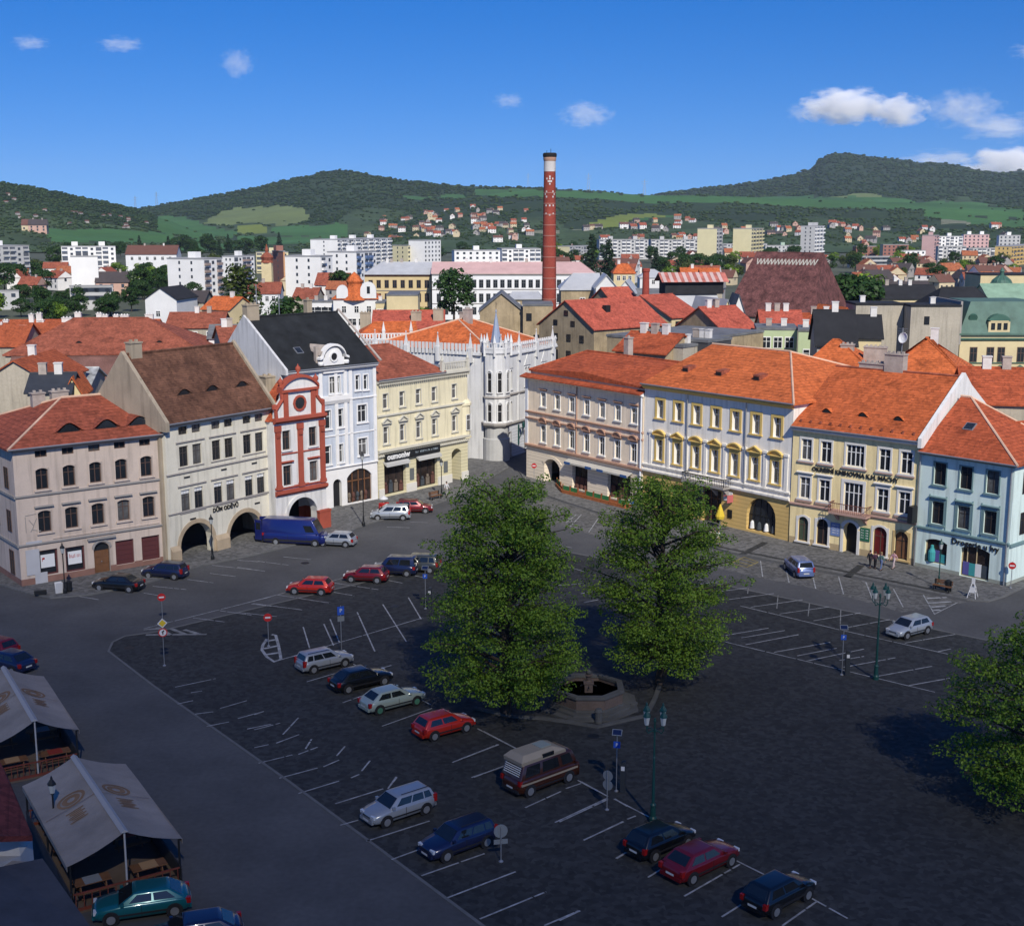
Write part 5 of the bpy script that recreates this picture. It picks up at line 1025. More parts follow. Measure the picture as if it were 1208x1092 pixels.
WSIGN=M('white_sign',(.6,.6,.6),.5,.05); RSIGN=M('red_sign',(.42,.02,.02),.5,.05); BSIGN=M('blue_sign',(.02,.08,.40),.5,.05); GSIGN=M('grey_sign_back',(.22,.24,.25),.5,.1,metal=.3); YSIGN=M('yellow_sign',(.6,.42,.03),.5,.05); SOLAR=M('solar_cell',(.012,.02,.06),.2,.1)
def disc(parent,z,r,mats,nm='sign_plate',y=-.05,n=20,rot=0,ring=None,face=0):
    pts=[(r*math.cos(2*PI*i/n+rot),z+r*math.sin(2*PI*i/n+rot)) for i in range(n)]; mb=MB(); mb.prism(pts,'y',y-.012,y+.012); o=mb.build(nm,mats[0],parent)
    if len(mats)>1: mb=MB(); mb.prism([(x*.76,z+(q-z)*.76) for x,q in pts],'y',y-.02,y-.0135); mb.build('sign_face',mats[1],o)
    return o
def post(px,py,h,label,name='road_sign',cat='road sign',rz=0,r=.03,z=0,mat=STEEL):
    p=G(px,py); p.z=z; o=empty(name,p,rz,label,cat); mb=MB(); mb.tube((0,0,0),(0,0,h),r,n=8); mb.lathe([(.12,0),(.12,.04),(.04,.1)],8); mb.build('post',mat,o); return o
o=post(194,785,3.6,'signpost on the lot corner with yellow diamond above a red ringed sign',rz=.35); disc(o,3.25,.36,[WSIGN,YSIGN],n=4); q=disc(o,2.55,.33,[RSIGN,WSIGN]); mb=MB(); mb.box(-.04,.04,-.085,-.071,2.4,2.66); mb.prism([(-.12,2.6),(.1,2.6),(.1,2.75)],'y',-.085,-.071); mb.build('arrow_symbol',IRON,q)
def stopbar(o,z): q=disc(o,z,.32,[RSIGN]); mb=MB(); mb.box(-.2,.2,-.075,-.0625,z-.06,z+.06); mb.build('white_bar',WSIGN,q)
o=post(192,735,2.5,'red no entry sign on the kerb below the dark blue estate car',rz=.3); stopbar(o,2.2)
o=post(317,762,2.6,'red no entry sign at the hatched end of the upper bays',rz=.2); stopbar(o,2.3)
o=post(630,572,2.7,'red no entry sign at the side street corner of the peach townhouse',z=.12,rz=-.2); stopbar(o,2.3)
o=post(1192,695,2.4,'red and grey sign by the downpipe of the aqua corner house',z=.12,rz=-.3); stopbar(o,2.05)
o=post(403,770,3.7,'blue parking sign on a pole above the silver estate car',rz=.4); mb=MB(); mb.box(-.26,.26,-.06,-.035,3.0,3.65); q=mb.build('sign_plate',BSIGN,o); text('P',.42,WSIGN,q,(0,-.07,3.33),ext=.005); mb=MB(); mb.box(-.26,.26,-.06,-.035,2.5,2.9); mb.build('sub_plate',GSIGN,o)
o=post(745,613,2.2,'blue round arrow sign in front of the peach cafe terrace',z=.12,rz=-.5); q=disc(o,1.95,.38,[WSIGN,BSIGN]); mb=MB(); mb.prism([(-.2,1.9),(.05,1.9),(.05,1.8),(.24,1.95),(.05,2.1),(.05,2.0),(-.2,2.0)],'y',-.085,-.0712); mb.build('arrow_symbol',WSIGN,q)
o=post(591,1016,1.9,'grey back of a round sign with a small plate by the navy estate car',rz=PI+.2); disc(o,1.65,.36,[GSIGN],rot=0); mb=MB(); mb.box(-.36,.36,-.06,-.035,.95,1.2); mb.build('sub_plate',GSIGN,o)
o=post(716,955,2.3,'grey backed round signs on a post at the corner of the bays',rz=2.6); disc(o,2.0,.3,[GSIGN]); disc(o,1.45,.3,[GSIGN],n=20)
for px,py,lb,rz in((727,933,'near the tall lamp post',-.2),(993,796,'between the right hand parking rows',-.1),(502,718,'against the left tree crown',-.1)):
    o=post(px,py,3.5,'parking meter with solar pole and blue sign '+lb,'parking_meter','parking meter',rz=rz); mb=MB(); mb.T=Matrix.Translation((0,0,3.55))@Matrix.Rotation(.7,4,'X'); mb.box(-.28,.28,-.2,.2,-.02,.02); q=mb.build('solar_panel',GSIGN,o); mb=MB(); mb.T=Matrix.Translation((0,0,3.55))@Matrix.Rotation(.7,4,'X'); mb.box(-.24,.24,-.16,.16,.021,.026); mb.build('solar_cells',SOLAR,q)
    mb=MB(); mb.box(-.19,.19,-.07,-.045,2.65,3.03); q=mb.build('sign_plate',BSIGN,o); text('P',.27,WSIGN,q,(0,-.08,2.84),ext=.005)
    mb=MB(); mb.box(.22,.52,-.16,.16,0,1.65); mb.prism([(.22,1.65),(.52,1.65),(.52,1.85),(.3,1.85)],'y',-.16,.16); q=mb.build('meter_cabinet',M('dark_meter',(.03,.035,.04),.5,.1),o); mb=MB(); mb.box(.27,.47,-.175,-.1605,1.35,1.6); mb.build('display',WSIGN,q)
# benches, bins, boards
def bench(px,py,rz,label,z=.12):
    p=G(px,py); p.z=z; o=empty('bench',p,rz,label,'bench'); mb=MB()
    for k in range(4): mb.box(-.85,.85,-.24+k*.13,-.14+k*.13,.43,.46)
    mb.build('seat',WOOD,o); mb=MB()
    for k in range(3): mb.box(-.85,.85,.28,.31,.55+k*.13,.65+k*.13)
    mb.build('backrest',WOOD,o)
    for sx in(-.7,.7): mb=MB(); mb.box(sx-.04,sx+.04,-.22,.27,.38,.429); mb.box(sx-.04,sx+.04,-.22,-.16,0,.38); mb.box(sx-.04,sx+.04,.2,.279,0,.95); mb.build('leg',IRON,o)
bench(1111,698,-.75,'dark bench beside the lantern post at the drugstore'); bench(514,590,.85,'dark bench by the lantern post at the shop with the long sign')
def bin_(px,py,label,z=.12,m=None):
    p=G(px,py); p.z=z; o=empty('litter_bin',p,0,label,'litter bin'); mb=MB(); mb.lathe([(.2,0),(.24,.1),(.26,.8)],12); b=mb.build('drum',m or IRON,o); mb=MB(); mb.lathe([(.28,.8),(.28,.88),(.1,1.0)],12); mb.build('lid',m or IRON,b)
bin_(1118,698,'dark litter bin right of the drugstore bench'); bin_(82,699,'dark litter bin beside the lantern post at the beige corner townhouse'); bin_(926,636,'small dark bin at the corner of the ochre shop arch')
mb=MB(); p=G(1147,706); o=empty('folding_sign',(p.x,p.y,.12),-.6,'white open A-frame sign with long legs on the pavement before the drugstore','sign')
for s_ in(-1,1): mb=MB(); mb.tube((-.35*1,s_*.4,0),(-.1,.0,1.3),.035,n=5); mb.tube((.35,s_*.4,0),(.1,.0,1.3),.035,n=5); mb.box(-.22,.22,s_*.2-.012,s_*.2+.012,.45,.95); mb.build('leg_frame',WSIGN,o)
mb=MB(); mb.box(-.14,.14,-.03,.03,1.2,1.75); mb.build('top_board',WSIGN,o)
o=empty('folding_sign',(*G(70,701).xy,.12),.6,'white A-frame board leaning by the lantern post at the beige townhouse','sign')
for s_ in(-1,1): mb=MB(); mb.T=Matrix.Rotation(s_*.22,4,'X'); mb.box(-.3,.3,-.02,.02,-.0,1.0); mb.T=Matrix.Translation((0,s_*.22,0))@Matrix.Rotation(s_*.22,4,'X'); mb.build('board',WSIGN,o) if mb.v else 0
p=G(48,703); o=empty('low_planter',(p.x,p.y,.12),.3,'low dark trough on the pavement at the far left townhouse corner','planter'); mb=MB(); mb.box(-.5,.5,-.2,.2,.1,.4); mb.box(-.45,-.35,-.15,.15,0,.1); mb.box(.35,.45,-.15,.15,0,.1); mb.build('trough',IRON,o)
p=G(453,604); o=empty('ice_cream_cart',(p.x,p.y,.12),.8,'small red and white kiosk cart on the pavement before the blue house','cart'); mb=MB(); mb.box(-.5,.5,-.3,.3,.25,.95); mb.build('body',RSIGN,o); mb=MB(); mb.lathe([(.5,1.4),(.45,1.5),(.05,1.75)],10); mb.tube((0,0,.95),(0,0,1.5),.03); mb.build('canopy',WSIGN,o)
for s_ in(-1,1): mb=MB(); mb.tube((-.2,s_*.33,.2),(-.2,s_*.28,.2),.2,n=12); mb.build('wheel',TYRE,o)
p=G(849,624); o=empty('yellow_parasol',(p.x,p.y,.12),0,'folded bright yellow parasol with a stand before the ochre shop front','parasol'); mb=MB(); mb.lathe([(.3,0),(.3,.06),(.04,.08),(.03,2.5)],10); mb.build('pole',STEEL,o); mb=MB(); mb.lathe([(.42,1.0),(.5,1.3),(.3,1.9),(.08,2.5),(.02,2.6)],10); mb.build('cloth',M('yellow_cloth',(.62,.45,.04),.8,.1),o)
# fountain
p=G(694,830); FT=empty('fountain',p,.0,'octagonal pink stone fountain basin with a central pillar between the two lindens','fountain'); FS=M('pinkish_fountain_stone',(.115,.085,.07),.9,.25,2,.3,fine=.1); FG=M('grey_fountain_stone',(.09,.09,.085),.9,.25,2,.3)
r0=2.4
mb=MB(); mb.lathe([(r0+1.1,0),(r0+1.1,.12),(r0+.55,.125),(r0+.55,.26),(.1,.27)],8,rot=PI/8); mb.build('step',FG,FT)
mb=MB(); n=8
def ring(mb,ri,ro,z0,z1):
    for k in range(8):
        a,b=PI/8+k*PI/4,PI/8+(k+1)*PI/4; c=lambda r,t:(r*math.cos(t),r*math.sin(t)); mb.prism([c(ri,a),c(ro,a),c(ro,b),c(ri,b)],'z',z0,z1)
ring(mb,r0-.25,r0,.27,1.15); mb.build('basin',FS,FT); mb=MB(); ring(mb,r0-.32,r0+.12,1.15,1.33); ring(mb,r0,r0+.1,.27,.42); mb.build('rim',FG,FT)
mb=MB(); mb.lathe([(.05,.9),(r0-.27,.9)],8,rot=PI/8); mb.build('water',M('dark_water',(.008,.016,.012),.08,.3,1,.3,spec=.6),FT)
mb=MB(); mb.box(-.27,.27,-.27,.27,.3,1.5); mb.box(-.34,.34,-.34,.34,1.5,1.62); mb.lathe([(.2,1.62),(.12,1.7),(.2,1.95),(.3,2.05),(.1,2.1)],10); mb.build('pillar',FS,FT)
mb=MB(); mb.lathe([(.02,2.08),(.16,2.15),(.17,2.32),(.02,2.45)],10); mb.build('finial',FG,FT,smooth=True)
for k in(0,2,4,6): a=-PI/2+k*PI/4; mb=MB(); mb.tube((.3*math.cos(a),.3*math.sin(a),1.35),(.55*math.cos(a),.55*math.sin(a),1.28),.03,n=6); mb.build('spout',IRON,FT)
mb=MB(); mb.lathe([(.3,0),(.3,.1),(.05,.12)],12,c=(3.0,-.3,.12)); mb.build('well_cover',FG,FT)
# raised kerb of the fountain terrace
strip('terrace_kerb',g((560,836),(606,846),(640,848),(668,852),(705,858),(735,851),(762,845),(772,826),(778,810)),.3,-.01,.14,FG)
p=G(706,852); mb=MB(); mb.lathe([(.25,0),(.25,.7),(.3,.75),(.2,.95)],10); tag(mb.build('stone_bollard',FG,None,p),'short dark stone bollard on the terrace kerb in front of the fountain','bollard')
# ================================================================= TENTS
CANV=M('beige_canvas',(.27,.235,.20),.85,.22,1.2,.8); PRT=M('brown_canvas_print',(.22,.13,.07),.85,.2,3)
def tent(label,r0,r1,e0,e1,f0=None,f1=None):
    ZR,ZE=3.5,2.45; a,b=G(*r0,ZR),G(*r1,ZR); c,d=G(*e0,ZE),G(*e1,ZE); o_=Vector((b.x,b.y,0)); root=empty('beer_tent',o_,0,label,'tent','canvas tents by the road')
    ax=(a-b); ax.z=0; rt=(d-b); rt.z=0; axn=ax.normalized(); rt=rt-axn*rt.dot(axn); hwid=rt.length; rtn=rt.normalized(); Lg=ax.length
    Mx=Matrix(((axn.x,rtn.x,0,0),(axn.y,rtn.y,0,0),(0,0,1,0),(0,0,0,1)))
    for sy,nm in((1,'canopy'),(-1,'canopy')):
        mb=MB(); mb.T=Mx; n=8; 
        for i in range(n):
            for j in range(4):
                P=lambda i,j:(Lg*i/n,sy*hwid*j/4,ZR+(ZE-ZR)*j/4-.12*math.sin(PI*j/4)-.05*math.sin(PI*i/n*2)*(j/4))
                mb.quad(P(i,j),P(i+1,j),P(i+1,j+1),P(i,j+1)); 
        mb.prism([(0,ZE-.25),(Lg,ZE-.25),(Lg,ZE),(0,ZE)],'y',sy*hwid-.01,sy*hwid+.01)
        cp=mb.build(nm,CANV,root); fixn(cp)
        mb=MB(); mb.T=Mx
        def onp(x,t): return (x,sy*hwid*t,ZR+(ZE-ZR)*t-.12*math.sin(PI*t)+.03-.05*math.sin(PI*x/Lg*2)*t)
        for r_a,r_b in((.55,.7),(.2,.45)):
            for k in range(16): a0,a1=2*PI*k/16,2*PI*(k+1)/16; mb.quad(*[onp(Lg*.5+.9+r*math.cos(t)*1.0,.42+r*math.sin(t)/hwid) for r,t in((r_a,a0),(r_b,a0),(r_b,a1),(r_a,a1))])
        for k in range(7): x=Lg*.5-.3-k*.17; t0=.3+.05*(k%2); mb.quad(onp(x,t0),onp(x-.1,t0),onp(x-.1,.62-.06*(k%3)),onp(x,.62-.04*(k%2)))
        mb.quad(onp(Lg*.5+.02,.05),onp(Lg*.5-.02,.05),onp(Lg*.5-.02,.95),onp(Lg*.5+.02,.95))
        fixn(mb.build('canvas_print',PRT,cp))
    mb=MB(); mb.T=Mx; mb.prism([(-.18,ZR-.01),(.18,ZR-.01),(0,ZR+.12)],'x',-.05,Lg+.05) ; mb.build('ridge_cap',M('pale_canvas',(.36,.35,.34),.8,.05),root)
    PW=M('white_tent_pole',(.4,.4,.4),.4,.05)
    for x in(.1,Lg/2,Lg-.1):
        for y in(0,-hwid+.15,hwid-.15):
            if x==Lg/2 and y==0: continue
            mb=MB(); mb.T=Mx; mb.tube((x,y,0),(x,y,(ZR if y==0 else ZE)-.05),.05,n=6); mb.build('pole',PW if y==0 else IRON,root)
    for x in(.0,Lg): 
        mb=MB(); mb.T=Mx; mb.box(x-.03,x+.03,-hwid+.2,hwid-.2,.95,1.02); mb.box(x-.03,x+.03,-hwid+.2,hwid-.2,.1,.25)
        for k in range(14): y=-hwid+.3+k*(2*hwid-.6)/13; mb.box(x-.02,x+.02,y-.02,y+.02,.25,.95)
        mb.build('railing',M('dark_red_wood',(.16,.04,.025),.7,.2,4),root)
    for y in(-hwid+.1,hwid-.1): mb=MB(); mb.T=Mx; mb.box(0,Lg,y-.03,y+.03,.95,1.02); mb.box(0,Lg,y-.02,y+.02,.05,.9); mb.build('side_screen',M('dark_screen',(.03,.03,.035),.8,.2),root)
    mb=MB(); mb.T=Mx; mb.box(-.05,Lg+.05,-hwid+.12,hwid-.12,0.0,.1); mb.build('floor',M('plank_floor',(.12,.09,.07),.85,.2,3),root)
    return o_,Mx,hwid,Lg
def picnic(loc,rz,label,cloth):
    o=empty('picnic_table',loc,rz,label,'table','tables under the tents'); mb=MB(); mb.box(-.85,.85,-.38,.38,.72,.77); mb.build('tabletop',WOOD,o); mb=MB(); mb.box(-.4,.4,-.39,.39,.775,.785); mb.build('table_runner',cloth,o)
    for s_ in(-1,1):
        mb=MB(); mb.box(-.85,.85,s_*.7-.14,s_*.7+.14,.43,.47); mb.build('seat',WOOD,o)
        mb=MB(); mb.box(s_*.6-.04,s_*.6+.04,-.7,.7,.36,.429); mb.tube((s_*.6,-.55,.1),(s_*.6,-.2,.72),.04,n=5); mb.tube((s_*.6,.55,.1),(s_*.6,.2,.72),.04,n=5); mb.build('leg',WOOD,o)
CL=[M('grey_cushion',(.20,.22,.25),.8,.1),M('tan_cushion',(.35,.22,.12),.8,.1),M('red_cloth',(.25,.03,.02),.8,.1)]
lab_={0:['in the nearer tent behind the teal hatchback','in the middle of the nearer tent','at the far end of the nearer tent'],1:['at the near end of the farther tent','in the middle of the farther tent','at the far end of the farther tent']}
for ti,(lab,a,b,c,d) in enumerate((('nearer white gabled canvas tent with brown round emblems next to the teal car',(87,892),(147,981),(141,894),(206,977)),('farther white gabled canvas tent cut off by the left edge',(4,787),(41,850),(50,799),(91,857)))):
    o_,Mx,hwid,Lg=tent(lab,a,b,c,d)
    for k in range(3):
        for s_ in(-1,1):
            p=o_+(Mx@Vector((1.3+k*(Lg-2.6)/2,s_*hwid*.5,.1))); ax=math.atan2(Mx[1][0],Mx[0][0])
            picnic(p,ax+PI/2,('left' if s_<0 else 'right')+' hand wooden table with benches '+lab_[ti][k],CL[(k+ti+(s_>0))%3])
# near building below the viewpoint at the bottom left corner
LB=empty('corner_building',G(20,1060,0),0,'dark roofed building at the bottom left corner with a red and a grey roof','building')
def poly3(name,pts,mat,parent,th=.25):
    mb=MB(); n=len(pts); P=[p-parent.location for p in pts]; P=[tuple(p) for p in P]; Q=[(p[0],p[1],p[2]-th) for p in P]
    mb.add(P+Q,[tuple(range(n)),tuple(range(2*n-1,n-1,-1))]+[(i,n+i,n+(i+1)%n,(i+1)%n) for i in range(n)]); return fixn(mb.build(name,mat,parent))
GRY=M('dull_grey_roof',(.06,.06,.065),.9,.3,1.5,.3); DKR=tile('dark_red_sheet',(.15,.035,.03))
poly3('roof',[G(-80,1008,7.2),G(0,1022,6.8),G(50,1012,6.6),G(112,1100,6.6),G(120,1180,6.6),G(-80,1180,8.5)],GRY,LB)
poly3('wall',[G(-80,1012,6.3),G(48,1016,6.2),G(106,1100,6.2),G(112,1180,6.2),G(-80,1180,6.2)],M('pale_low_wall',(.25,.23,.21)),LB,6.2)
poly3('red_roof',[G(-80,880,8.2),G(0,898,7.6),G(9,915,7.2),G(38,985,7.0),G(0,986,7.6),G(-80,980,8.6)],DKR,LB)
poly3('white_gable',[G(-80,975,7.0),G(0,985,6.9),G(20,984,6.8),G(38,988,6.4),G(30,1000,6.3),G(24,1009,6.2),G(0,1019,6.4),G(-80,1010,6.4)],M('white_gable_wall',(.42,.42,.42)),LB,1.2)
# ================================================================= PEOPLE
SKIN=M('skin',(.45,.26,.19),.6,.05)
def skin(chain,rad,name,mat,parent,sub=1):
    me=bpy.data.meshes.new(name); vs=[];es=[];rs=[];ix={}
    for a,b in chain:
        for k in(a,b):
            if k not in ix: ix[k]=len(vs); vs.append(JT[k]); rs.append(rad[k])
        es.append((ix[a],ix[b]))
    me.from_pydata(vs,es,[]); o=bpy.data.objects.new(name,me); COL.objects.link(o); o.modifiers.new('s','SKIN'); me.skin_vertices or 0
    for i,r in enumerate(rs): me.skin_vertices[0].data[i].radius=(r,r*.85)
    me.skin_vertices[0].data[0].use_root=True; m=o.modifiers.new('d','SUBSURF'); m.levels=m.render_levels=sub
    dg=bpy.context.evaluated_depsgraph_get(); m2=bpy.data.meshes.new_from_object(o.evaluated_get(dg)); m2.name=name; bpy.data.objects.remove(o); m2.materials.clear(); m2.materials.append(mat); m2.polygons.foreach_set('use_smooth',[True]*len(m2.polygons)); return link(name,m2,parent)
JT={}
def person(px,py,rz,h,top,legs,hair,label,z=.12,step=.16,skirt=False):
    p=G(px,py); p.z=z; root=empty('person',p,rz,label,'person'); k=h/1.75; J={}
    J['pel']=(0,0,.95);J['sp']=(0,.01,1.15);J['ch']=(0,0,1.33);J['nk']=(0,-.01,1.48);J['hd']=(0,-.02,1.58);J['tp']=(0,-.02,1.70)
    for s,n in((-1,'l'),(1,'r')):
        f=step*s; J['hip'+n]=(s*.09,0,.90);J['kn'+n]=(s*.10,-f*.5-.03,.50);J['an'+n]=(s*.10,-f+(.05 if f>0 else .02),.08);J['to'+n]=(s*.11,-f-.15,.03)
        J['sh'+n]=(s*.18,.0,1.40);J['el'+n]=(s*.24,f*.5+.02,1.13);J['wr'+n]=(s*.23,f-.08,.90);J['pa'+n]=(s*.225,f-.11,.83)
        for i in range(5): J['f%d%s'%(i,n)]=(s*.225+(i-2)*.014*1,f-.13-(.03 if i==0 else 0),.755-.01*(2-abs(i-2)) if i else .80)
    JT.clear(); JT.update({a:(b[0]*k,b[1]*k,b[2]*k) for a,b in J.items()})
    rad=dict(pel=.13,sp=.12,ch=.14,nk=.055,hd=.085,tp=.065)
    for n in'lr': rad.update({'hip'+n:.085,'kn'+n:.055,'an'+n:.038,'to'+n:.035,'sh'+n:.06,'el'+n:.04,'wr'+n:.028,'pa'+n:.034}); rad.update({'f%d%s'%(i,n):.009 for i in range(5)})
    ch=[('pel','sp'),('sp','ch'),('ch','nk'),('nk','hd'),('hd','tp')]
    for n in'lr': ch+=[('pel','hip'+n),('hip'+n,'kn'+n),('kn'+n,'an'+n),('an'+n,'to'+n),('ch','sh'+n),('sh'+n,'el'+n),('el'+n,'wr'+n),('wr'+n,'pa'+n)]+[('pa'+n,'f%d%s'%(i,n)) for i in range(5)]
    b=skin(ch,rad,'body',SKIN,root)
    r2={a:v+.018 for a,v in rad.items()}
    skin([('sp','pel')]+[(x,y) for n in'lr' for x,y in(('pel','hip'+n),('hip'+n,'kn'+n),('kn'+n,'an'+n))],r2,'trousers',legs,b)
    r3={a:v+.026 for a,v in rad.items()}; skin([('pel','sp'),('sp','ch')]+[(x,y) for n in'lr' for x,y in(('ch','sh'+n),('sh'+n,'el'+n),('el'+n,'wr'+n))],r3,'jacket',top,b)
    mb=MB(); mb.T=Matrix.Scale(k,4); mb.lathe([(.02,.11),(.07,.09),(.095,.03),(.098,-.05),(.07,-.09)][::-1],10,c=(0,.01,1.66)); mb.build('hair',hair,b,smooth=True)
    mb=MB(); mb.T=Matrix.Scale(k,4); mb.box(-.012,.012,-.125,-.09,1.60,1.64); mb.build('nose',SKIN,b)
    for s in(-1,1):
        mb=MB(); mb.T=Matrix.Scale(k,4); mb.lathe([(.004,-.008),(.009,0),(.004,.008)],6,c=(s*.035,-.10,1.645)); mb.build('eye',IRON,b)
        mb=MB(); mb.T=Matrix.Scale(k,4); mb.box(s*.11-.035,s*.11+.04-.005,-step*s-.19,-step*s+.08,0,.07); mb.build('shoe',IRON,b)
C_=lambda n,c:M('cloth_'+n,c,.85,.1,6)
HB=M('brown_hair',(.05,.03,.02),.7,.1); HL=M('fair_hair',(.25,.17,.08),.7,.1)
person(1026,671,2.2,1.7,C_('black',(.02,.02,.025)),C_('black',(.02,.02,.025)),HB,'person in black walking at the left of the group before the library')
person(1032,672,2.5,1.65,C_('dark_plum',(.07,.03,.05)),C_('black',(.02,.02,.025)),HB,'person in a dark plum top in the middle of the group before the library')
person(1039,674,2.0,1.75,C_('teal_grey',(.10,.17,.16)),C_('jeans',(.10,.14,.26)),HL,'person in jeans and grey-green top nearest the road in the library group')
person(1054,672,-1.0,1.7,C_('pink',(.50,.28,.30)),C_('pale_pink',(.45,.36,.36)),HB,'person in pale pink clothes walking apart from the library group',step=.25)
person(527,586,2.6,1.75,C_('white',(.55,.55,.55)),C_('pale',(.5,.48,.45)),HB,'person in white with dark hair beside the bench at the shop with the long sign')
person(847,645,.5,1.7,C_('white',(.55,.55,.55)),C_('tan',(.35,.25,.15)),HB,'person in a white top and tan trousers below the yellow parasol')
person(841,642,-.4,1.65,C_('cream',(.5,.42,.3)),C_('brown',(.12,.07,.04)),HB,'person in cream at the right edge of the right linden crown')
# ================================================================= MIDDLE DISTANCE
OCHW=M('stained_ochre_plaster',(.34,.27,.17),.95,.3,1.2,.2,fine=.15,kind='plaster'); BEI=M('bare_beige_render',(.38,.34,.27),.95,.15,.6,fine=.08,kind='plaster'); CREW=M('cream_far_plaster',(.58,.48,.28),.9,.12,.8); WHW=M('white_far_plaster',(.66,.66,.65),.9,.08,.8); GREW=M('pale_green_plaster',(.42,.50,.30),.9,.1,.8); PINKR=M('pale_pink_tin_roof',(.55,.36,.33),.6,.12,.8); GREYR=M('grey_tin_roof',(.15,.155,.16),.7,.35,1.5); WTIN=M('pale_tin_roof',(.42,.43,.44),.5,.12,1); FRED=tile('bright_red_tile',(.42,.095,.06)); T_LO=tile('muted_orange_tile',(.34,.085,.035)); COPPER=M('green_copper_roof',(.085,.15,.12),.7,.25,1.5); COPD=M('dark_green_copper',(.05,.12,.09),.6,.3,1.5); MATB=M('near_black_roof',(.02,.021,.024),.9,.3,1.5)
STRI=M('rusty_striped_tin',(.40,.13,.10),.7,.5,2)
W2={}
def w2mesh(w,h):
    k=(round(w,1),round(h,1))
    if k not in W2:
        mb=MB(); mb.box(-w/2-.12,w/2+.12,-.06,.0,-.1,h+.15,0); mb.box(-w/2,w/2,-.075,-.061,0,h,1); mb.box(-.05,.05,-.09,-.076,0,h,0); mb.box(-w/2,w/2,-.088,-.0765,h*.6,h*.6+.08,0); W2[k]=(mb.v,mb.f,mb.m)
    return W2[k]
W2M={}
def mh(label,a,pxb,ang,dep,rise,wm,rm,kind='x',win=None,name='townhouse',cat='house',hl=0,hr=0,fr=None,ch=1,base=0):
    A_=D(*a); z=A_.z; t=R(ang); d=Vector((math.cos(t),math.sin(t),0)); k=ray(pxb,a[1]); k=k.x/k.y; Lw=(k*A_.y-A_.x)/(d.x-k*d.y); b=Bld(name,label,cat,(A_.x,A_.y,0),(A_.x+d.x*Lw,A_.y+d.y*Lw,0)); w=b.W; mb=MB()
    for p,q in(((0,0),(w,0)),((w,0),(w,dep)),((w,dep),(0,dep)),((0,dep),(0,0))): mb.quad((p[0],p[1],base),(q[0],q[1],base),(q[0],q[1],z),(p[0],p[1],z))
    if kind=='y': mb.poly([(0,0,z),(w,0,z),(w/2,0,z+rise)]); mb.poly([(0,dep,z),(w,dep,z),(w/2,dep,z+rise)])
    if kind=='x' and not hl: mb.poly([(0,0,z),(0,dep,z),(0,dep/2,z+rise)])
    if kind=='x' and not hr: mb.poly([(w,0,z),(w,dep,z),(w,dep/2,z+rise)])
    b.part(mb,'wall',wm)
    if kind=='x':
        mb=MB(); e=.35; L=[(-e,-e,z-.1),(w+e,-e,z-.1),(w+e,dep+e,z-.1),(-e,dep+e,z-.1),(hl if hl else -e,dep/2,z+rise),(w-hr if hr else w+e,dep/2,z+rise)]
        f=[(0,1,5,4),(2,3,4,5)]+([(3,0,4)] if hl else [])+([(1,2,5)] if hr else []); mb.add(L,f); mb.add([(p[0],p[1],p[2]-.18) for p in L],[tuple(reversed(x)) for x in f])
        ed=[(0,1)]+([] if hl else [(0,4),(3,4)])+([] if hr else [(1,5),(2,5)])
        for p,q in ed: P,Q=L[p],L[q]; mb.quad(P,Q,(Q[0],Q[1],Q[2]-.18),(P[0],P[1],P[2]-.18))
        ro=b.part(mb,'roof',rm); rm_=MB(); rm_.tube(L[4],L[5],.12,n=5); [rm_.tube(L[i],L[j],.1,n=5) for i,j in (([(0,4)] if hl else [])+([(1,5)] if hr else []))]; rm_.build('ridge_tiles',rm,ro)
    elif kind=='y':
        mb=MB(); e=.35; s=rise/(w/2)
        for sx,x0,x1 in((1,-e,w/2),(-1,w+e,w/2)):
            q=[(x0,-e,z-e*s),(x1,-e,z+rise),(x1,dep+e,z+rise),(x0,dep+e,z-e*s)]; mb.add(q+[(p[0],p[1],p[2]-.18) for p in q],[(0,1,2,3),(7,6,5,4),(0,1,5,4),(1,2,6,5),(2,3,7,6),(3,0,4,7)])
        ro=b.part(mb,'roof',rm)
    elif kind=='flat':
        mb=MB(); mb.box(-.1,w+.1,-.1,dep+.1,z,z+.35); ro=b.part(mb,'roof',rm)
    elif kind=='mansard':
        mb=MB(); i=rise*.42; L=[(-.3,-.3,z),(w+.3,-.3,z),(w+.3,dep,z),(-.3,dep,z),(i,i,z+rise),(w-i,i,z+rise),(w-i,dep-i,z+rise),(i,dep-i,z+rise)]; mb.add(L,[(0,1,5,4),(1,2,6,5),(2,3,7,6),(3,0,4,7),(4,5,6,7)]); mb.box(-.5,w+.5,-.5,dep,z-.3,z-.002); ro=b.part(mb,'roof',rm)
    b.rf=ro; b.rp=(z,z+rise,dep/2,0); b.ez=z; b.dep=dep
    if ch:
        for q in range(ch): u=w*(.2+.6*((q*.37+.13*len(label))%1)); m=MB(); y=dep*.5; zt=z+(rise if kind!='flat' else .3)+1.1; m.box(u-.45,u+.45,y-.35,y+.35,zt-2.2,zt); m.box(u-.52,u+.52,y-.42,y+.42,zt,zt+.12); m.build('chimney',CHIM if q%2 else CHW,ro)
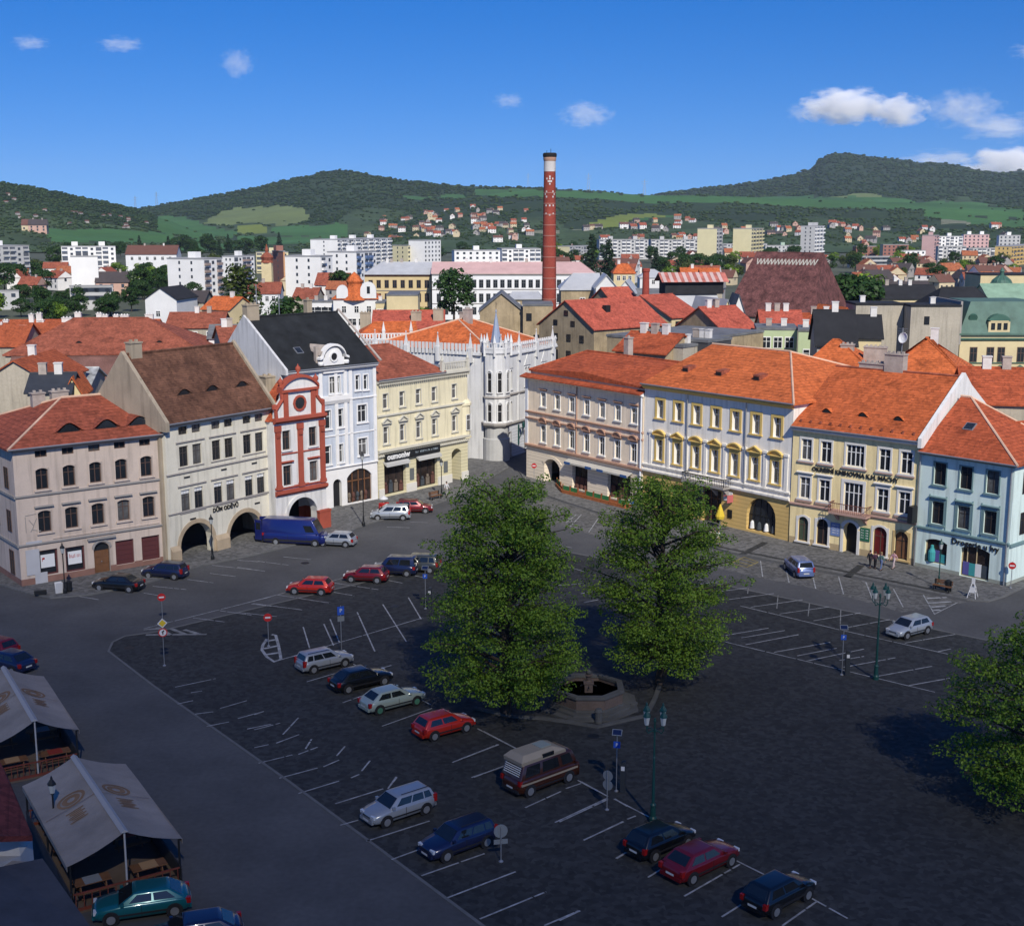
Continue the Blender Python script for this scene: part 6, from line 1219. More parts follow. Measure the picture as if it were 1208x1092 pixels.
    if win:
        for (n,dz,ww,hh,u0,u1,*side) in win:
            key=(round(ww,1),round(hh,1),fr.name if fr else 'WH')
            if key not in W2M:
                v,f,mi=w2mesh(ww,hh); t_=MB(); t_.v=v; t_.f=f; t_.m=mi; W2M[key]=t_.mesh('window',[fr or WHITE,GLASS])
            for i in range(n):
                f_=(i+.5)/n if n>1 else .5
                if side:
                    sg=side[0]; y=dep*(u0+(u1-u0)*f_); link('window',W2M[key],b.root,(w if sg>0 else 0,y,z-dz-hh),PI/2 if sg>0 else -PI/2)
                else: link('window',W2M[key],b.root,(w*(u0+(u1-u0)*f_),0,z-dz-hh),0)
    return b
# --- left side
b=mh('wide dull red hipped roof with small eyebrow windows behind the cream arcaded house',(6,418,215),240,5,22,5.2,BEI,T_DR,hl=9,hr=11,ch=0)
for px in(93,188): u,z=b.P(px,405,3); b.eyebrow(u,b.zroof(3.),1.8,.45,T_DR,DARK)
b=mh('bright orange roofed building with a row of white chimneys at the upper left',(-60,404,242),178,3,16,3.6,BEI,T_LO,ch=0)
for px,yt,w in((7,377,1),(37,370,.9),(46,369,1),(48,377,1.3),(79,374,1.9),(92,368,1.2),(117,369,1),(124,371,1.1),(137,371,1),(147,371,1.6),(176,370,1.5)):
    u,z=b.P(px,yt,7.4); b.chimney(u,7.4,w,.8,z-.2,CHW,z0=z-2.6)
b=mh('orange house with one tall white chimney at the left edge below the orange roof',(-60,408,222),26,3,12,3.4,BEI,T_LO,ch=0); u,z=b.P(28,384,6); b.chimney(u,6,1.2,1,z,CHW,z0=z-4); u,z=b.P(0,382,6); b.chimney(u,6,1.0,1,z,CHW,z0=z-4)
mh('long dull brown lean-to roof below the wide red roof at left',(4,456,185),132,5,12,3.6,BEI,M('mottled_brown_roof',(.15,.075,.06),.9,.35,1,fine=.2),ch=0)
mh('small house with cream gable and orange roof at the far left edge',(-22,449,160),58,0,14,2.6,BEI,T_LO,'y',ch=1)
mh('low house with dark slate roof behind the corner townhouse chimneys',(32,462,150),82,8,7,1.8,BEI,M('dark_slate',(.03,.035,.045),.7,.2,2),ch=2)
mh('low shed with weathered pale grey tin roof beside the dark slate roof',(58,452,172),106,5,9,1.6,BEI,M('weathered_tin',(.30,.31,.31),.7,.6,2.5),ch=0)
mh('tiny orange roof with cream gable left of the brown tiled roof',(76,462,152),96,10,7,1.8,CREW,T_OR,'y',ch=0)
mh('white gabled house among dark trees left of the tall poplar',(171,352,330),208,-8,14,2.8,WHW,MATB,'y',win=[(1,3.2,1,1.3,.3,.5)],ch=0)
mh('long dark roofed hall right of the white gabled house',(190,356,345),240,0,12,2.6,BEI,M('dark_far_roof',(.06,.05,.05)),ch=0)
mh('cream house with orange roof left of the tall poplar',(238,364,300),270,-25,10,2.6,CREW,T_OR,win=[(2,1,1,1.2,.1,.9)],ch=1)
mh('low brown roofed row below the tall poplar',(196,386,262),262,4,12,2.6,BEI,T_DR,win=[(3,1,1,1.2,.1,.9)],ch=2)
mh('pale rear house with grey roof between poplar and cream arcaded house',(246,398,232),300,8,12,1.8,WHW,GREYR,win=[(3,1,1,1.2,.1,.9)],ch=2)
mh('red roofed rear house directly left of the white gable with black roof',(262,404,205),292,20,10,2.2,BEI,T_DR,ch=2)
mh('brick red long roofed house behind the poplar',(148,300,760),208,4,16,5,WHW,M('brown_far_roof',(.13,.06,.045)),win=[(6,1.5,1.4,1.8,.05,.95)],ch=2)
mh('long dark red roof left of the orange tower block foot',(292,346,420),330,5,14,3.2,WHW,T_DR,win=[(4,1,1,1.5,.1,.9)],ch=2)
mh('low brown roofed house right of the dark tree behind the black roof',(345,352,400),372,-5,12,3,BEI,T_DR,ch=2)
# red domed turret
p=G(318,395); o=empty('church_turret',(p.x*1.45,p.y*1.45,0),0,'small turret with dark red onion dome left of the white block','turret'); mb=MB(); mb.box(-2,2,-2,2,0,15); mb.build('tower',CREW,o); mb=MB(); mb.lathe([(2.6,15),(2.2,16),(2.7,17.2),(1.6,18.6),(.6,19.2),(.8,20),(.1,22.5)],10); mb.build('dome',T_DR,o)
# villa with orange turret roof
b=mh('white villa with curved gables and orange turret roofs behind the black roof',(393,352,330),445,3,14,2.5,WHW,T_OR,'x',win=[(2,5.2,2.0,1.6,.30,.78),(3,2.0,1,1.6,.1,.95)],name='villa',cat='villa',hl=3,hr=3,ch=1)
mb=MB(); w=b.W; mb.prism([(w*.62,b.ez),(w*.98,b.ez),(w*.98,b.ez+2)]+[(x,z+b.ez+2) for x,z in reversed(arc(w*.62,w*.98,0,2.2,8))],'y',-.4,.6); b.part(mb,'curved_gable',WHW); mb=MB(); mb.box(w*.77,w*.84,-.45,-.41,b.ez+1.2,b.ez+3); b.part(mb,'gable_window',GLASS)
mb=MB(); mb.prism([(w*.08,b.ez),(w*.34,b.ez),(w*.34,b.ez+1.8)]+[(x,z+b.ez+1.8) for x,z in reversed(arc(w*.08,w*.34,0,1.6,8))],'y',-.4,.6); b.part(mb,'curved_gable',WHW)
mb=MB(); mb.lathe([(3.6,b.ez-.5),(2.6,b.ez+1.5),(1.9,b.ez+3.6),(2.2,b.ez+4.2),(1.2,b.ez+5.6),(.1,b.ez+6.6)],8,c=(w*.48,2,0)); b.part(mb,'turret_roof',T_OR)
mh('low white flat roofed outbuilding left of the villa',(364,357,335),394,0,10,1,WHW,GREYR,'flat',win=[(3,1.2,2,2.2,.1,.9)],ch=2)
mh('plain cream flat roofed box right of the villa',(456,349,320),493,2,14,1,CREW,GREYR,'flat',win=[(1,6,1,1,.1,.2)],ch=0)
mh('small cream house directly between villa and cream box',(443,358,325),457,0,12,1,CREW,GREYR,'flat',win=[(2,1.5,1,2,.1,.9)],ch=1)
# yellow and white schools
b=mh('yellow school building with grey tin roof left of the white one',(430,323,432),508,0,16,3.6,M('school_yellow',(.56,.44,.24),.9,.1,.8),WTIN,win=[(8,2.2,1.2,2.4,.03,1),(8,6.6,1.2,2.6,.03,1),(8,11,1.2,2.4,.03,1)],name='school',cat='school',hl=5,ch=4,fr=M('brown_window_paint',(.1,.06,.045)))
b.band(b.ez-.9,.5,.4,BRN); b.band(b.ez-5.7,.25,.2,TRIM)
b=mh('long white school building with pale pink tin roof in front of the white blocks',(509.5,322,424),701,0,18,3.2,M('school_white',(.72,.72,.71),.9,.06,.8),PINKR,win=[(22,2.3,1.2,2.4,.02,.98),(22,6.8,1.2,2.6,.02,.98),(22,11.2,1.2,2.2,.02,.98)],name='school',cat='school',hl=0,hr=4,ch=3,fr=M('grey_frame',(.12,.13,.13)))
b.band(b.ez-.8,.5,.4,TRIM); b.band(b.ez-5.5,.25,.2,TRIM); b.band(b.ez-10.1,.25,.2,TRIM)
# red roofs and ochre walls behind the gothic building
b=mh('long bright red roofed building behind the orange hipped roof',(440,386.5,222),523,3,13,2.5,OCHW,FRED,ch=0); 
for px,yt in((431,372),(491,371),(517,368)): u,z=b.P(px,yt,3); b.chimney(u,3,1.8,1.2,z+.4,fw,z0=z-3)
b=mh('orange wing roof with white pinnacled parapet left of the orange hipped roof',(420,401,190),492,10,10,2.2,fwm,T_OR,ch=0,hl=3)
mb=MB(); w=b.W
mb.box(0,w,-.35,-.1,b.ez-.2,b.ez+.2); mb.box(0,w,-.3,-.15,b.ez+.8,b.ez+.95)
for k in range(20): x=(k+.5)*w/20; mb.box(x-.12,x+.12,-.3,-.15,b.ez+.2,b.ez+.8)
b.part(mb,'parapet',fwm)
for k in(0.02,.45,.9): mb=MB(); mb.lathe([(.3,-.4),(.3,1.2),(.36,1.3),(.02,2.7)],4,c=(w*k,-.25,b.ez),rot=PI/4); b.part(mb,'pinnacle',fwm)
mh('stained ochre gable wall left of the brick chimney foot',(566,366,244),617,0,12,3.3,OCHW,GREYR,'y',ch=0)
mh('stained ochre flat wall block at the brick chimney foot',(617,361,242),652,0,10,1,OCHW,GREYR,'flat',win=[(1,1.5,.8,1.2,.1,.3),(1,5.5,2.5,1.6,.3,.9)],ch=0,fr=DARK)
mh('small shed with blue-white curved roof and red hut left of the brick chimney',(600,352,300),640,0,8,1.4,OCHW,WTIN,hl=1,hr=1,ch=0,win=[(3,1,1.4,1.4,.1,.9)])
# brick chimney
p=D(648,300,262); o=empty('brick_chimney',(p.x,p.y,0),0,'tall round red brick factory chimney with a white ring near its top','chimney'); ZT=32+(260-184)/1520*262
BRK=M('red_chimney_brick',(.26,.052,.035),.9,.22,.6,.3,fine=.15); rr=lambda z:1.66-(1.66-1.12)*z/ZT
mb=MB(); pr=[(rr(0),0)]; z=0
while z<ZT-1.5: z=min(z+.25,ZT-1.5); pr.append((rr(z),z))
mb.lathe(pr,28); s=mb.build('shaft',BRK,o,smooth=True)
mb=MB(); 
for z,wd in [(q*2.1+10,.14) for q in range(14)]: mb.lathe([(rr(z)+.01,z),(rr(z)+.045,z+.02),(rr(z)+.045,z+wd),(rr(z)+.01,z+wd+.02)],28)
mb.build('iron_bands',M('pale_band',(.36,.18,.14),.7,.1),s)
mb=MB(); mb.lathe([(rr(ZT-3.6)+.03,ZT-3.6),(rr(ZT-1.6)+.03,ZT-1.6)],28); mb.build('white_ring',M('white_glazed_brick',(.52,.50,.48),.7,.15,1),s)
mb=MB(); mb.lathe([(rr(ZT)+.04,ZT-1.6),(rr(ZT)+.10,ZT-1.5),(rr(ZT)+.18,ZT-1.1),(rr(ZT)+.18,ZT-.9),(rr(ZT)+.05,ZT-.8)],28); mb.build('corbel',M('pale_brick',(.40,.24,.17),.9,.15),s)
mb=MB(); mb.lathe([(rr(ZT)+.1,ZT-.85),(rr(ZT)+.26,ZT-.7),(rr(ZT)+.26,ZT-.2),(rr(ZT)+.1,ZT)],28); mb.tube((.2,0,ZT),(.2,0,ZT+.8),.05,n=5); mb.tube((-.6,0,ZT),(-.6,0,ZT+.5),.04,n=5); mb.build('crown_cap',M('soot_black',(.015,.014,.014)),s)
PW=M('white_glazed_brick',(.52,.50,.48)); mb=MB()   # diamond pattern of pale bricks
def cyl(a,z): r=rr(z)+.015; return (r*math.sin(a),-r*math.cos(a),z)
for dz,pat in((0,[(-.5,0),(-.25,-.5),(0,-1),(.25,-.5),(.5,0),(0,0),(0,.4),(0,-.5)]),(-3,[(-.55,.5),(-.8,0),(-.55,-.5),(.55,.5),(.8,0),(.55,-.5)]),(-5.2,[(-.6,0),(0,0),(.6,0)]),(-7,[(-.6,.2),(0,0),(.6,.2)])):
    for a,dd in pat: z=ZT-5.0+dz+dd; mb.quad(cyl(a-.12,z-.17),cyl(a+.12,z-.17),cyl(a+.12,z+.17),cyl(a-.12,z+.17))
mb.build('brick_pattern',PW,s)
mb=MB()
for k in range(90): z=2+k*.45; mb.box(-.18,.18,-rr(z)-.12,-rr(z)-.09,z,z+.03)
mb.T=Matrix.Rotation(.9,4,'Z'); mb.build('ladder_rungs',IRON,s,rz=1.0)
# brewery
b=mh('ochre brewery building with gable of small windows and red roof below the chimney',(636,381,225),701,-51,17,4.3,OCHW,FRED,'y',win=[(1,-2.4,.8,.7,.46,.54),(2,-.7,.8,.7,.15,.78),(3,1.6,.8,1.0,.2,.9),(3,4.4,.9,1.4,.2,.9),(3,8,.9,1.6,.2,.9)],name='brewery',cat='brewery',fr=DARK,ch=0)
mb=MB(); mb.box(9.6,10.6,6,7,b.ez+1,b.ez+3.3); b.part(mb,'chimney',DARK,b.rf)
mh('grey tin roofed flat annex right of the brewery gable',(716,397,196),812,-40,22,1,OCHW,GREYR,'flat',win=[(2,3,1,1.2,.1,.5)],ch=0,fr=DARK)
mh('low orange roof with chimneys right behind the peach townhouse',(726,412,172),785,-40,8,2.2,OCHW,T_RED,ch=3)
mh('cluttered grey rear wing with chimneys behind the peach townhouse right end',(775,408,170),806,-40,6,.8,BEI,GREYR,'flat',ch=3)
mh('dark rear block behind the left end of the long orange roof',(800,402,172),835,-40,6,.8,M('dark_render',(.06,.06,.065)),GREYR,'flat',ch=3)
b=mh('ochre house with red roof and brick stack right of the brewery',(792.5,374,236),828,39,16,3.6,CREW,FRED,win=[(3,1,1,2,.05,.95),(1,1.6,.8,1.2,.55,.7,-1)],ch=0,fr=DARK)
o=empty('brick_stack',(D(762,330,246).x,246,0),0,'short red brick smokestack beside the red roofed ochre house','chimney'); mb=MB(); mb.lathe([(.85,8),(.62,22.4),(.74,22.5),(.74,23),(.6,23.1)],14); mb.box(-1.3,1.3,-1.3,1.3,0,8.02); mb.build('shaft',BRK,o)
b=mh('malt house with pale tin roof and raised red striped ventilation roof',(806,372,252),852,8,14,5.0,CREW,WTIN,win=[(2,1,1.6,2.5,.5,.9)],name='malt_house',cat='malt house',fr=DARK,ch=0)
mb=MB(); w=b.W; zt=b.ez+5; mb.box(-2.5,w+1.5,4.6,9.4,zt-1.2,zt+1.3); mo=b.part(mb,'ventilator',MATB,b.rf); mb=MB(); mb.prism([(3.8,zt+1.2),(7,zt+3.0),(10.2,zt+1.2),(7,zt+2.7)],'x',-3.4,w+2.4)
st_=mb.build('striped_roof',STRI,mo); mb=MB()
for k in range(9): x=-3+k*(w+5)/9; mb.quad((x,3.77,zt+1.24),(x+.7,3.77,zt+1.24),(x+.7,6.9,zt+3.03),(x,6.9,zt+3.03))
mb.build('pale_stripes',M('pale_rust',(.5,.36,.33)),st_)
mh('ochre gable end house right of the malt house',(848,382,238),866,20,12,4.5,CREW,WTIN,'y',ch=0)
mh('white pointed gable wall between malt house and brown hall',(863,372,250),880,0,8,4.0,WHW,GREYR,'y',ch=0)
mh('red roofed house in front of the left corner of the brown hall',(852,389,212),893,30,12,3.4,OCHW,FRED,win=[(2,1,1,1.4,.1,.9)],ch=2)
mh('red roofed row in front of the brown hall, middle part',(899,386,222),947,-5,10,2.6,BEI,FRED,ch=3)
mh('red roofed row in front of the brown hall, right corner part',(950,387,222),990,-8,10,2.2,BEI,T_RED,ch=2)
mh('pale green house with flat roof and white windows before the red row',(893,389,205),941,-8,9,.6,GREW,GREYR,'flat',win=[(3,1.2,1.2,1.6,.1,.95)],ch=2)
mh('taller pale green rear house right of the flat roofed green one',(942,391,198),970,-12,9,.6,GREW,GREYR,'flat',win=[(1,2.8,1.8,1.4,.3,.7)],ch=1)
mh('house with steep black roof right of the pale green houses',(964,407,182),1010,-8,11,4.6,BEI,MATB,ch=1)
mh('small black roof with cream gable beside the blank beige wall',(1010,398,190),1040,-10,9,3.0,CREW,MATB,ch=1)
mh('yellow house with slanting roof left of the blank beige wall',(984,381,232),1011,15,10,2.8,CREW,T_OR,'y',ch=0)
mh('tall house with blank beige fire wall right of the black roofs',(1010,360,230),1066,0,7,.5,BEI,MATB,'flat',ch=1)
mh('tall blank beige wall with one small window beside the copper roof',(1075,362,226),1134,0,7,.5,BEI,MATB,'flat',win=[(1,1.8,.7,1.2,.25,.4)],ch=1,fr=DARK)
mh('recessed dark house in the slot between the two blank beige walls',(1064,372,236),1077,0,10,.6,M('dark_render',(.06,.06,.065)),MATB,'flat',ch=0)
# big hall with brown hipped roof
b=mh('huge steep brown hipped hall roof with a white zigzag band along its ridge',(855,371,310),957,-35,24,14.6,BEI,M('old_brown_slate',(.135,.055,.05),.85,.6,2.2,.4,fine=.5,kind='tile'),name='hall',cat='hall',hl=2.4,hr=2.4,ch=0)
mb=MB(); n=17; w=b.W; s=14.6/12.
for k in range(n):
    x0=3.2+k*(w-6.4)/n; x1=x0+(w-6.4)/n; xm=(x0+x1)/2; za,zb=b.ez+13.1,b.ez+11.7; yy=lambda z:(z-b.ez+.1)/14.7*(12.35)-.35-.06
    for (xa,zA),(xb,zB) in(((x0,za),(xm,zb)),((xm,zb),(x1,za))): mb.quad((xa-.12,yy(zA),zA),(xa+.16,yy(zA),zA),(xb+.16,yy(zB),zB),(xb-.12,yy(zB),zB))
b.part(mb,'zigzag_tiles',M('pale_tiles',(.42,.40,.34),.8,.15),b.rf)
# copper roofed town house
b=mh('cream town house with green copper mansard roof at the right edge',(1133,393,228),1245,0,16,5.4,CREW,COPPER,'mansard',win=[(1,2.6,1.1,2.4,.1,.2),(2,2.6,1.1,2.4,.27,.5),(3,2.6,1.1,2.4,.58,1),(1,6.6,1.1,2.2,.1,.2),(2,6.6,1.1,2.2,.27,.5),(3,6.6,1.1,2.2,.58,1)],fr=BRWIN,ch=0)
b.band(b.ez-1.3,.4,.4,COPD); b.band(b.ez-5.4,.2,.2,COPD)
for f in(.15,.33,.44,.65,.79,.93): 
    mb=MB(); x=b.W*f; mb.prism([(x-1.0,b.ez-6.2),(x+1.0,b.ez-6.2),(x,b.ez-5.6)],'y',-.35,-.002); b.part(mb,'window_pediment',COPD)
mb=MB(); x=b.W*.4; mb.box(x-1.9,x+1.9,-.2,2.5,b.ez+.1,b.ez+2); mb.prism(arc(x-1.7,x+1.7,b.ez+2,1,8),'y',-.25,2.5); q=b.part(mb,'dormer',CREW,b.rf); mb=MB(); mb.prism(arc(x-2.0,x+2.0,b.ez+2.25,1.1,8),'y',-.3,3); mb.build('dormer_roof',COPD,q)
for s_ in(-1,0,1): mb=MB(); mb.box(x+s_*1.1-.35,x+s_*1.1+.35,-.26,-.21,b.ez+.6,b.ez+1.8); mb.build('dormer_window',GLASS,q)
mb=MB(); x=b.W*.14; mb.tube((x,.6,b.ez+2.6),(x,.95,b.ez+2.75),.75,n=14); b.part(mb,'round_skylight',COPD,b.rf)
mb=MB(); mb.box(-.35,0-.002,-.4,16,b.ez-2,b.ez+5.6); b.part(mb,'fire_wall',TRIM)
o=empty('dome',(D(1181,338,330).x,330,0),0,'dark green ribbed dome with a small lantern at the right behind the copper roof','dome'); zb=D(1181,341,330).z; mb=MB(); mb.lathe([(2.9,0),(2.9,zb)],16); mb.build('drum',CREW,o); mb=MB(); mb.lathe([(3.0,zb),(2.9,zb+1.0),(2.3,zb+2.3),(1.2,zb+3.2),(.5,zb+3.5),(.5,zb+4.3),(.7,zb+4.4),(.1,zb+5.4)],16); dm=mb.build('cupola',COPD,o)
for k in range(8):
    a=k*PI/4; mb=MB(); pr=[(3.02,zb),(2.92,zb+1.0),(2.32,zb+2.3),(1.22,zb+3.2)]
    for (r0,z0),(r1,z1) in zip(pr,pr[1:]): mb.tube((r0*math.cos(a),r0*math.sin(a),z0),(r1*math.cos(a),r1*math.sin(a),z1),.09,n=4)
    mb.build('rib',COPPER,dm)
mh('plain cream walled building behind the green dome',(1157,325,345),1250,0,12,.8,CREW,MATB,'flat',ch=0)
mh('pale green tin roofed building right of the dome',(1168,354,280),1250,0,12,3.2,CREW,M('pale_green_tin',(.22,.34,.24),.7,.2),ch=0)
mh('black roofed house left of the dome',(1105,362,262),1175,0,14,3.6,CREW,MATB,hl=3,hr=2,ch=0)
mh('long black roofed house with cream balconies behind the blank walls',(1035,352,330),1108,0,12,3.2,CREW,MATB,win=[(8,1.2,1.2,1.6,.03,.97)],ch=3)
mh('house with dark roof behind the first blank wall',(1042,344,400),1100,0,12,3,CREW,M('dark_far_roof',(.06,.05,.05)),win=[(7,1.2,1.2,1.6,.03,.97)],ch=2)
# roofs right behind the right row
mh('orange roof rising behind the library between its chimneys and white gable',(1040,440,153),1137,-22,14,3.8,BEI,T_OR,hl=5,hr=5,ch=1)
b=mh('orange roof with tall grey chimneys left behind the library',(942,438,152),1032,-22,12,3.4,BEI,T_OR,hl=3,hr=5,ch=0)
for px,yt,w in((1000,407,1.5),(1033,410,2.6)): u,z=b.P(px,yt,5); b.chimney(u,5,w,1.2,z,CHIM,z0=z-4)
mh('red roofs with white verge behind the aqua corner house',(1140,474,132),1250,-12,12,3.0,BEI,T_RED,ch=2)
mh('small white hip roofed pavilion left of the green trees',(755,327,470),787,0,10,2.6,WHW,WTIN,hl=4,hr=4,win=[(3,1,1,1.4,.1,.9)],name='pavilion',cat='pavilion',ch=0)
mh('orange roofed hall before the trees right of the pavilion, left one',(805,328,430),827,0,10,3.2,BEI,T_OR,ch=1); mh('orange roofed hall before the trees right of the pavilion, right one',(828,328,425),850,0,10,3.0,BEI,T_OR,ch=0)
mh('low red roof below the two orange halls',(800,343,350),852,0,10,2.6,BEI,T_DR,ch=1)
mh('cream house with orange roof right of the dark conifers',(724,322,440),749,0,10,3,CREW,T_OR,win=[(3,1,1,1.4,.1,.9)],hl=2,hr=2,ch=1)
b=mh('long ochre hall with pale tin roof right of the brick chimney',(662,341,292),708,0,14,3.2,OCHW,WTIN,win=[(1,2,1,2.5,.5,.6)],ch=0,hl=3)
mh('white temple front with pediment at the end of the pale tin roof',(703,338,284),728,0,10,2.6,WHW,WTIN,'y',win=[(3,1.2,1.2,3,.1,.9)],fr=DARK,ch=0)
mh('small white gabled house right of the temple front',(727,344,300),749,-10,10,2.6,WHW,WTIN,'y',ch=0)
mh('red roofed shed between brewery and second ochre house',(727,362,246),757,30,10,3.4,OCHW,FRED,ch=0)
mh('greyish roofed shed in front of the white pavilion',(742,350,300),790,0,10,1.6,OCHW,GREYR,ch=0)
# ================================================================= HILLS
def lerp_list(L,x):
    if x<=L[0][0]: return L[0][1]
    for (a,b),(c,d) in zip(L,L[1:]):
        if a<=x<=c: t=(x-a)/(c-a); t=t*t*(3-2*t)*.5+t*.5; return b+(d-b)*t
    return L[-1][1]
from mathutils import noise
FOREST=M('forest_floor',(.022,.042,.016),.95,.35,.02,fine=.2); SCRUB=M('scrub_slope',(.040,.068,.026),.95,.45,.03,fine=.3)
FIELD=M('green_field',(.045,.12,.032),.95,.25,.015,fine=.08); FIELDL=M('pale_field',(.13,.17,.06),.95,.2,.02,fine=.08); FIELDY=M('yellow_green_field',(.15,.19,.035),.95,.15,.02,fine=.08); BARE=M('bare_slope',(.16,.17,.11),.95,.4,.05,fine=.3)
HILLMATS=[FOREST,SCRUB,FIELD,FIELDL,FIELDY,BARE]
POLY=[(3,[(240,263),(262,247),(300,242),(358,246),(365,257),(340,264),(290,264)]),(2,[(50,268),(150,271),(203,274),(207,286),(60,286)]),(2,[(185,256),(215,257),(240,264),(280,272),(276,284),(205,278),(185,270)]),
 (4,[(278,265),(314,266),(316,274),(284,275)]),(2,[(318,267),(412,264),(410,279),(330,279)]),(2,[(560,223),(604,223),(700,227),(800,232),(900,233),(1000,232),(1100,238),(1208,246),(1208,256),(1120,254),(1060,247),(960,244),(880,240),(800,238),(700,235),(560,231)]),
 (2,[(470,233),(545,229),(552,233),(490,238)]),(4,[(690,262),(740,252),(775,251),(790,256),(740,262),(700,268)]),(5,[(620,272),(720,262),(735,265),(640,277)]),(3,[(960,234),(1010,229),(1050,233),(1000,237)]),(2,[(1085,252),(1208,258),(1208,268),(1150,266)]),(5,[(1110,258),(1150,262),(1145,267),(1110,265)]),(2,[(280,279),(420,281),(420,290),(280,290)]),(2,[(204,284),(280,286),(280,296),(204,296)]),(2,[(740,252),(800,254),(790,260),(745,262)])]
def inpoly(x,y,P):
    c=False; j=len(P)-1
    for i in range(len(P)):
        if (P[i][1]>y)!=(P[j][1]>y) and x<(P[j][0]-P[i][0])*(y-P[i][1])/(P[j][1]-P[i][1])+P[i][0]: c=not c
        j=i
    return c
class Hill:
    def __init__(s,name,ridge,Yb,pb,Yr,x0,x1,polys=True,forest_t=.55,rough=1.):
        s.ridge=ridge; s.Yb=Yb; s.pb=pb; s.Yr=Yr; s.polys=polys; s.ft=forest_t; s.x0,s.x1=x0,x1
        nx=int((x1-x0)/5); ny=36; mb=MB(); vs=[]; 
        for j in range(ny+5):
            for i in range(nx+1):
                px=x0+(x1-x0)*i/nx
                if j<=ny: vs.append(s.pt(px,j/ny))
                else: a=s.pt(px,1); k=(j-ny); vs.append(Vector((a.x*(1+.06*k),a.y*(1+.06*k),a.z-k*k*8)))
        fs=[];ms=[]
        for j in range(ny+4):
            for i in range(nx):
                fs.append((j*(nx+1)+i,j*(nx+1)+i+1,(j+1)*(nx+1)+i+1,(j+1)*(nx+1)+i)); px=x0+(x1-x0)*(i+.5)/nx; t=(j+.5)/ny
                ms.append(s.cover(px,min(t,1)))
        mb.v=[tuple(v) for v in vs]; mb.f=fs; mb.m=ms; o=mb.build(name,HILLMATS,smooth=True); o['kind']='structure'; s.o=o
    def py(s,px,t): return s.pb+(lerp_list(s.ridge,px)-s.pb)*t
    def pt(s,px,t):
        Y=s.Yb+(s.Yr-s.Yb)*t; p=D(px,s.py(px,t),Y); f=min(1,t*4)*min(1,(1-t)*3+.25); p.z+=f*(noise.noise(Vector((p.x*.006,p.y*.006,1)))*10+noise.noise(Vector((p.x*.02,p.y*.02,5)))*3); return p
    def cover(s,px,t):
        y=s.py(px,t)+noise.noise(Vector((px*.08,t*9,3)))*1.5
        if s.polys:
            for m,P in POLY:
                if inpoly(px,y,P): return m
        n=noise.noise(Vector((px*.012,t*3.5,s.Yr)))
        return 0 if t+n*.35>s.ft else 1
    def at(s,px,py): return s.pt(px,(s.pb-py)/(s.pb-lerp_list(s.ridge,px)))
H1=Hill('hill',[(620,240),(740,234),(790,227),(850,220),(900,213),(935,206),(955,200),(968,188),(982,181),(1003,181),(1030,185),(1060,188),(1085,192),(1110,192),(1135,196),(1155,201),(1180,204),(1208,203),(1400,200)],2700,256,4800,600,1420,forest_t=.25)
H0=Hill('hill',[(1100,215),(1160,206),(1208,201),(1300,196),(1420,196)],5200,235,6500,1080,1440,False,0)
H0b=Hill('hill',[(700,226),(760,231),(800,226),(835,221),(870,219),(900,216),(960,222)],5200,235,6300,700,960,False,0)
H2=Hill('hill',[(60,262),(120,254),(160,247),(200,240),(260,229),(300,222),(335,213),(360,208),(385,202),(400,200),(420,202),(450,208),(480,213),(520,217),(560,219),(620,221),(700,226),(780,232),(860,240)],1900,284,3400,60,860,forest_t=.38)
H3=Hill('hill',[(-260,190),(-100,205),(0,216),(30,220),(60,226),(110,236),(160,247),(190,258),(230,271),(280,284)],1300,297.4,2100,-270,285,forest_t=.62)
H4=Hill('foothill',[(-260,285),(60,285),(160,279),(200,272),(300,268),(400,264),(470,252),(540,236),(600,226),(640,223),(700,226),(780,231),(860,232),(960,236),(1050,238),(1208,243),(1450,243)],1295,297.6,2600,-280,1450,forest_t=.45)
# wooded masses: too many trees to count
def ico(): 
    t=1.618; v=[(-1,t,0),(1,t,0),(-1,-t,0),(1,-t,0),(0,-1,t),(0,1,t),(0,-1,-t),(0,1,-t),(t,0,-1),(t,0,1),(-t,0,-1),(-t,0,1)]; f=[(0,11,5),(0,5,1),(0,1,7),(0,7,10),(0,10,11),(1,5,9),(5,11,4),(11,10,2),(10,7,6),(7,1,8),(3,9,4),(3,4,2),(3,2,6),(3,6,8),(3,8,9),(4,9,5),(2,4,11),(6,2,10),(8,6,7),(9,8,1)]
    return [Vector(q).normalized() for q in v],f
IV,IF=ico()
FM=leafmat('far_forest_foliage',(.014,.034,.012),(.034,.066,.020)); FM2=leafmat('far_scrub_foliage',(.022,.05,.014),(.06,.10,.028))
def forest(name,hills,mat,pick,seed):
    r=random.Random(seed); vs=[];fs=[]
    for H_,n in hills:
        k=0; tries=0
        while k<n and tries<n*12:
            tries+=1; px=r.uniform(H_.x0,H_.x1); t=r.random()**.9
            if px<-200 or px>1400: continue
            c=H_.cover(px,t)
            if not pick(c,r,px,t): continue
            p=H_.pt(px,t); s=r.uniform(.5,1.3)*p.y/1520*1.7; o=len(vs); a=r.random()*6
            for q in IV: w=s*(.75+.5*r.random()); vs.append((p.x+q.x*w*1.25,p.y+q.y*w*1.25,p.z+s*.5+q.z*w*.6))
            fs+=[tuple(o+i for i in f) for f in IF]; k+=1
    me=bpy.data.meshes.new(name); me.from_pydata(vs,[],fs); me.materials.append(mat); me.polygons.foreach_set('use_smooth',[True]*len(fs)); me.update(); o=link(name,me)
    return o
def gap(px,t,k=.02): return noise.noise(Vector((px*k,t*9,7)))
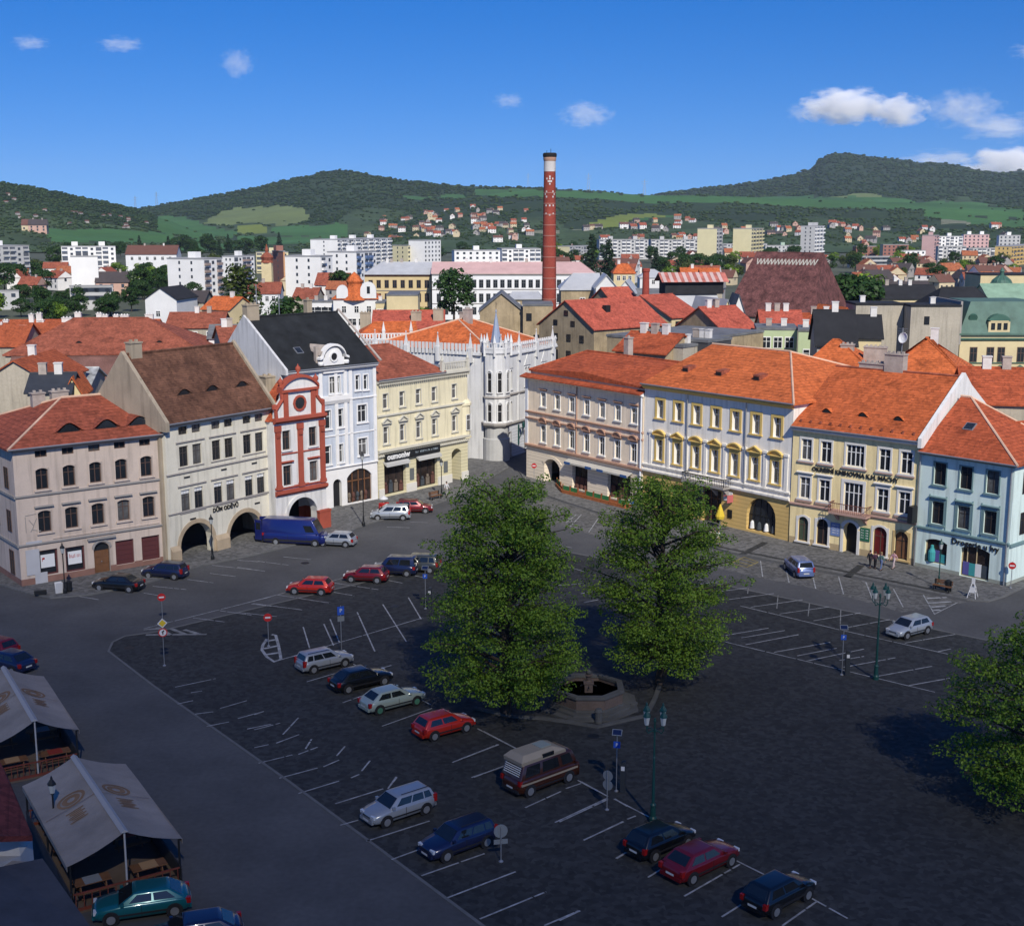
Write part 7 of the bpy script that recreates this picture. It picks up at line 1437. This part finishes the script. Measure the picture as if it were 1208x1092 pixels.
o=forest('forest',[(H1,6200),(H2,6000),(H3,3600),(H0,500),(H0b,400)],FM,lambda c,r,px,t:c==0 or (c==1 and r.random()<.10),5); tag(o,'dark woodland covering the tops of the hills on the skyline','woodland',None,'stuff')
o=forest('scrub',[(H1,1900),(H2,1900),(H3,3300),(H4,8600)],FM2,lambda c,r,px,t:(c in(0,1) and gap(px,t)>-.15) or (c>1 and r.random()<.012),6); tag(o,'lighter green scrub and orchard trees on the lower slopes','scrub',None,'stuff')
# ================================================================= DISTANT TOWN
PW_=[M('panel_white',(.76,.75,.72),.85,.07,.4),M('panel_grey',(.44,.44,.43),.85,.1,.4),M('panel_cream',(.62,.56,.34),.85,.07,.4),M('panel_pink',(.55,.36,.34),.85,.07,.4),M('panel_orange',(.52,.28,.14),.85,.07,.4),M('panel_yellow',(.60,.42,.16),.85,.07,.4),M('panel_brown',(.28,.13,.10),.85,.1,.4),M('panel_green',(.35,.45,.35),.85,.1,.4)]
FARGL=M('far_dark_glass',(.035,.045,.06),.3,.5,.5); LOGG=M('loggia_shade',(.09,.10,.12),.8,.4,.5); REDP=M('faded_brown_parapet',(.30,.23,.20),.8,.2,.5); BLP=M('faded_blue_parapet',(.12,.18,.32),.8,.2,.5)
def slab(xl,xm,xr,yt,Y,al,cE,cL,label,ends=1,sides='b',cab=1,st=2.9,cat='apartment block',name='apartment_block',group='panel apartment blocks in the distance',par=None,zoff=0,h=None):
    """corner seen at px xm; end wall to the left (angle al off the picture plane), long side to the right"""
    if (xm-xl)<.3*(xr-xl): al=80
    elif xm>600: al=max(al,math.degrees(math.atan((xm-604)/1520))+12)
    C=D(xm,yt,Y); zt=C.z; a=R(al); dL=Vector((-math.cos(a),math.sin(a),0)); dR=Vector((math.sin(a),math.cos(a),0))
    def reach(d,px):
        k=(px-CXP)/FPX; rx=ray(px,yt); kk=rx.x/rx.y; return (kk*C.y-C.x)/(d.x-kk*d.y)
    wL=max(.5,reach(dL,xl)); wR=max(.5,reach(dR,xr)); o=empty(name,(C.x,C.y,zoff),0,label,cat,group)
    if wR>130: wR=130
    z1=zt-zoff; nst=max(1,int(z1/st))
    def P(u,v,z): return (dL.x*u+dR.x*v,dL.y*u+dR.y*v,z)
    mb=MB(); q=[P(0,0,0),P(wL,0,0),P(wL,wR,0),P(0,wR,0)]; q2=[P(0,0,z1),P(wL,0,z1),P(wL,wR,z1),P(0,wR,z1)]
    mb.add(q+q2,[(0,1,5,4),(1,2,6,5),(2,3,7,6),(4,5,6,7)],0); mb.add(q+q2,[(3,0,4,7)],1)
    r=random.Random(int(xm*3+yt)); e=.06
    def pan(face,u0,u1,z0,z1_,mi,e=e):
        if face=='L': a_=[(u0,-e,z0),(u1,-e,z0),(u1,-e,z1_),(u0,-e,z1_)]
        else: a_=[(-e,u0,z0),(-e,u1,z0),(-e,u1,z1_),(-e,u0,z1_)]
        P4=[P(*x) for x in a_]; b_=[(x[0],0,x[2]) if face=='L' else (0,x[1],x[2]) for x in a_]; Q4=[P(*x) for x in b_]
        mb.add(P4+Q4,[(0,1,2,3),(0,1,5,4),(1,2,6,5),(2,3,7,6),(3,0,4,7)],mi)
    def fac(face,w,kind):
        n=max(1,int(w/3.6))
        for k in range(n):
            u=(k+.5)*w/n; bal=(kind=='b' and (k%3!=1)) 
            for f in range(nst):
                z=z1-(f+.9)*st+.3
                if z<0.3: continue
                if kind=='w' or not bal: pan(face,u-.75,u+.75,z+.2,z+1.55,2)
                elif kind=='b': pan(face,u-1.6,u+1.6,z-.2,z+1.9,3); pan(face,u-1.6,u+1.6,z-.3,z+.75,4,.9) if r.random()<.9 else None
                if kind=='s' : pass
        if kind=='g':
            for f in range(nst): z=z1-(f+.85)*st+.3; pan(face,.3,w-.3,z+.1,z+1.7,2)
    if ends: 
        n=ends
        for k in range(n):
            u=(k+1)*wL/(n+1)
            for f in range(nst):
                z=z1-(f+.9)*st+.3
                if z>.3: pan('L',u-.45,u+.45,z+.2,z+1.5,2)
    if sides: fac('R',wR,sides)
    mb.build('wall',[PW_[cE],PW_[cL],FARGL,LOGG,par or PW_[cL]],o)
    m=MB(); m.add([P(-.15,-.15,z1),P(wL+.15,-.15,z1),P(wL+.15,wR+.15,z1),P(-.15,wR+.15,z1),P(-.15,-.15,z1+.45),P(wL+.15,-.15,z1+.45),P(wL+.15,wR+.15,z1+.45),P(-.15,wR+.15,z1+.45)],[(4,5,6,7),(0,1,5,4),(1,2,6,5),(2,3,7,6),(3,0,4,7)]); m.build('roof',M('roof_parapet',(.30,.30,.30),.9,.1),o)
    for k in range(cab):
        v=wR*(k+.5)/cab; m=MB(); w2=min(4,wL*.3); m.add([P(wL/2+sx*w2*.5,v+sy*1.8,z1+z) for z in(.45,2.9) for sx,sy in((-1,-1),(1,-1),(1,1),(-1,1))],[(4,5,6,7),(0,1,5,4),(1,2,6,5),(2,3,7,6),(3,0,4,7)]); m.build('lift_house',PW_[cE],o)
    return o
SL=[(-40,-14,34,291,690,35,0,1,'left-edge grey and white apartment block beneath the wooded hill',1,'b',1),
(66,72,136,291,780,15,0,0,'long white apartment block behind the blank white block at left',0,'b',2),
(70,83,115,303,560,70,0,0,'blank white block standing above the grey office at left',0,'',0),
(66,82,133,338,470,60,1,1,'grey three storey office with rows of dark windows above the big red roof',0,'g',0),
(-40,-30,22,344,470,60,1,1,'grey office with window rows at the left edge above the big red roof',0,'w',0),
(115,118,198,321,700,10,0,0,'low white block with balcony rows between the blank white block and the trees',0,'b',0),
(197,240,262,306,540,25,0,0,'white apartment block with brown trimmed balconies left of the tall poplar tree',2,'b',1),
(262,276,300,303,700,25,0,0,'white balcony block directly behind the one with brown trimmed balconies',2,'b',1),
(298,302,340,298,800,15,2,2,'cream yellow balcony block just left of the orange tower block',0,'b',1),
(321,334,336,297,640,60,6,4,'orange and brown tower block end beside the white block',1,'',1),
(336,378,392,303,530,20,0,0,'white apartment block right of the orange tower, windows in two columns',2,'b',1),
(386,420,444,298,580,20,0,0,'white apartment block with a blue balcony column, nearest to the yellow school',2,'b',1),
(366,398,462,283,930,20,0,0,'long white apartment block highest behind the other white blocks',1,'b',3),
(463,481,484,290,880,40,2,2,'small beige block between the long white block and the white cube',2,'w',0),
(482,500,520,284,880,30,0,0,'white cube shaped block with gabled parapets left of the chimney',0,'w',0),
(533,536,590,296,800,8,0,0,'low white apartment block behind the white school roof, left half',0,'w',1),
(586,592,638,294,830,8,0,0,'low white apartment block directly left of the brick chimney',0,'b',1),
(658,672,698,291,1000,35,2,1,'cream ended dark block directly right of the brick chimney',0,'b',0),
(704,707,765,283,1080,8,1,1,'long grey balcony slab, left part, right of the brick chimney',0,'b',2),
(765,768,824,283,1100,8,1,1,'long grey balcony slab, right part, touching the first cream tower',0,'b',2),
(823,846,853,270,980,12,2,1,'cream tower block with a dark stripe, left of the two cream towers',0,'b',1),
(865,887,901,270,1010,12,2,2,'cream and orange tower block with a dark stripe above the brown hall roof',0,'b',1),
(945,962,973,267,1000,12,1,0,'tall grey tower block behind the right end of the brown hall roof',2,'b',2),
(850,853,905,288,1180,8,1,1,'grey apartment slab between the two cream towers',0,'b',1),
(900,903,946,290,1150,8,7,1,'apartment row in pale green and grey left of the tall grey tower',0,'w',1),
(1006,1010,1040,291,1130,8,6,6,'brown apartment row with white panels in the right middle distance',0,'w',0),
(1038,1042,1072,289,1100,8,2,6,'cream and brown apartment row right of the plain brown one',0,'w',0),
(1000,1003,1064,303,900,6,1,1,'long low grey building with a window strip, right of the hall roof',0,'g',0),
(1088,1103,1108,278,1080,18,3,3,'pink ended apartment block in front of the right hill',0,'b',1),
(1103,1106,1136,279,1120,8,0,0,'white apartment slab right of the pink ended block',0,'b',1),
(1134,1137,1167,277,1130,8,0,3,'tallest white and pink slab in front of the right hill',0,'w',2),
(1104,1107,1140,291,1000,8,1,1,'dark blue-grey block in front of the white slab at right',0,'b',0),
(1140,1143,1174,293,1010,8,1,1,'dark grey block left of the yellow block at the right edge',0,'b',0),
(1176,1179,1204,278,1090,8,0,1,'white block with grey panels at the right edge above the yellow block',0,'w',1),
(1174,1194,1230,291,930,15,5,5,'yellow apartment block at the right edge',3,'b',0),
(1060,1063,1092,296,960,8,0,0,'small white block beside the long low grey building',0,'w',0)]
for i,s_ in enumerate(SL): slab(*s_,par=REDP if i in(6,7) else BLP if i==11 else PW_[0] if i in(18,19,31,32) else None,group=None)
# ---- small houses, each its own object
HP=[]
HW=[M('render_white',(.72,.70,.66),.9,.08),M('render_cream',(.55,.46,.30),.9,.1),M('render_grey',(.34,.32,.30),.9,.1),M('render_pink',(.50,.32,.25),.9,.1)]
HR=[tile('far_red_tile',(.30,.085,.05)),tile('far_orange_tile',(.36,.12,.055)),T_DR,M('brown_far_roof',(.13,.06,.045),.9,.3),M('dark_far_roof',(.06,.05,.05),.9,.3)]
for k in range(16):
    r=random.Random(k+50); w,d,h,rs=r.uniform(8,13),r.uniform(7,9),r.uniform(3.2,6.5),r.uniform(2.6,4); mb=MB(); mb.box(-w/2,w/2,-d/2,d/2,-4,h,0); mb.prism([(-d/2-.4,h-.1),(d/2+.4,h-.1),(0,h+rs)],'x',-w/2-.3,w/2+.3,1)
    mb.add([(-w/2-.01+(.0),0,0)],[],0); mb.v.pop()
    mb.prism([(-d/2,h),(d/2,h),(0,h+rs-.35)],'x',-w/2-.32,w/2+.32,0)
    for q in range(3): x=-w/2+w*(q+.5)/3; mb.box(x-.5,x+.5,-d/2-.04,-d/2,1,2.3,2); mb.box(x-.5,x+.5,-d/2-.04,-d/2,h-1.9,h-.6,2) if h>4.6 else 0
    for s in(-1,1): mb.box(s*(w/2+.01)-.03,s*(w/2+.01)+.03,-.5,.5,h-1.6,h-.3,2)
    mb.box(w*.2,w*.2+.7,-.4,.4,h+rs-1.2,h+rs+.8,3)
    HP.append((mb.mesh('house',[HW[k%4],HR[(k*3+k//5)%5],FARGL,CHIM]),['white','cream','grey','pink'][k%4],['red','orange','dull red','brown','dark'][(k*3+k//5)%5]))
REG=[(430,625,247,284,66,'s','on the green hillside'),(470,620,258,274,26,'s','on the green hillside'),(690,862,262,284,42,'s','on the slope'),(975,1100,268,290,26,'s','on the slope'),(862,946,270,284,12,'s','on the slope'),(1150,1208,270,282,5,'s','on the slope'),(380,470,262,272,4,'s','on the green hillside'),
(1005,1208,311,345,40,'f','in the old town'),(655,860,300,362,32,'f','in the old town'),(0,170,322,350,9,'f','among the left hand trees'),(300,430,316,360,12,'f','below the white blocks'),(860,1000,306,330,10,'f','in the old town')]
LM=[(15,'left edge block'),(38,'farmhouse pair'),(85,'white block roof'),(160,'left pylon pair'),(60,'blank white block'),(130,'wide white block'),(215,'block with brown balconies'),(275,'white balcony block'),(330,'orange tower'),(360,'two-column white block'),(410,'long white block'),(450,'yellow school'),(475,'beige block'),(500,'white cube block'),(530,'dark pointed tree'),(560,'low white block'),(590,'ochre gable'),(615,'first pylon'),(645,'brick chimney'),(685,'cream ended block'),(720,'dark conifers'),(760,'white pavilion'),(800,'orange halls'),(835,'striped cream tower'),(880,'orange-striped tower'),(920,'pale green row'),(958,'grey tower'),(995,'hall roof corner'),(1022,'brown block row'),(1055,'low grey building'),(1095,'pink ended block'),(1120,'white slab'),(1150,'tallest pink slab'),(1190,'yellow block'),(1215,'right frame edge')]
USED={}
def where_(px,py,head,tail=''):
    L=sorted(LM,key=lambda q:abs(q[0]-px))[0]; side='left of' if px<L[0]-3 else 'right of' if px>L[0]+3 else 'near'
    l='%s %s the %s'%(head,side,L[1]); USED.setdefault(l,0); USED[l]+=1
    if USED[l]>1:
        for w in('lower','upper','nearer','farther','smaller','paler','taller','wider','duller'):
            l2=l.replace('small ',w+' small ',1) if 'small ' in l else w+' '+l
            if l2 not in USED: USED[l2]=1; return l2
    return l
rh=random.Random(99); cnt={}
for x0,x1,y0,y1,n,kd,where in REG:
    for k in range(n):
        px,py=rh.uniform(x0,x1),rh.uniform(y0,y1)
        if kd=='s': 
            p=H4.at(px,py)
            if px<640 and py>285-abs(px-540)*.02: continue
        else: p=G(px,py)
        me,cw_,rc=HP[rh.randrange(len(HP))]; o=link('small_house',me,None,p,rh.choice((0,PI/2,.3,-.4))+rh.gauss(0,.15)); s=rh.uniform(.7,1.0) if kd=='s' else rh.uniform(.9,1.25); o.scale=(s,s,s)
        tag(o,where_(px,py,'small %s %s-roofed house %s'%(cw_,rc.replace('dull ','dull-'),where)),'house','small houses '+where)
for k,(px,py) in enumerate([(36,276),(46,277)]): o=link('small_house',HP[[1,3][k]][0],None,H3.at(px,py),.2); o.scale=(1.8,1.8,1.8); tag(o,'orange roofed farmhouse at the foot of the left hill, %s one'%('left','right')[k],'house')
mb=MB(); p=H4.at(424,262); mb.box(-28,28,-6,6,-2,5); mb.prism([(-6.5,5),(6.5,5),(0,6.5)],'x',-28.5,28.5); tag(mb.build('long_shed',HW[0],None,p),'long white farm shed on the green slope below the middle hill','shed')
mb=MB(); p=D(175,284,820); 
# garden huts on the left hill
hm=MB(); hm.box(-2.6,2.6,-2,2,-2,2.4,0); hm.prism([(-2.3,2.4),(2.3,2.4),(0,3.8)],'x',-2.9,2.9,1); hutm=hm.mesh('garden_hut',[HW[2],HR[3]])
for k in range(22):
    px=rh.uniform(0,178); rp=lerp_list(H3.ridge,px); py=rh.uniform(rp+14,268)
    if py<rp+8: continue
    o=link('garden_hut',hutm,None,H3.at(px,py),rh.random()*3); tag(o,where_(px,py,'small garden hut on the left hill'),'hut','garden huts on the left hill')
# ---- trees of the middle distance
CM=[]
for k,(mat,w,h,conif) in enumerate([(LEAF2,5.2,9,0),(LEAF2,4.2,10,0),(LEAF,4.6,8,0),(LEAF3,4.0,8,0),(CONI,2.6,13,1),(LEAF3,3.0,13,2)]):
    r=random.Random(k+5); cl=[]
    if conif==1: 
        for q in range(26): t=q/26; a=q*2.4; rr=w*(1-t)*.65; cl.append((Vector((rr*math.cos(a),rr*math.sin(a),1.5+t*(h-2))),1.3*(1.15-t*.8)))
    elif conif==2:
        for q in range(44): t=q/44; a=q*2.4; rr=w*.55*math.sin(PI*min(1,.15+t*.85))**.6; cl.append((Vector((rr*math.cos(a),rr*math.sin(a),1.5+t*(h-2))),1.1))
    else:
        for q in range(40):
            a=r.random()*6.28; t=r.random(); rr=w*.75*math.sqrt(max(0,1-(2*t-1)**2))*(.6+.45*r.random()); cl.append((Vector((rr*math.cos(a),rr*math.sin(a),h*.28+t*h*.62)),r.uniform(.9,1.6)))
    cm=crown_mesh('crown',cl,60 if conif==1 else 34,.34,mat,k+70,.7); tm=MB(); tm.tube((0,0,-2),(0,0,h*.6),.28,.12,7); tm.tube((0,0,h*.35),(w*.3,.2,h*.6),.12,.05,5); tm.tube((0,0,h*.35),(-w*.3,.1,h*.65),.12,.05,5); CM.append((cm,tm.mesh('trunk',BARK),h))
KN=['dark green round tree','tall dark green tree','fresh green round tree','olive green tree','dark narrow conifer','tall olive poplar']
def btree(p,k,s,where,group=True,label=None):
    cm,tm,h=CM[k]; o=empty('conifer_tree' if k==4 else 'poplar_tree' if k==5 else 'broadleaf_tree',p,rh.random()*6,label or (KN[k]+' '+where),'tree',(KN[k]+'s '+where) if group else None); o.scale=(s,s,s*rh.uniform(.92,1.1)); link('trunk',tm,o); link('crown',cm,o); return o
tq=btree(G(286,402),5,1.6,'',False,'tall olive green tree left of the black roofed house, highest of its neighbours')
tq.scale=(2.3,2.3,1.6); btree(D(293,396,250)*1.0-Vector((0,0,D(293,396,250).z)),5,1.1,'',False,'olive green tree touching the tall one left of the black roof')
for px,Y,k,s,lb in ((535,400,1,1.7,'dark pointed tree standing before the white school'),(500,385,2,.85,'fresh green tree beside the cream box building'),(338,300,1,1.5,'dark green tree rising behind the black roof'),(402,520,0,1.3,'dark round tree below the white block with blue balconies'),(698,640,4,2.0,'narrow dark conifer right of the brick chimney, left one'),(718,560,4,2.0,'broad dark conifer right of the brick chimney, right one'),(774,700,4,1.4,'pointed conifer beside the small white pavilion'),(1012,335,0,2.1,'dark green tree right of the brown hall roof, left half'),(1030,350,2,2.2,'bright green tree right of the brown hall roof, right half'),(996,340,0,1.6,'low dark tree touching the right slope of the brown hall roof'),(782,420,3,1.0,'small olive tree beside the red industrial roofs')):
    r_=ray(px,300); btree(Vector((r_.x/r_.y*Y,Y,0)),k,s,'',False,lb)
for x0,x1,y0,y1,n,ks,where,s0 in ((-170,-5,322,380,16,(0,0,1,2),'beyond the left frame edge',1.4),(1215,1330,315,345,8,(0,1,2),'beyond the right frame edge',1.4),(20,130,352,384,22,(0,0,1,2),'in the belt above the big red roof',.85),(128,250,346,380,24,(0,1,0,3),'between the white blocks and the big red roof',.85),(135,195,333,350,9,(0,0,2),'around the low white balcony block',1.3),(780,872,318,334,18,(0,0,2,3),'behind the red industrial roofs',1.35),(0,60,318,345,8,(0,1,3),'below the left-edge apartment block',1.3),(60,300,300,318,22,(0,1,4,3),'around the far white blocks at left',1.5),(380,640,296,312,16,(0,3,0),'among the white blocks in the middle',1.4),(640,860,298,312,12,(0,1,2),'in front of the long grey slab',1.5),(860,1208,298,325,34,(0,1,3,2),'in the town at the far right',1.4),(1060,1208,325,342,9,(0,2,3),'among the old town roofs at right',1.2),(200,330,284,298,18,(0,1,4,1),'along the foot of the middle hill',1.8),(640,700,300,320,8,(0,1),'right of the brick chimney',1.3)):
    for k in range(n): tx,ty,kk=rh.uniform(x0,x1),max(297.8,rh.uniform(y0,y1)),rh.choice(ks); q=btree(G(tx,ty),kk,s0*rh.uniform(.7,1.1),where,False,where_(tx,ty,KN[kk])); q['group']='trees '+where
# pylons on the skyline
for i,(px,H_,hh) in enumerate(((160,H2,34),(185,H2,34),(623,H2,36),(694,H4,34),(760,H4,30))):
    p=H_.pt(px,1); mb=MB()
    for sx in(-1,1):
        for sy in(-1,1): mb.tube((sx*3,sy*3,-3),(sx*.4,sy*.4,hh),.22,.15,4)
    for k in range(5): z=hh*k/5; w=3-2.6*z/hh; mb.tube((-w,-w,z),(w,-w,z+hh/5),.14,n=4); mb.tube((w,-w,z),(-w,-w,z+hh/5),.14,n=4)
    for z in(hh*.72,hh*.86): mb.tube((-6,0,z),(6,0,z),.25,n=4)
    tag(mb.build('pylon',STEEL,None,p),'thin lattice power pylon on the skyline, '+['leftmost of the five','second from the left','just left of the brick chimney','first to the right of the brick chimney','farthest right of the five'][i],'pylon')
# ================================================================= CLOUDS
def cloud_mat(name,dens,scale,thr):
    m=bpy.data.materials.new(name); m.use_nodes=True; n=m.node_tree; L=n.links; n.nodes.remove(n.nodes['Principled BSDF']); v=n.nodes.new('ShaderNodeVolumePrincipled'); v.inputs['Color'].default_value=(1,1,1,1); v.inputs['Anisotropy'].default_value=-.35
    tc=n.nodes.new('ShaderNodeTexCoord'); ns=n.nodes.new('ShaderNodeTexNoise'); ns.inputs['Scale'].default_value=scale; ns.inputs['Detail'].default_value=6; ns.inputs['Roughness'].default_value=.62
    oi=n.nodes.new('ShaderNodeObjectInfo'); ad=n.nodes.new('ShaderNodeVectorMath'); ad.operation='ADD'; L.new(tc.outputs['Object'],ad.inputs[0]); L.new(oi.outputs['Location'],ad.inputs[1]); L.new(ad.outputs[0],ns.inputs['Vector'])
    ln=n.nodes.new('ShaderNodeVectorMath'); ln.operation='LENGTH'; L.new(tc.outputs['Object'],ln.inputs[0])
    sb=n.nodes.new('ShaderNodeMath'); sb.operation='MULTIPLY_ADD'; L.new(ln.outputs['Value'],sb.inputs[0]); sb.inputs[1].default_value=-.42; L.new(ns.outputs['Fac'],sb.inputs[2])
    mr=n.nodes.new('ShaderNodeMapRange'); mr.inputs[1].default_value=thr; mr.inputs[2].default_value=thr+.14; mr.inputs[3].default_value=0; mr.inputs[4].default_value=dens; L.new(sb.outputs[0],mr.inputs[0]); L.new(mr.outputs[0],v.inputs['Density'])
    L.new(v.outputs[0],n.nodes['Material Output'].inputs['Volume']); return m
CMT=cloud_mat('cumulus_vapour',.006,2.2,.16); CMT2=cloud_mat('thin_vapour',.0016,2.6,.20)
YC=14000
for i,(px,py,w,h,mt,lb) in enumerate([(280,76,46,40,CMT2,'small lone white cloud high at the left'),(692,136,76,34,CMT2,'small thin cloud right of the chimney top'),(600,119,44,20,CMT2,'faint wisp of cloud above and left of the chimney'),(35,51,50,18,CMT2,'faint wisp at the far left top'),(142,53,60,20,CMT2,'faint wisp beside the far left one'),
 (998,125,108,44,CMT,'brightest white cumulus above the right hill'),(1058,131,74,38,CMT,'grey-white cumulus joined to the right of the brightest one'),(1135,128,100,48,CMT2,'thin cloud between the cumulus pair and the right edge'),(1182,150,110,36,CMT2,'thin low cloud at the right edge'),(1110,188,110,24,CMT2,'small cloud just above the right hill ridge'),(1190,196,120,46,CMT,'bright cloud peeping over the ridge at the right edge'),(948,133,50,24,CMT2,'small tuft of cloud left of the brightest cumulus'),(1230,60,80,24,CMT2,'faint cloud beyond the right edge')]):
    p=D(px,py,YC); s=YC/1520.; bm=bmesh.new(); bmesh.ops.create_icosphere(bm,subdivisions=3,radius=1); me=bpy.data.meshes.new('cloud'); bm.to_mesh(me); bm.free(); me.materials.append(mt); o=link('cloud',me,None,p); o.scale=(w*s*.52,w*s*.42,h*s*.56); tag(o,lb,'cloud')

S.cycles.volume_bounces=6
# unseen cloud shape added behind the viewpoint to darken the near square
CZ=420.; off=_sv*(CZ/_sv.z); c0=Vector((-40,20,0))+off
m=bpy.data.materials.new('added_shade_cloud'); m.use_nodes=True; n=m.node_tree; L=n.links; b_=n.nodes['Principled BSDF']; b_.inputs['Base Color'].default_value=(.85,.86,.88,1); b_.inputs['Roughness'].default_value=1; b_.inputs['Specular IOR Level'].default_value=0
tc=n.nodes.new('ShaderNodeTexCoord'); mp=n.nodes.new('ShaderNodeSeparateXYZ'); L.new(tc.outputs['Object'],mp.inputs[0])
ns=n.nodes.new('ShaderNodeTexNoise'); ns.inputs['Scale'].default_value=.012; ns.inputs['Detail'].default_value=4; L.new(tc.outputs['Object'],ns.inputs['Vector'])
# blocking opacity grows from the northern edge (y=+150) towards the middle of the added shape, a little more to the west
gx=n.nodes.new('ShaderNodeMath'); gx.operation='MULTIPLY_ADD'; gx.inputs[1].default_value=.32; L.new(mp.outputs['X'],gx.inputs[0]); L.new(mp.outputs['Y'],gx.inputs[2])
g2=n.nodes.new('ShaderNodeMath'); g2.operation='MULTIPLY_ADD'; g2.inputs[1].default_value=26; L.new(ns.outputs['Fac'],g2.inputs[0]); L.new(gx.outputs[0],g2.inputs[2])
mr=n.nodes.new('ShaderNodeMapRange'); mr.interpolation_type='SMOOTHSTEP'; mr.inputs[1].default_value=124; mr.inputs[2].default_value=34; mr.inputs[3].default_value=0; mr.inputs[4].default_value=.74; L.new(g2.outputs[0],mr.inputs[0])
tr=n.nodes.new('ShaderNodeBsdfTransparent'); mx=n.nodes.new('ShaderNodeMixShader'); L.new(mr.outputs[0],mx.inputs[0]); L.new(tr.outputs[0],mx.inputs[1]); L.new(b_.outputs[0],mx.inputs[2]); L.new(mx.outputs[0],n.nodes['Material Output'].inputs['Surface'])
bm=bmesh.new(); bmesh.ops.create_icosphere(bm,subdivisions=4,radius=1)
for v in bm.verts: v.co=Vector((v.co.x*520,v.co.y*300,v.co.z*38))*(1+.08*noise.noise(v.co*3))
me=bpy.data.meshes.new('cloud'); bm.to_mesh(me); bm.free(); me.materials.append(m); o=link('cloud',me,None,c0); tag(o,'added unseen cloud shape behind the viewpoint, put in to darken the near square','cloud')  # the added blocker; only shares its name with the visible clouds

# ================================================================= HAZE
bm=bmesh.new(); bmesh.ops.create_cube(bm,size=1); me=bpy.data.meshes.new('haze'); bm.to_mesh(me); bm.free(); hz=link('haze',me,None,(0,3600,169)); hz.scale=(19000,8200,342); hz['kind']='stuff'; hz['label']='thin bluish air between the square and the hills'; hz['category']='haze'
m=bpy.data.materials.new('thin_haze'); m.use_nodes=True; n=m.node_tree; n.nodes.remove(n.nodes['Principled BSDF']); v=n.nodes.new('ShaderNodeVolumePrincipled'); v.inputs['Color'].default_value=(.72,.84,1,1); v.inputs['Density'].default_value=.000034; v.inputs['Anisotropy'].default_value=0
n.links.new(v.outputs[0],n.nodes['Material Output'].inputs['Volume']); me.materials.append(m)

GRP={'car':'cars parked in the square','road sign':'road signs of the square','parking meter':'parking meters of the bays','street lamp':'street lamps of the square','bench':'benches on the pavements','litter bin':'litter bins on the pavements','person':'people on the pavements','apartment block':'panel apartment blocks in the distance','pylon':'power pylons on the skyline','cloud':'clouds in the sky','manhole cover':'manhole covers in the paving','house':'houses of the old town','school':'school buildings','tree':'trees of the town','chimney':'brick chimneys of the old brewery'}
for o in S.objects:
    if o.parent is None and 'category' in o and 'group' not in o and o['category'] in GRP: o['group']=GRP[o['category']]
